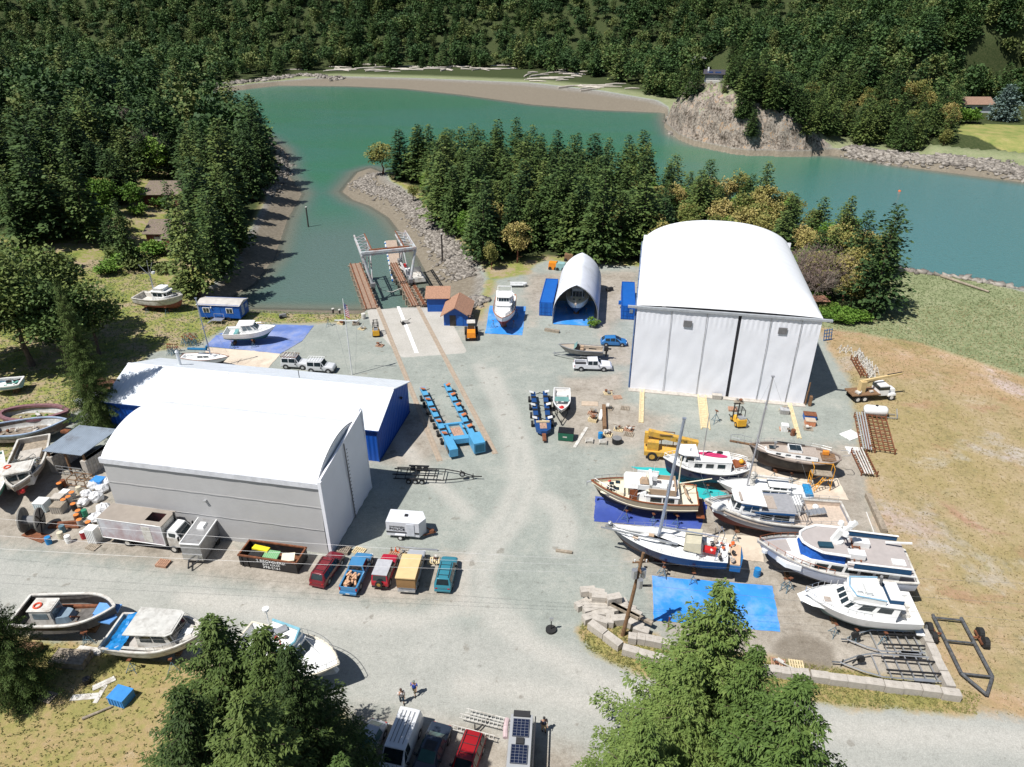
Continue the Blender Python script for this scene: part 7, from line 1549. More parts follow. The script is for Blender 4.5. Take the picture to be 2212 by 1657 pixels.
m=MB().bar((0,-TW,TH),(0,TW,TH),.45).bar((0,-TW,TH-.5),(0,TW,TH-.5),.25);m.build('front_beam',wl_,t);MB().cyl((.9,-TW+1.2,TH+.1),(.9,TW-1.6,TH+.1),.26).build('rusty_roller',rust,t)
MB().tube([(1,g-.5,1.2),(1,g*.5,-.8),(1,0,-1.4),(1,-g*.5,-.8),(1,-g+.5,1.2)],.06,4).build('sling',offwhite,t);MB().box((2.4,-g,2.0),(1.6,1.0,1.4)).build('engine_house',white,t);MB().box((3,-g+.3,3.2),(.6,.6,.6)).build('fuel_drum',redp,t)
o=thing('work_float','small open metal work float with a pallet cage, right of the boat lift','float',W('p',965,770,-1.5),ARZ);MB().box((0,0,0),(4.5,2.6,.9),taper=.95).build('hull',offwhite,o);MB().box((1.6,0,1.0),(.1,2.2,1.2)).build('cage',steel,o);junk(o,-1.5,1,.8,.6,5,3,[offwhite,wood])
# ---------------------------------------------------------------- boat movers
def mover(nm,label,vw,L0,L1,R0,R1,col,wd,pads,cross,z=.95,wn=6):
    a_,b_,c_,d_=W(vw,*L0),W(vw,*L1),W(vw,*R0),W(vw,*R1);t=thing(nm,label,'boat mover',(b_+d_)/2,ang((b_+d_)/2,(a_+c_)/2));inv=(Matrix.Translation(t.location)@Matrix.Rotation(t.rotation_euler[2],4,'Z')).inverted();q=[inv@p_ for p_ in(a_,b_,c_,d_)]
    for e,f in((q[0],q[1]),(q[2],q[3])):
        s=1 if e.y>0 else-1;MB().bar((e.x,e.y,z),(f.x,f.y,z),wd,.45).build('arm',col,t);m=MB()
        for k in range(4):x=e.lerp(f,.18+k*.2);m.box((x.x,x.y,z+.25),(.5,wd*1.1,.08))
        m.build('strap',black,t)
        for k in range(wn):
            x=e.lerp(f,.12+k*.76/(wn-1));wh=MB().cyl((x.x,x.y+s*(wd/2+.1),.42),(x.x,x.y+s*(wd/2+.42),.42),.42,n=12).build('wheel',rubber,t);MB().cyl((x.x,x.y+s*(wd/2+.42),.42),(x.x,x.y+s*(wd/2+.44),.42),.22,n=8).build('rim',alu,wh)
        for k in range(pads[0]):
            x=e.lerp(f,.06+k*.8/max(1,pads[0]-1));MB().box((x.x,x.y+s*pads[2],z+.5),(.75,.65,.08),ry=.2,rx=.25*s).build('pad',pads[1],t);MB().cyl((x.x,x.y,z),(x.x,x.y-s*.9,z+.3),.06).build('pad_arm',darktrim,t)
    return t,q
lb_=pm('mover_light_blue',(.09,.33,.55),.45,0,.06);db_=pm('mover_dark_blue',(.015,.06,.19),.45,0,.12)
t,q=mover('boat_mover','long light blue two armed hydraulic boat mover with engine boxes, between the rails','q',(112,205),(500,1010),(450,150),(835,900),lb_,.75,(5,pm('pad_orange',(.5,.17,.07),.7),.1),0,wn=7)
w_=abs(q[1].y-q[3].y);ym=(q[1].y+q[3].y)/2;MB().bar((.6,q[1].y,.9),(.2,q[3].y,.9),.9,.7).bar((4.4,q[1].y,.95),(4.0,q[3].y,.95),.35).bar((.6,ym+.9,.9),(4.2,ym+.9,.9),.3).bar((.6,ym-.9,.9),(4.0,ym-.9,.9),.3).build('cross_frame',lb_,t)
MB().box((2.3,ym,.7),(2.4,1.5,.25)).build('machinery',pm('machinery_rust',(.4,.25,.18),.8,0,.4,5),t);m=MB().box((-1.1,q[1].y,1.0),(2.8,1.1,1.1));MB().box((-1.3,q[3].y,1.1),(2.6,1.5,1.5)).build('engine_box',lb_,t);m.build('engine_box',lb_,t);MB().box((-2.63,q[3].y,1.1),(.06,1.2,1.1)).build('grille',pm('grille_blue',(.02,.12,.2),.7),t);MB().box((-1.7,q[1].y+.66,1.2),(1.2,.06,.6)).build('window',glass,t)
t,q=mover('boat_mover','shorter dark blue boat mover with white pads and a rusty coupling, beside the open speedboat','q',(1680,260),(1740,720),(1850,250),(1905,720),db_,.65,(3,white,.25),0,.8,4)
MB().prism([(.6,q[1].y+.3),(-1.2,q[1].y+.2),(-1.8,q[1].y-.4),(-1.8,q[3].y+.4),(-1.2,q[3].y-.2),(.6,q[3].y-.3)],.5,1.0).build('cross_frame',db_,t);MB().box((-.5,0,1.02),(1.3,.9,.06)).build('machinery',MC['machinery_rust'],t);MB().bar((-1.8,0,.6),(-3.2,0,.4),.5,.15).build('coupling',rust,t);MB().bar((.4,-.9,1.1),(.4,.9,1.1),.25).build('cross_timber',paleplank,t)
# ---------------------------------------------------------------- trailers
def boat_trailer(label,rear,frt,w_,col,axles,spare=None,posts=True,wr=.33,x0=.3):
    t=thing('boat_trailer',label,'trailer',(rear.x,rear.y,0),ang(rear,frt));l_=(frt-rear).length;m=MB()
    for s in(-1,1):m.tube([(0,s*w_/2,.55),(l_*.55,s*w_/2,.55),(l_*.72,s*w_*.33,.55),(l_*.92,0,.5),(l_,0,.5)],.07,5)
    for k in range(6):m.bar((.2+k*l_*.11,-w_/2,.5),(.2+k*l_*.11,w_/2,.5),.09)
    m.build('frame',col,t);m=MB()
    for s in(-.5,.5):m.bar((-.2,s*w_*.5,.75),(l_*.5,s*w_*.5,.75),.16,.08)
    m.build('bunk',black,t)
    for s in(-1,1):
        for k in range(axles):
            x=l_*x0-k*.8;wh=MB().cyl((x,s*(w_/2+.05),wr),(x,s*(w_/2+.28),wr),wr,n=12).build('wheel',rubber,t);MB().cyl((x,s*(w_/2+.28),wr),(x,s*(w_/2+.3),wr),wr*.55,n=8).build('rim',alu,wh)
        MB().box((l_*x0-(axles-1)*.4,s*(w_/2+.17),.74),(.8*axles+.1,.3,.06)).build('mudguard',col,t)
    MB().cyl((l_*.9,0,0),(l_*.9,0,.9),.05).bar((l_*.8,0,.5),(l_*.76,0,1.3),.1).build('winch_post',darktrim,t)
    if spare:wh=MB().cyl((l_*spare,-.32,.9),(l_*spare,-.1,.9),.35,n=12).build('spare_wheel',rubber,t);MB().cyl((l_*spare,-.34,.9),(l_*spare,-.32,.9),.2,n=8).build('rim',alu,wh)
    return t
boat_trailer('long empty black triaxle boat trailer on the gravel right of the sheds',W('f',915,1545),W('f',1480,1568),2.3,black,3,.78,x0=.33)
boat_trailer('empty galvanised boat trailer, the farther of the two by the block wall',W('l',905,925),W('l',435,905),2.4,alu,2,.82,x0=.28);boat_trailer('empty galvanised boat trailer with long black bunks, nearer the camera of the two',W('l',1000,1090),W('l',380,1042),2.5,alu,2,.72,x0=.22)
a_,b_=W('l',1075,765),W('l',1315,1240);t=thing('steel_trailer','large dark steel frame trailer lying on the dry grass outside the block wall','trailer',a_,ang(a_,b_));l_=(b_-a_).length;pg=pm('pitted_steel',(.1,.105,.11),.6,.2,.4,4,dirt=.2)
m=MB()
for s in(-1,1):m.cyl((0,s*1.25,.45),(l_*.77,s*1.25,.45),.16).cyl((l_*.77,s*1.25,.45),(l_,0,.45),.14)
for x in(.3,l_*.35,l_*.77):m.cyl((x,-1.25,.45),(x,1.25,.45),.1)
m.build('frame',pg,t)
for s in(-1,1):
    for x in(l_*.2,l_*.33):wh=MB().cyl((x,s*2.0,.5),(x,s*2.4,.5),.52,n=14).build('wheel',rubber,t);MB().cyl((x,s*2.4,.5),(x,s*2.42,.5),.26,n=8).build('rim',alu,wh)
    MB().bar((l_*.27,s*1.25,.5),(l_*.27,s*2.1,.5),.15).bar((l_*.17,s*1.85,.5),(l_*.36,s*1.85,.5),.15).build('axle',rust,t)
# ---------------------------------------------------------------- forklifts and cranes
def forklift(loc,rz,label,col,s=1.0):
    t=thing('forklift',label,'forklift',loc,rz);t.scale=(s,)*3
    MB().box((-.5,0,.75),(1.5,1.1,.75),taper=.92).box((-1.25,0,.8),(.35,1.1,.9)).build('body',col,t);MB().box((-1.0,0,1.32),(.7,.8,.3)).build('engine_cover',alu,t);m=MB()
    for x,y in((.45,.5),(.45,-.5),(-.7,.5),(-.7,-.5)):m.bar((x,y,1.0),(x-.1 if x>0 else x,y,2.15),.07)
    m.bar((.35,.5,2.15),(-.7,.5,2.15),.07).bar((.35,-.5,2.15),(-.7,-.5,2.15),.07)
    for k in range(5):m.bar((.35-k*.26,-.5,2.17),(.35-k*.26,.5,2.17),.04)
    m.build('overhead_guard',black,t);m=MB()
    for y in(-.3,.3):m.bar((.85,y,.1),(.85,y,2.4),.12).bar((.95,y,.08),(2.0,y,.08),.12,.05)
    for z in(.5,1.2,2.3):m.bar((.88,-.45,z),(.88,.45,z),.09)
    m.build('mast',black,t);MB().box((-.3,0,1.2),(.45,.5,.5)).build('seat',black,t);wheels(t,(.55,-.9),1.25,.33,.25,rimm=col);return t
forklift(W('g',1485,1215)+Vector((0,.8,0)),R(95),'yellow forklift in front of the large arched shed, mast towards the shed',yellowp,1.1);forklift(W('f',782,630)+Vector((0,1,0)),R(100),'yellow forklift left of the slip, beside the flagpole',yellowp)
t=thing('rough_terrain_forklift','orange rough terrain forklift with tall cab, below the blue huts','forklift',W('f',1408,655)+Vector((0,1.6,0)),R(93));org=pm('machine_orange',(.75,.25,.02),.5,0,.1)
MB().box((-1.2,0,1.15),(1.8,1.5,.9),taper=.9).build('body',org,t);MB().box((.1,0,1.9),(1.2,1.2,1.6),taper=.92).build('cab',glass,t);MB().box((.1,0,2.75),(1.4,1.4,.1)).build('cab_roof',offwhite,t);m=MB()
for y in(-.4,.4):m.bar((1.6,y,.2),(1.7,y,3.3),.16).bar((1.7,y,.25),(2.9,y,.25),.14,.06)
for z in(.6,1.8,3.2):m.bar((1.65,-.6,z),(1.65,.6,z),.12)
m.build('mast',darktrim,t);wheels(t,(1.0,),2.3,.7,.5,rimm=org);wheels(t,(-1.5,),2.0,.5,.35,rimm=org)
t=thing('mobile_crane','yellow industrial crane lettered HYSTER, behind the cream yacht','crane',W('g',960,1440)+V*.9,YARD+.03);yc=pm('crane_yellow',(.62,.36,.06),.6,0,.1,2,dirt=.25)
MB().box((.5,0,.95),(4.8,2.0,.6)).box((-.9,0,1.8),(1.4,1.4,1.3)).build('body',yc,t);MB().bar((-1.6,.2,3.4),(4.6,.2,2.3),.65,.7).build('boom',yc,t);MB().bar((-1.5,.2,2.0),(1.2,.2,2.9),.25).build('ram',yc,t);MB().box((.6,-.2,3.4),(1.6,.1,.1)).bar((.2,.9,1.2),(.2,.9,3.2),.1).bar((1.7,.9,1.2),(1.7,.9,3.2),.1).bar((.2,.9,3.2),(1.7,.9,3.2),.1).build('guard_frame',brownwood,t)
MB().box((-1.75,.2,2.6),(.5,.5,1.6)).build('boom_head',yc,t);wheels(t,(-.9,2.4),2.4,.62,.4,rimm=yc);text('HYSTER',.42,t,(2.6,-.14,2.66),(R(90),R(10),0),darktrim)
a_,b_=W('h',515,1050),W('h',815,1030);t=thing('crane_truck','old white flatbed truck with a tan folding crane, at the edge of the dry field','truck',(a_+b_)/2+V*.4,ang(a_,b_));l_=(b_-a_).length
MB().box((-l_*.18,0,1.15),(l_*.6,2.3,.15)).build('flatbed',brownwood,t);MB().box((l_*.2,0,1.6),(1.5,2.0,1.5),taper=.9).build('cab',white,t);MB().box((l_*.37,0,1.2),(1.6,1.3,.8),taper=.85).build('bonnet',white,t);MB().box((l_*.2,0,1.95),(1.54,1.9,.5)).build('cab_window',glass,t)
for s in(-1,1):MB().blob((l_*.38,s*.95,.85),(.75,.25,.4),1,rough=.02).build('mudguard',white,t)
tan_=pm('crane_tan',(.6,.45,.22),.6,0,.1);MB().box((-l_*.22,0,2.0),(.8,.8,1.8)).bar((-l_*.25,0,2.9),(l_*.62,.3,3.6),.3).bar((-l_*.2,.3,2.2),(l_*.2,.3,3.0),.18).build('crane',tan_,t);MB().bar((l_*.3,.3,3.5),(l_*.62,.35,3.75),.15).build('crane_tip',black,t);wheels(t,(-l_*.35,-l_*.2,l_*.38),2.3,.48,.35,rimm=white);junk(t,-2.8,0,.8,1.35,5,7,[offwhite,steel])
# ---------------------------------------------------------------- poles, wires, flag
base=W('k',668,858);t=thing('utility_pole','wooden utility pole with three grey transformers, by the pile of concrete blocks','utility pole',base);topz=10.0
MB().cyl((0,0,-.3),(1.05,0,topz),.2,.13,9).build('pole',brownwood,t)
for dx,dy,z in((-.35,-.3,7.9),(.55,.3,7.4),(.2,-.45,6.9)):MB().cyl((.75+dx,dy,z-.45),(.75+dx,dy,z+.45),.26,n=10).build('transformer',alu,t)
MB().bar((.2,0,8.9),(1.6,.1,8.9),.12).bar((.9,-.6,8.2),(.9,.6,8.2),.1).build('cross_arm',brownwood,t);MB().box((1.5,0,6.2),(1.2,.15,.15)).build('splice_case',black,t);m=MB()
for k in range(3):m.cyl((.4+k*.5,.05,8.9),(.4+k*.5,.05,9.2),.06,n=6)
m.build('insulator',white,t)
o=MB().cyl((0,0,0),(0,0,1.7),.06).cyl((.15,-.0,.3),(.15,0,1.4),.02).build('loose_post',rust);o.location=base+Vector((4.3,.6,0));tag(o,'short rusty post standing right of the utility pole','post')
px_=base+Vector((.95,0,8.95));wirem=pm('wire_grey',(.3,.3,.3),.5,.3)
def wire(a,b,sag,label,r=.011):
    m=MB();pts=[a.lerp(b,i/24)-Vector((0,0,sag*4*(i/24)*(1-i/24)))for i in range(25)];c=a;m.tube([p_-c for p_ in pts],r,3);o=m.build('power_line',wirem,loc=c);tag(o,label,'power line')
for k,(zz,zl,yl,nm)in enumerate(((0,9.5,46,'topmost'),(-.5,9,43.5,'second'),(-1.3,8,42.5,'third'))):wire(px_+Vector((0,0,zz)),Vector((-75,yl+9,zl)),.9,nm+' overhead line running left from the utility pole past the box truck')
for k,(zz,yl,nm)in enumerate(((0,47,'upper'),(-1.3,44.5,'middle'),(-2.6,43,'lower'))):wire(px_+Vector((0,0,zz)),Vector((85,yl-5,9+zz)),.8,nm+' overhead line running right from the utility pole over the cruiser')
fb=W('f',630,880);t=thing('flagpole','tall thin white flagpole with guy lines beside the blue building','flagpole',fb);MB().cyl((0,0,0),(0,0,12.6),.09,.05).bar((-1.6,0,9.2),(1.8,0,9.1),.12).build('pole',white,t);m=MB()
for x in(-1.6,1.7):m.cyl((x,0,9.2),(x*.3,0,.2),.015,n=3)
m.build('guy_line',steel,t);fl=MB()
for k in range(13):fl.mi(0 if k%2==0 else 1).quad((.05,0,11.9-k*.16),(.5+.02*k,.1,11.7-k*.16-.25),(.5+.02*k,.1,11.54-k*.16-.25),(.05,0,11.74-k*.16))
fl.mi(2).quad((.04,-.015,11.9),(.33,.05,11.72),(.33,.05,10.85),(.04,-.015,11.02));fl.mi(1)
for k in range(9):fl.box((.1+(k%3)*.09,-.01+(k%3)*.015,11.7-(k//3)*.25-(k%3)*.05),(.04,.03,.05))
o=fl.build('flag',[redp,white,pm('flag_blue',(.02,.04,.2),.7)]);o.location=fb;tag(o,'american flag hanging limp from the flagpole','flag')
# ---------------------------------------------------------------- concrete blocks
def cblock(a,dims,rz,label,group,z=0.0,name='concrete_block',cat='concrete block'):
    o=MB().box((0,0,dims[2]/2+z),dims).bar((-.15,0,dims[2]+z+.02),(.15,0,dims[2]+z+.02),.05).build(name,concrete,loc=(a.x,a.y,0),rz=rz);return tag(o,label,cat,group)
for i,(x,y,r_,z)in enumerate([(455,640,.1,.7),(425,690,.5,0),(470,690,.4,0),(510,655,-.2,.7),(525,680,-.1,.7),(475,725,.3,0),(530,715,0,0),(472,770,.4,.0),(530,745,-.1,0),(535,790,-.4,0),(590,780,1.4,0),(590,735,.3,0),(645,785,.1,0),(610,690,.25,.7),(650,685,.3,.0),(700,715,-.5,0),(735,745,-.7,0),(780,850,-.4,0),(745,820,-.6,0)]):
    cblock(W('k',x,y),(1.45,.75,.7+.017*(i%7)),r_,'loose concrete block in the tumbled heap left of the utility pole','tumbled concrete blocks',z)
for x,y,r_ in((615,735,-.65),(690,770,-.6)):o=MB().box((0,0,.95),(4.2,.35,.3)).build('timber_beam',wood,loc=W('k',x+30,y),rz=r_);tag(o,'weathered beam laid over the tumbled blocks, '+('upper' if x<650 else 'lower')+' one','beam')
def wall_run(p0,p1,n,label,group,dims=(1.7,.75,.8),z=0.0):
    for k in range(n):q=p0.lerp(p1,(k+.5)/n);dims=(dims[0],dims[1],dims[2]+random.uniform(-.03,.03));cblock(q+Vector((random.uniform(-.04,.04),random.uniform(-.06,.06),0)),((p1-p0).length/n-.03,dims[1],dims[2]),ang(p0,p1)+random.uniform(-.02,.02),label,group,z)
wall_run(W('k',470,810),W('k',655,945),2,'long concrete block at the kerb left of the bright spruce','kerb blocks left of the spruce');wall_run(W('k',665,960),W('k',960,1040),3,'concrete block of the curved kerb half under the bright spruce','kerb blocks under the spruce');wall_run(W('k',700,890),W('k',960,935),5,'pale block of the inner row behind the kerb','inner row blocks')
wall_run(W('l',-40,1090),W('l',245,1120),5,'taller block of the front wall beside the bright spruce','taller front wall blocks',z=0);wall_run(W('l',250,1125),W('l',1150,1240),8,'concrete block of the low front wall below the trailers','front wall blocks');wall_run(W('l',925,855),W('l',1095,1200),4,'concrete block of the side wall by the galvanised trailers','side wall blocks');
a_,b_=W('l',600,20),W('l',700,240);o=MB().bar((0,0,.3),b_-a_+Vector((0,0,.3)),.6,.55).build('timber_kerb',wood,loc=a_);tag(o,'old grey timber baulk along the field edge behind the largest yacht','timber')
# ---------------------------------------------------------------- small things
def pallet(loc,rz,label,group=None,n=1,load=None,k_=0):
    t=thing('pallet',label,'pallet',loc,rz,group);m=MB()
    for q in range(n):
        for k in range(6):m.box((-.55+k*.22,0,.13+q*.15),(.14,1.0,.025))
        for y in(-.45,0,.45):m.box((0,y,.06+q*.15),(1.2,.09,.1))
    m.build('boards',(wood,paleplank,pm('reddish_boards',(.4,.23,.15),.85,0,.2,4))[k_%3],t)
    if load:junk(t,-.4,.4,.35,.2+n*.15,5,load,[rust,wood,offwhite,tyregrey],(.12,.3))
    return t
for i,(v_,x,y,n,ld,lb)in enumerate([('j',535,355,3,0,'stack of reddish planks behind the dark red SUV'),('j',625,350,1,0,'single pallet right of the reddish stack behind the pickup'),('j',835,385,2,0,'pallet below the traffic cones'),('j',905,385,3,5,'pallet of scrap between the cones and the camper truck'),('j',1075,410,1,6,'pallet with a rusty engine part behind the teal car'),('i',990,430,2,0,'pallets leaning together in front of the box truck'),
        ('i',565,325,1,0,'empty pallet behind the box truck tail'),('g',628,1003,1,8,'pallet with two rusty wheels near the shed front left corner'),('g',690,1030,1,0,'small empty pallet right of the one with wheels'),('g',740,1100,1,0,'lone pallet beside the left wooden track'),('g',530,1180,3,9,'reddish pallet stack left of the long timber'),('g',525,1135,1,12,'pallet with an orange pump above the reddish stack'),('g',635,1100,1,10,'pallet of white bags'),
        ('g',697,1240,1,11,'pallet piled with rusty chain stands'),('g',765,1240,1,13,'pallet of dull metal parts'),('g',765,1272,1,0,'flat pallet below the metal parts'),('g',625,1275,1,14,'pallet beside the blue barrel'),('g',1445,1110,2,0,'pallets behind the forklift'),('g',1485,1062,1,15,'pallet with a coiled hose by the shed front'),('h',105,1120,1,16,'pallet of pale sheets near the right wooden track'),('h',105,1240,1,17,'pallet carrying a white box'),('h',262,1235,1,18,'pallet with a rusty chain below the orange bin'),
        ('l',170,1040,1,0,'greyish pallet behind the front block wall'),('l',60,1030,1,4,'pallet of broken planks behind the front block wall'),('i',290,1235,1,0,'broken pallet in the grass at the lower left'),('f',695,580,1,2,'pallet of timber blocks left of the yellow forklift'),('f',812,690,1,3,'pallet of stones below the left yellow forklift'),('f',655,550,2,21,'brown heap of rope on a pallet at the grass edge'),('f',560,545,2,22,'pallet of rusty gear under the flagpole')]):
    pallet(W(v_,x,y),YARD+random.uniform(-.3,.3),lb,None,n,ld,i)
def barrel(loc,col,label,name='barrel',cat='barrel',r=.3,h=.88,lid=None):
    o=MB().cyl((0,0,0),(0,0,h),r,n=14).build(name,col,loc=loc)
    for z in(h*.33,h*.66):MB().cyl((0,0,z-.02),(0,0,z+.02),r+.02,n=14).build('hoop',col,o)
    if lid:MB().cyl((0,0,h),(0,0,h+.03),r*.96,n=14).build('lid',lid,o)
    return tag(o,label,cat)
bl=pm('barrel_blue',(.02,.22,.5),.5);gr=pm('barrel_green',(.04,.22,.13),.5);gy=pm('barrel_grey',(.35,.34,.32),.6,dirt=.2);rd=pm('barrel_red',(.35,.02,.03),.5);oc=pm('orange_lid',(.7,.22,.05),.6);crm=pm('barrel_cream',(.62,.56,.42),.6)
for x,y,c_,ld,lb in((405,1445,bl,None,'bright blue barrel on a black sheet by the cable reel'),(505,1405,crm,None,'cream barrel between the bright blue one and the reel'),(520,1350,pm('barrel_slate',(.1,.18,.22),.6),None,'slate blue barrel behind the cream one'),(565,1435,white,None,'white barrel on a pallet in front of the others'),(692,1400,rd,white,'dark red barrel with a white top left of the tall white cabinet'),(737,1320,black,oc,'orange topped barrel behind the tall white cabinet'),(825,1375,black,oc,'orange barrel hidden behind the white cabinet and truck'),(665,1300,gy,oc,'pale grey barrel with worn orange rim'),(655,1225,gy,oc,'grey barrel with orange top left of the green one'),(702,1220,gr,None,'green barrel among the orange topped ones'),(615,1170,black,oc,'black barrel with an orange lid, by the grey crates'),(575,1110,gy,oc,'tall grey barrel with an orange lid, middle of three'),(535,1135,gy,oc,'grey barrel with an orange lid, lowest of three'),(603,1075,gy,oc,'grey barrel with an orange lid, topmost of three'),(500,1000,black,oc,'black barrel with orange lid in the shed shade'),(527,975,rust,None,'rusty open barrel beside the black one with orange lid'),(655,1030,crm,None,'cream barrel near the big white bags'),(640,1260,rust,oc,'small rusty orange barrel behind the grey one')):
    barrel(W('r',x,y),c_,lb,lid=ld)
barrel(W('g',578,1295),MC['barrel_blue'],'dark blue barrel left of the black tub',r=.32);barrel(W('k',1480,498),MC['barrel_blue'],'blue barrel near the stern of the long dark blue sailboat',r=.33,h=.95);barrel(W('g',686,1325),black,'wide black tub beside the blue barrel','tub','tub',.62,.75,tyregrey);barrel(W('i',530,1145),black,'black pot lying in the grass at the lower left','pot','pot',.3,.5);barrel(W('h',160,1275),rust,'dark rusty drum beside the yellow bag',r=.3);barrel(W('f',706,512),offwhite,'white bucket at the grass edge by the slip','bucket','bucket',.4,1.0)
def crate(loc,dims,col,label,rz=0,lid=None,name='crate',cat='crate',top=True):
    t=MB().box((0,0,dims[2]/2),dims,taper=1.0).build(name,col,loc=loc,rz=rz)
    m=MB();
    for k in range(5):m.box((-dims[0]/2+(k+.5)*dims[0]/5,-dims[1]/2-.02,dims[2]/2),(.05,.04,dims[2]*.9)).box((-dims[0]/2+(k+.5)*dims[0]/5,dims[1]/2+.02,dims[2]/2),(.05,.04,dims[2]*.9))
    m.build('rib',col,t)
    if top:MB().box((0,0,dims[2]+.04),(dims[0]*1.05,dims[1]*1.05,.08)).build('lid',lid or col,t)
    return tag(t,label,cat)
R_=lambda x,y:W('r',x,y)
crate(R_(820,975),(1.3,1.1,1.0),pm('tub_blue',(.05,.25,.6),.5),'blue lidded fish tub beside the big white bags',YARD);crate(R_(362,1165),(1.3,1.2,1.2),pm('tub_white',(.6,.68,.7),.5),'dirty white tote in front of the derelict work boat',YARD+.1,white);crate(R_(490,1180),(1.3,1.1,.9),concrete,'grey plastic crate with an open top',YARD+.15,wood);crate(R_(490,1110),(1.2,1.0,.9),concrete,'grey crate behind the open topped one',YARD+.1,concrete);crate(R_(545,1065),(.9,.8,.8),white,'small white crate behind the grey ones',YARD)
crate(R_(785,1430),(1.1,.9,1.9),white,'tall white cabinet standing behind the box truck tail',YARD,name='cabinet',cat='cabinet');crate(W('i',742,1250),(1.5,1.3,.8),pm('tub_blue',(.05,.25,.6),.5),'blue lidded fish tub with crossed sticks, in the lower left grass',YARD-.1);crate(W('h',270,1165),(1.6,1.1,.7),pm('tub_blue2',(.02,.12,.4),.5),'blue tub of rusty chain beside the gravel track',YARD,rust);crate(W('h',272,1205),(1.3,1.0,.7),pm('tub_orange',(.6,.25,.13),.6),'salmon coloured tub below the blue tub of chain',YARD,pm('tub_inner',(.5,.4,.3),.8))
crate(W('h',105,1130),(1.2,.9,.6),MC['barrel_grey'],'grey tub at the right wooden track',YARD,pm('dull_lid',(.4,.4,.4),.6));crate(W('h',105,1245),(.9,.8,.9),white,'white box standing on its pallet',YARD);crate(W('f',500,838),(.5,.4,.6),redp,'small red can behind the blue building',0,name='fuel_can',cat='fuel can');crate(W('g',1340,1035),(1.3,.7,.6),concrete,'single concrete block against the middle of the shed curtain',YARD,name='concrete_block',cat='concrete block')
for i,(x,y,s,lb)in enumerate(((785,990,1.0,'white bulk bag behind the blue tub, upper left one'),(845,1020,.9,'white bulk bag in the middle of the heap'),(885,965,1.0,'white bulk bag right of the blue tub'),(715,1060,.8,'flattened white bulk bag, leftmost'),(795,1090,1.05,'large white bulk bag in front of the heap'),(690,1130,.8,'white bundled bags among the barrels'),(855,1185,1.05,'white bulk bag against the grey wall'),(795,1260,1.0,'white bulk bag nearest the box truck'),(835,800,.9,'white plastic heap at the corner of the fabric shed'))):
    o=MB().blob((0,0,.45),(.8*s,.7*s,.6*s),i,n=12,m=8,rough=.14).build('bulk_bag',pm('woven_bag',(.7,.7,.7),.7,0,.08,4,.8),loc=R_(x,y));tag(o,lb,'bag')
t=thing('cable_reel','huge grey wooden cable reel lying open beside the barrels','cable reel',R_(290,1330),.25);m=MB()
MB().cyl((-.95,.2,1.35),(-.8,.2,1.35),1.4,n=24).cyl((.75,-.2,1.3),(.9,-.2,1.3),1.4,n=24).parts('flange',pm('reel_grey',(.2,.19,.17),.8,0,.2,2),t);MB().cyl((-.9,.2,1.35),(.8,-.2,1.3),.5,n=12).build('drum',tyregrey,t);MB().cyl((-1.6,.3,1.35),(-.9,.2,1.35),.1).build('axle',offwhite,t);m=MB()
for k in range(6):a=k*1.047;m.bar((.93,-.2,1.3),(.93,-.2+1.3*math.cos(a),1.3+1.3*math.sin(a)),.14,.06)
m.build('spoke',black,t)
o=MB().box((0,0,.12),(3.4,1.0,.2)).bar((-.8,0,.3),(1.4,.2,.4),.3).build('rusty_sheet',rust,loc=R_(540,1300));tag(o,'rusty steel beam on the ground behind the slate barrel','scrap');o=MB().box((0,0,.04),(3.2,1.2,.06)).build('rusty_plate',rust,loc=R_(300,1385),rz=-.4);tag(o,'rusty plate under the cable reel','scrap')
t=thing('steel_rack','rusty open frame rack near the low grey roofed shed','rack',R_(670,960),YARD);m=MB()
for x in(-1.2,0,1.2):
    for y in(-.7,.7):m.bar((x,y,0),(x,y,1.1),.08)
    m.bar((x,-.7,1.1),(x,.7,1.1),.08)
for y in(-.7,.7):m.bar((-1.2,y,1.1),(1.2,y,1.1),.08).bar((-1.2,y,.3),(1.2,y,.3),.08)
m.build('frame',brownwood,t)
t=thing('dumpster','green dumpster with black ribbed lid, below the dark blue boat mover','dumpster',W('g',350,1315),YARD+.03);MB().box((0,.6,.65),(1.95,1.3,1.1),taper=1.05).build('body',pm('bin_green',(.015,.12,.07),.5,0,.1),t);m=MB().box((0,.65,1.28),(2.05,1.4,.08))
for k in range(10):m.bar((-.9+k*.2,0,1.34),(-.9+k*.2,1.3,1.34),.06)
m.build('lid',black,t);MB().box((-.1,-.06,.75),(.55,.02,.35)).build('sticker',offwhite,t)
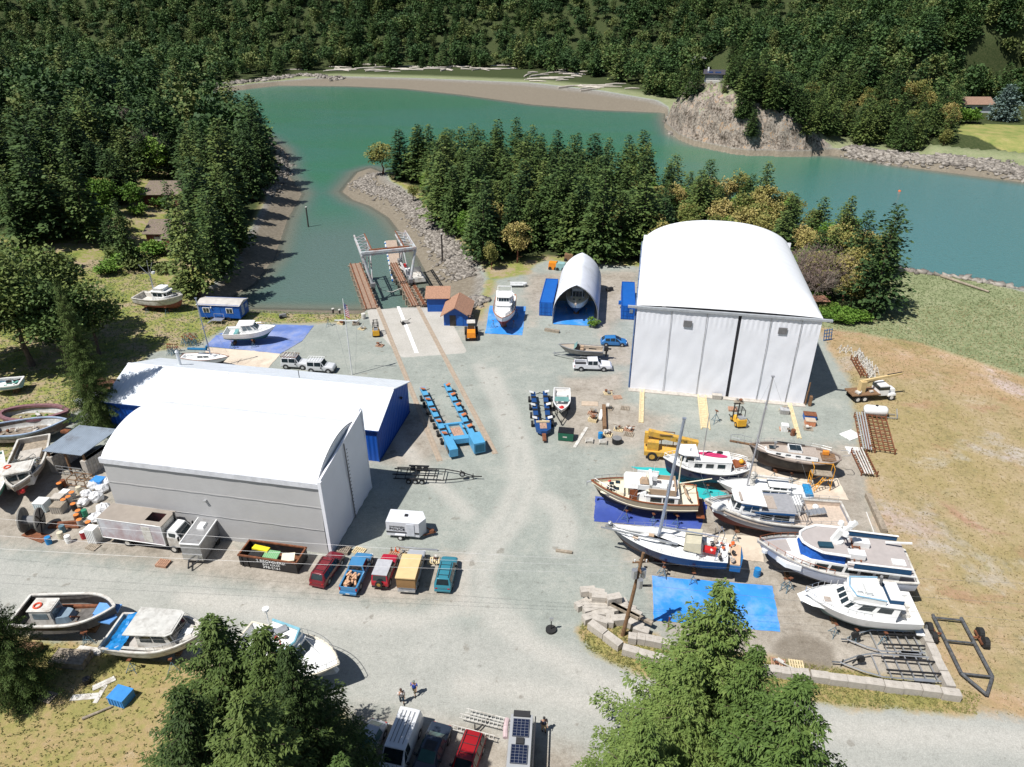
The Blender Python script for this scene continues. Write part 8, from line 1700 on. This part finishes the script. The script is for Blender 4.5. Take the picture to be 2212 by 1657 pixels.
for nm,v_,a,b,wd,hh2,mt,lb,cat in(('wooden_track','g',(853,975),(845,1195),.7,.12,paleplank,'pale wooden track running out from the left end of the large shed','track'),('wooden_track','g',(1242,1015),(1268,1240),1.3,.14,paleplank,'wider pale wooden track in the middle of the large shed front','track'),('wooden_track','h',(140,1070),(205,1300),.6,.12,paleplank,'pale wooden track at the right end of the large shed front','track'),('timber_baulk','g',(600,1100),(605,1245),.5,.7,brownwood,'long dark timber standing among the pallets','timber'),('white_board','g',(590,1120),(575,1180),.5,.25,white,'narrow white panel leaning left of the long timber','panel'),('plywood_sheet','g',(455,1068),(565,1072),1.2,.08,pm('plywood',(.5,.4,.3),.8),'plywood sheet lying flat below the white pickup','sheet'),('white_board','g',(490,1225),(410,1355),.45,.08,offwhite,'long bent white board beside the dumpster','board'),('timber_baulk','k',(265,348),(365,362),.35,.2,wood,'short timber with a rope lying alone on the gravel','timber'),('steel_tube','j',(865,330),(1100,350),.2,.2,alu,'long grey tube lying behind the camper truck','tube'),('driftlog','i',(500,1370),(680,1295),.25,.2,wood,'grey log in the lower left grass','log'),('white_board','i',(430,1240),(600,1225),.6,.06,offwhite,'long white board lying in the lower left grass','board'),('white_board','i',(560,1185),(700,1120),.6,.1,offwhite,'curved white panel above the long white board','board'),('white_board','i',(575,1270),(640,1160),.4,.05,offwhite,'narrow white strip crossing the long white board','board'),('white_pipe','l',(595,115),(640,235),.08,.08,white,'thin white pipe leaning beside the timber baulk','pipe'),('timber_box','i',(335,1010),(540,1025),1.6,.7,wood,'weathered timber box with poles on top in the lower left','box'),('timber_box','i',(130,960),(250,965),1.2,.7,brownwood,'brown timber pile at the lower left next to the dark spruce','box'),('pale_slab','i',(470,945),(620,965),.7,.2,offwhite,'pale slab behind the weathered timber box','slab'),('wood_bench','g',(215,590),(310,605),.6,.45,wood,'grey bench of planks in front of the boat shelter','bench'),('timber_blocks','g',(1335,1030),(1360,1030),.6,.4,wood,'timber chock by the concrete block','chock'),('white_sheet','h',(500,1290),(580,1260),1.8,.06,white,'white sheet leaning at the edge of the dry field, upper one','sheet'),('white_sheet','h',(515,1375),(600,1380),1.7,.06,white,'white sheet below the upper one at the field edge','sheet'),('driftwood_log','h',(1130,240),(1445,345),.6,.5,wood,'big bleached log lying in the salt marsh','log')):
    p0,p1=W(v_,*a),W(v_,*b);d=p1-p0;m=MB();zc=hh2/2+(.1 if wd==.5 and hh2==.25 else 0)
    if nm=='wooden_track':
        m.bar((0,-wd/2+.1,zc),(d.length,-wd/2+.1,zc),.16,hh2+.06).bar((0,wd/2-.1,zc),(d.length,wd/2-.1,zc),.16,hh2+.06)
        for k in range(int(d.length*2)):m.box((.25+k*.5,0,.05),(.44,wd*.7,.07))
    elif 'log' in nm:m.cyl((0,0,wd/2),(d.length,0,wd/2),wd/2,wd/3,8)
    else:
        n_=max(1,int(wd/.3))
        for k in range(n_):m.box((d.length/2,-wd/2+(k+.5)*wd/n_,zc),(d.length-.1*(k%2),wd/n_-.02,hh2))
    tag(m.build(nm,mt,loc=p0,rz=ang(p0,p1)),lb,cat)
t=thing('staging_planks','pair of pale staging frames beside the dumpster','frame',W('g',480,1330),YARD)
for x in(0,1.8):
    m=MB()
    for k in range(4):m.bar((x,.1+k*.25,.3),(x+.9,.1+k*.25,.5),.08)
    m.bar((x,0,.2),(x,1,.2),.1).bar((x+.9,0,.4),(x+.9,1,.4),.1);m.build('ladder_frame',offwhite,t)
for k,(a,b,w_,mt,lb)in enumerate((((690,1165),(745,1390),3.0,rust,'big rusty steel grating lying at the field edge'),((605,1165),(650,1385),1.7,rust,'narrower rusty rack carrying pale pipes, left of the big grating'),((590,1400),(660,1545),1.8,rust,'rusty frame with white planks, nearest the black ketch'),((560,785),(625,900),.9,rust,'short rusty rack beside the heap of white tripods'))):
    p0,p1=W('h',*a),W('h',*b);t=thing('steel_rack',lb,'rack',p0,ang(p0,p1));l_=(p1-p0).length;m=MB();ny=max(2,int(w_/.6));nx=max(5,int(l_/.9))
    for i in range(ny+1):m.bar((0,-w_/2+i*w_/ny,.4),(l_,-w_/2+i*w_/ny,.4),.12)
    for i in range(nx+1):m.bar((i*l_/nx,-w_/2,.45),(i*l_/nx,w_/2,.45),.12)
    for x in(0,l_):m.bar((x,-w_/2,0),(x,-w_/2,.9),.12).bar((x,w_/2,0),(x,w_/2,.9),.12)
    m.build('frame',mt,t)
    if k in(1,2):
        m=MB()
        for i in range(4):m.bar((-.5,-w_/3+i*.32,.62+.05*i),(l_+.3,-w_/3+i*.3,.6),.15,.1)
        m.build('pipes',(offwhite,pm('grey_pipe',(.35,.36,.36),.6))[k==1],t)
t=thing('water_tank','white horizontal water tank on a small trailer behind the crane truck','tank',W('h',695,1150),YARD);m=MB();m.rings([[(x,r_*math.cos(a),.95+r_*math.sin(a))for a in[j*.449 for j in range(14)]]for x,r_ in((-1.55,.05),(-1.5,.5),(-1.2,.72),(1.2,.72),(1.5,.5),(1.55,.05))]);m.build('tank',white,t,True);MB().cyl((0,0,1.6),(0,0,1.75),.2).build('cap',black,t);MB().bar((-1.6,-.5,.25),(2.8,-.5,.25),.1).bar((-1.6,.5,.25),(2.8,.5,.25),.1).bar((2.8,-.5,.25),(2.8,.5,1.2),.1).build('frame',steel,t)
rg4=random.Random(2)
tp=None
for k in range(34):
    f=k/33;p_=W('h',575+120*f+rg4.uniform(-22,22),745+150*f+rg4.uniform(-25,25));r_=rg4.uniform(0,3)
    if tp is None:
        tp=thing('tripod_stand','pale metal tripod in the long heap at the edge of the dry field','tripod',p_,r_,'heap of pale tripods');m=MB()
        for q in range(3):a=q*2.094;m.cyl((math.cos(a)*.6,math.sin(a)*.6,0),(0,0,1.15),.05,n=4)
        m.cyl((.3,0,.5),(-.15,.25,.5),.03,n=4).cyl((-.15,.25,.5),(-.15,-.25,.5),.03,n=4);m.build('legs',offwhite,tp)
    else:dup(tp,p_,r_)
for k in range(4):dup(tp,W('h',470+k*22,725+(k%2)*14),k,'pale tripod in the short row behind the heap','short row of pale tripods')
for i in range(16):dup(STAND,W('s',650+(i%8)*20,790-(i//8)*30+(i%3)*12),i,'unused boat stand in the crowd left of the faded tarp','unused stands by the faded tarp')
for i in range(10):dup(STAND,W('s',500+(i%5)*24,900-(i//5)*30),i,'unused boat stand heaped behind the blue building','unused stands behind the blue building')
dup(STAND,W('k',912,485),1,'boat stand with a tilted orange pad, standing alone below the dark blue sailboat',scale=1.1);STAND.children[0];dup(STAND,W('g',1330,1190),0,'group of stands beside the middle wooden track',scale=1.3);dup(STAND,W('l',120,585),2,'boat stand by the bow of the largest yacht',scale=1.15);dup(STAND,W('i',545,905),2,'boat stand on the grass below the black hulled workboat',scale=1.05);dup(STAND,W('s',2160,600),2,'rusty boat stand at the grass edge by the flagpole',scale=1.2)
t=thing('scaffold','yellow folding scaffold platform beside the black ketch','scaffold',W('n',1110,740),YARD);m=MB()
for x in(-1.15,1.15):
    for y in(-.6,.6):m.bar((x,y,0),(x,y,3.1),.07)
    for z in(.5,1.2,1.9,3.1):m.bar((x,-.6,z),(x,.6,z),.06)
m.bar((-1.15,-.6,.3),(1.15,-.6,1.9),.05).bar((-1.15,.6,.3),(1.15,.6,1.9),.05).bar((-1.15,.6,3.0),(1.15,.6,3.0),.05);m.build('frame',pm('scaffold_yellow',(.7,.32,.03),.5),t);MB().box((0,0,2.0),(2.3,1.1,.08)).build('platform',wood,t);m=MB()
for y in(-.25,.25):m.bar((-.8,y-1.2,.3),(.3,y-.6,2.0),.06)
for k in range(5):m.bar((-.8+.22*k,-1.45+.12*k,.3+.34*k),(-.8+.22*k,-.95+.12*k,.3+.34*k),.06)
m.build('ladder',MC['scaffold_yellow'],t)
for x,lb in((822,'faded traffic cone, leftmost of three behind the parked cars'),(848,'orange traffic cone in the middle of three'),(872,'orange traffic cone, rightmost of three')):
    t=MB().box((0,0,.03),(.4,.4,.06)).build('traffic_cone',orange if x>830 else brownwood,loc=J(x,358));MB().cyl((0,0,.05),(0,0,.75),.17,.04,10).build('cone',orange if x>830 else brownwood,t);tag(t,lb,'cone')
t=thing('tyre_post','post with small grey box set in an old tyre, alone on the gravel road','post',W('k',236,830));MB().cyl((0,0,0),(0,0,.25),.5,n=16).build('tyre',rubber,t);MB().cyl((0,0,.1),(0,0,1.5),.05).build('post',darktrim,t);MB().box((0,-.05,1.5),(.35,.1,.35)).build('sign_box',alu,t)
t=thing('ladder','two aluminium ladders lying on a trestle behind the red estate car','ladder',W('j',1370,1440),YARD);
for y,x in((-.55,-.4),(.55,0),(1.1,.4)):
    m=MB()
    for q in(-.18,.18):m.bar((-2+x,y+q,.7),(1.6+x,y+q-.3,.7),.06)
    for k in range(11):m.bar((-1.8+x+k*.33,y-.18-k*.028,.7),(-1.8+x+k*.33,y+.18-k*.028,.7),.04)
    m.build('rungs',offwhite,t)
MB().bar((-.6,-.7,.35),(.4,1.2,.35),.1).bar((-.6,0,0),(-.6,0,.7),.08).build('trestle',darktrim,t)
for i,(v_,x,y,lb)in enumerate((('f',975,545,'wheeled hand trolley on the white stripe of the slip'),('s',1685,515,'small dark engine on the grassy bank'),('g',640,330,'dark tank beside the right wall of the boat shelter'))):
    t=thing('trolley' if i==0 else('engine' if i==1 else 'fuel_tank'),lb,('trolley','engine','tank')[i],W(v_,x,y),.4);MB().box((0,0,.5),(1.4,.6,.5),taper=.8).build('body',(offwhite,tyregrey,darktrim)[i],t);MB().cyl((-.4,-.5,.3),(-.4,.5,.3),.3,n=10).build('wheel',rubber,t);MB().bar((.5,0,.5),(1.2,0,.9),.06).build('handle',darktrim,t)
for i,(x,y,c_,lb)in enumerate(((270,160,MC['machine_orange'],'rusty orange tank behind the left blue container'),(318,165,pm('pale_teal_box',(.25,.42,.42),.6),'pale teal machine behind the left blue container'),(372,105,brownwood,'brown metal box at the edge of the peninsula trees'))):
    t=thing('machine',lb,'machine',W('g',x,y+25),YARD);MB().box((0,0,.8),(2.0,1.6,1.4),taper=.9).build('body',c_,t);MB().cyl((-.6,-.9,.35),(-.6,.9,.35),.35,n=10).cyl((.6,-.9,.35),(.6,.9,.35),.35,n=10).parts('wheel',rubber,t)
t=thing('picnic_frame','small rusty roofed frame in the greenery right of the large shed','shelter',W('h',320,460),.0);MB().sheet((-1.8,-1,2.2),(1.6,-1.2,2.2),(1.2,1,2.6),(-2,1.2,2.6),.1).build('roof',pm('reddish_roof',(.42,.22,.14),.8),t);m=MB()
for x in(-1.4,1.2):
    for y in(-.8,.8):m.bar((x,y,0),(x,y,2.3),.1)
m.build('frame',brownwood,t)
t=thing('folded_gate','blue metal grid leaning at the right corner of the large shed','gate',W('h',390,655),.3);m=MB()
for k in range(4):m.bar((-.8+k*.5,0,0),(-1.1+k*.5,0,2.2),.1)
for k in range(4):m.bar((-.85-k*.08,0,.2+k*.6),(.75-k*.08,0,.2+k*.6),.1)
m.build('bars',pm('gate_blue',(.06,.17,.38),.5),t)
for i in range(14):
    x,y=[(400,470),(440,465),(480,480),(520,485),(560,495),(590,510),(400,500),(450,505),(500,515),(240,360),(280,380),(250,420),(330,370),(220,400)][i];bush(W('h',x,y+22),1.5,'bright green bramble mound between the large shed and the salt marsh',1,'bright green brambles by the marsh','shrub','bramble',.75)
for i,(x,y,s)in enumerate([(775,110,2.2),(850,130,2.4),(900,150,2.2),(960,140,2.2),(1020,60,2.2),(1200,300,1.6),(130,210,2.4),(200,190,2.6),(280,200,2.3),(60,250,2.6),(340,250,2.2),(1090,170,1.6),(420,180,2.0),(720,190,2.0),(20,300,2.4)]):
    p_=W('e',x,y+40);p_.z=zat(p_.x,p_.y)-.1;bush(p_,s,'green shrub in the clearing between the left wood and the old trawler',i%3,'shrubs of the left clearing',sz=.8)
for x,y,s,k,lb in((535,545,.9,1,'small green bush at the right foot of the boat shelter'),):bush(W('g' if k else 'f',x,y+18),s,lb,k)
# ---------------------------------------------------------------- rocks and driftwood along the shores
def rocks(label,line,n,wd,smin,smax,seed,z=None,name='riprap',m_=None):
    rg5=np.random.default_rng(seed);L_=[tuple(p_[:2])for p_ in line];seg=[math.hypot(b[0]-a[0],b[1]-a[1])for a,b in zip(L_,L_[1:])];tot=sum(seg);c=[]
    for i in range(n):
        d=rg5.uniform(0,tot);k=0
        while d>seg[k]:d-=seg[k];k+=1
        a,b=L_[k],L_[k+1];t=d/seg[k];nx,ny=-(b[1]-a[1])/seg[k],(b[0]-a[0])/seg[k];o=rg5.normal(0,wd/2);c.append((a[0]+(b[0]-a[0])*t+nx*o,a[1]+(b[1]-a[1])*t+ny*o))
    c=np.array(c);zz=ground_h(c[:,0],c[:,1])[0];c=c[zz<1.0];zz=zz[zz<1.0];n=len(c);base=np.array([(x,y,q)for q in(-1,1)for x,y in((-1,-1),(1,-1),(1,1),(-1,1))],float);F=np.array([(3,2,1,0),(4,5,6,7),(0,1,5,4),(1,2,6,5),(2,3,7,6),(3,0,4,7)])
    vs=[]
    for i in range(n):
        s=rg5.uniform(smin,smax)*np.array([1,rg5.uniform(.5,.9),rg5.uniform(.35,.7)]);v=base*s*rg5.uniform(.7,1.15,(8,3));a=rg5.uniform(0,6.28);ca,sa=math.cos(a),math.sin(a);b_=rg5.uniform(-.4,.4);x=v[:,0]*ca-v[:,1]*sa;y=v[:,0]*sa+v[:,1]*ca;zq=v[:,2]+x*b_
        vs.append(np.stack([x+c[i,0],y+c[i,1],zq+zz[i]+s[2]*.3],1))
    q=(F[None]+np.arange(n)[:,None,None]*8).reshape(-1,4);me=mesh_np(name,np.concatenate(vs),q,m_ or rockm);o=bpy.data.objects.new(name,me);C.objects.link(o);tag(o,label,'rocks',kind='stuff')
rockm=bpy.data.materials.new('loose_rock');rockm.use_nodes=True;N_=rockm.node_tree.nodes;ge=N_.new('ShaderNodeNewGeometry');cr=N_.new('ShaderNodeValToRGB');e=cr.color_ramp.elements;e[0].color=(.11,.095,.08,1);e[1].color=(.37,.335,.29,1);rockm.node_tree.links.new(ge.outputs['Random Per Island'],cr.inputs[0]);rockm.node_tree.links.new(cr.outputs[0],N_['Principled BSDF'].inputs['Base Color']);N_['Principled BSDF'].inputs['Roughness'].default_value=.9
rocks('grey stone bank lining the inlet side of the peninsula',pz([(828,368),(800,378),(775,390),(800,404),(850,420),(880,440),(915,478),(950,520),(985,560),(1005,600)],-.8),4200,3.2,.15,.48,1)
rocks('heap of grey rock beside the larger blue hut',pz([(1000,668),(1015,658),(1035,645)],-.4),260,2.2,.25,.6,2);rocks('rocks on the shore of the far right beach',pz([(1830,322),(1900,335),(2000,345),(2100,354),(2212,372),(2300,385)],-.6),2600,4.5,.25,.9,3);rocks('boulders at the foot of the rocky headland',pz([(1439,262),(1450,288),(1500,311),(1600,328),(1700,333),(1740,333)],-2.3),350,.8,.3,.9,4)
rocks('stones along the seaward edge of the salt marsh',pz([(1935,582),(2050,596),(2212,624),(2400,655)],-.2),700,1.2,.2,.8,5);rocks('rocks of the far beach and point at the upper left',pz([(330,190),(440,189),(560,178),(650,165),(740,172)],-1.0),700,6,.4,1.5,6);rocks('rocky shore below the left wood',pz([(600,318),(618,345),(600,390),(580,430)],-1.0),450,3,.2,.7,7)
rg6=random.Random(31);dl=None;bleach=pm('bleached_driftwood',(.5,.45,.39),.9,0,.15,1)
spots=[(720,143,30),(1180,160,22),(1300,180,26),(1225,150,16),(860,140,34),(1060,140,20),(960,138,26)]
for k in range(85):
    cx,cy,sp_=spots[k%len(spots)];p_=P(cx+rg6.gauss(0,1.6)*sp_,cy+8+rg6.gauss(0,3.5),0);p_.z=max(zat(p_.x,p_.y),0)+.3;r_=rg6.gauss(0,.5);s=(rg6.uniform(.5,1.5),rg6.uniform(.7,1.4),rg6.uniform(.7,1.4))
    if dl is None:
        m=MB().cyl((-7,0,.1),(0,.3,.25),.42,.5,8).cyl((0,.3,.25),(7,0,.1),.5,.25,8);dl=m.build('driftwood_log',bleach,loc=p_,rz=r_);tag(dl,'bleached driftwood log on the far beach','log','driftwood of the far beach')
    else:o=dl.copy();C.objects.link(o);o.location=p_;o.rotation_euler=(0,0,r_);o.scale=s
o=dl.copy();C.objects.link(o);o.location=P(1320,203,-1);o.scale=(1.2,1,1);o.rotation_euler=(0,0,-.05);o.data=dl.data.copy();o.data.materials[0]=brownwood;tag(o,'dark log lying alone on the mud of the far beach','log')
bo=MB().blob((0,0,0),.45,1,n=10,m=6,rough=.02).build('mooring_buoy',orange,loc=P(1943,413,WL));tag(bo,'tiny orange buoy floating in the channel','buoy')
for k in range(70):
    p_=W('h',rg6.uniform(500,1677),rg6.uniform(780,1650))
def tufts(label,regions,n,seed,mat,s0=.06,s1=.2):
    r7=np.random.default_rng(seed);P0,D,Ln=[],[],[]
    for reg in regions:
        x0,y0=reg.min(0);x1,y1=reg.max(0);x1=min(x1,110);x0=max(x0,-90);y0=max(y0,18);y1=min(y1,150);k=n;X=r7.uniform(x0,x1,k);Y=r7.uniform(y0,y1,k);ok=(sd(reg,X,Y)>.1)&(np.abs(X)<.73*(Y*.875+25)+3);X,Y=X[ok],Y[ok]
        Z=ground_h(X,Y)[0]
        for j in range(5):a=r7.uniform(0,6.28,len(X));P0.append(np.stack([X+r7.normal(0,.05,len(X)),Y+r7.normal(0,.05,len(X)),Z],1));D.append(np.stack([np.cos(a)*.6,np.sin(a)*.6,r7.uniform(.4,1,len(X))],1));Ln.append(r7.uniform(s0,s1,len(X)))
    r=r7;P0=np.concatenate(P0);v,q=sprays(P0,np.concatenate(D),np.concatenate(Ln),np.concatenate(Ln)*.25,r,0.)
    o=bpy.data.objects.new('grass_tufts',mesh_np('grass_tufts',v,q,mat,np.zeros(len(v))));C.objects.link(o);tag(o,label,'grass',kind='stuff')
tufts('dry tufts of grass over the tan field on the right',[FIELD],30000,1,leafmat('dry_grass',(.27,.22,.11),(.37,.3,.16),(.47,.4,.24),.3));tufts('green and yellow grass at the lower left and along the block wall',[BOTL,VERGE],14000,2,leafmat('yellow_grass',(.12,.14,.04),(.28,.25,.09),(.42,.34,.15),.4));tufts('green grass of the salt marsh and the left clearing',[MARSH,LEFTD],26000,3,leafmat('marsh_grass',(.15,.19,.08),(.25,.29,.15),(.36,.37,.22),.15),.1,.25)
# ---------------------------------------------------------------- people
def person(loc,rz,label,shirt,pants,hair=None,pose=0,cap=None):
    skin=pm('skin',(.5,.3,.2),.6,0,.04)
    t=bpy.data.meshes.new('person');st=.22 if pose==1 else.08;ar=1 if pose==1 else 0
    J_=dict(pel=(0,0,.95),ch=(0.02,0,1.28),nk=(.02,0,1.48),hd=(.05,0,1.6),ht=(.05,0,1.72),hl=(0,.1,.92),kl=(st,.1,.5),fl=(st*.9,.11,.07),tl=(st*.9+.18,.12,.04),hr=(0,-.1,.92),kr=(-st*.3,-.1,.5),fr=(-st*1.2,-.11,.08),tr=(-st*1.2+.17,-.12,.04),sl=(0,.2,1.42),el=(-.02,.27,1.14),wl=(.16,.24,.93),sr=(0,-.2,1.42),er=(.05,-.27,1.15),wr=(.2,-.15,1.42)if ar else(.18,-.22,.94))
    ks=list(J_);E_=[('pel','ch'),('ch','nk'),('nk','hd'),('hd','ht'),('pel','hl'),('hl','kl'),('kl','fl'),('fl','tl'),('pel','hr'),('hr','kr'),('kr','fr'),('fr','tr'),('ch','sl'),('sl','el'),('el','wl'),('ch','sr'),('sr','er'),('er','wr')]
    rad=dict(pel=.15,ch=.16,nk=.06,hd=.1,ht=.08,hl=.1,kl=.065,fl=.045,tl=.04,hr=.1,kr=.065,fr=.045,tr=.04,sl=.07,el=.045,wl=.03,sr=.07,er=.045,wr=.03)
    vs=[J_[k]for k in ks];es=[(ks.index(a),ks.index(b))for a,b in E_];rs_=[rad[k]for k in ks]
    for wv,sg in(('wl',1),('wr',-1)):
        o=Vector(J_[wv]);up=wv=='wr' and ar;d0=Vector((.05,0,.06))if up else Vector((.04,0,-.07));k=len(vs);vs.append(tuple(o+d0));es.append((ks.index(wv),k));rs_.append(.034)
        for q in range(4):
            f1=o+d0*1.7+Vector((.0,(q-1.5)*.022,0));f2=f1+d0*(.75+.12*(1.5-abs(q-1.5)))+Vector((.015,0,0));vs+=[tuple(f1),tuple(f2)];n_=len(vs);es+=[(k,n_-2),(n_-2,n_-1)];rs_+=[.011,.009]
        th=o+d0*.9+Vector((.03,-sg*.035,0));vs.append(tuple(th));es.append((ks.index(wv),len(vs)-1));rs_.append(.012)
    t.from_pydata(vs,es,[]);ob=bpy.data.objects.new('person',t);C.objects.link(ob);md=ob.modifiers.new('skin','SKIN');
    for i,v in enumerate(t.skin_vertices[0].data):v.radius=(rs_[i],rs_[i]);v.use_root=i==0
    ob.modifiers.new('sub','SUBSURF').render_levels=1
    me=bpy.data.meshes.new_from_object(ob.evaluated_get(bpy.context.evaluated_depsgraph_get()));bpy.data.objects.remove(ob);me.materials.clear();me.materials.append(skin);ob=bpy.data.objects.new('person',me);C.objects.link(ob);me.name='person'
    ob.location=loc;ob.rotation_euler=(0,0,rz);tag(ob,label,'person')
    def tubeof(nm,chains,mt,k=1.25):
        m=MB()
        for ch,r_ in chains:
            rings=[]
            for i,p_ in enumerate(ch):
                p_=Vector(p_);a=Vector(ch[max(0,i-1)]);b=Vector(ch[min(len(ch)-1,i+1)]);qd=(b-a).to_track_quat('Z','Y').to_matrix();rings.append([p_+qd@Vector((r_[i]*k*math.cos(x*.785),r_[i]*k*math.sin(x*.785),0))for x in range(8)])
            m.rings(rings,cap0=True,cap1=True)
        return m.build(nm,mt,ob,True)
    g_=J_;tubeof('shirt',[((g_['pel'],(0.01,0,1.1),g_['ch'],(.02,0,1.44)),(.16,.155,.175,.09)),((g_['sl'],g_['el']),(.075,.055)),((g_['sr'],g_['er']),(.075,.055))],shirt,1.12)
    tubeof('trousers',[(((0,0,1.0),(0,0,.84)),(.165,.15)),((g_['hl'],g_['kl'],tuple(Vector(g_['fl'])+Vector((0,0,.06)))),(.11,.08,.07)),((g_['hr'],g_['kr'],tuple(Vector(g_['fr'])+Vector((0,0,.06)))),(.11,.08,.07))],pants,1.08)
    MB().blob((.02,0,1.69),(.125,.115,.1),1,n=10,m=6,rough=.03).build('cap' if cap else 'hair',cap or hair or black,ob,True)
    m=MB()
    for s in(-1,1):m.blob((.155,s*.035,1.64),.014,1,n=6,m=4,rough=0)
    m.blob((.165,0,1.605),(.02,.015,.025),1,n=6,m=4).box((.15,0,1.565),(.02,.05,.01));m.build('face',pm('face_dark',(.15,.07,.05),.6),ob);m=MB()
    for f in('fl','fr'):p_=Vector(g_[f]);m.blob(p_+Vector((.06,0,-.01)),(.15,.055,.06),1,n=8,m=4,rough=0)
    m.parts('shoe',darktrim,ob)
den=pm('dark_denim',(.03,.05,.07),.8)
person(W('j',885,1268),R(-70),'person in a pale T-shirt walking on the gravel near the white cruiser',pm('pale_tshirt',(.6,.56,.55),.8),den,pm('brown_hair',(.06,.03,.02),.8),1)
person(W('j',962,1218),R(-100),'person in a bright blue T-shirt and olive trousers holding one hand to the face',pm('blue_tshirt',(.02,.07,.4),.8),pm('olive_trousers',(.12,.1,.06),.8),None,1,pm('grey_cap',(.2,.22,.2),.8))
person(W('k',192,1440),R(-80),'person in a dark T-shirt and tan shorts beside the silver camper van',pm('dark_tshirt',(.02,.025,.05),.8),pm('tan_shorts',(.45,.35,.22),.8),black)
person(W('p',1338,1400),R(80),'person in a blue shirt standing at the doorway of the larger blue hut',pm('royal_shirt',(.02,.1,.5),.8),den,black)
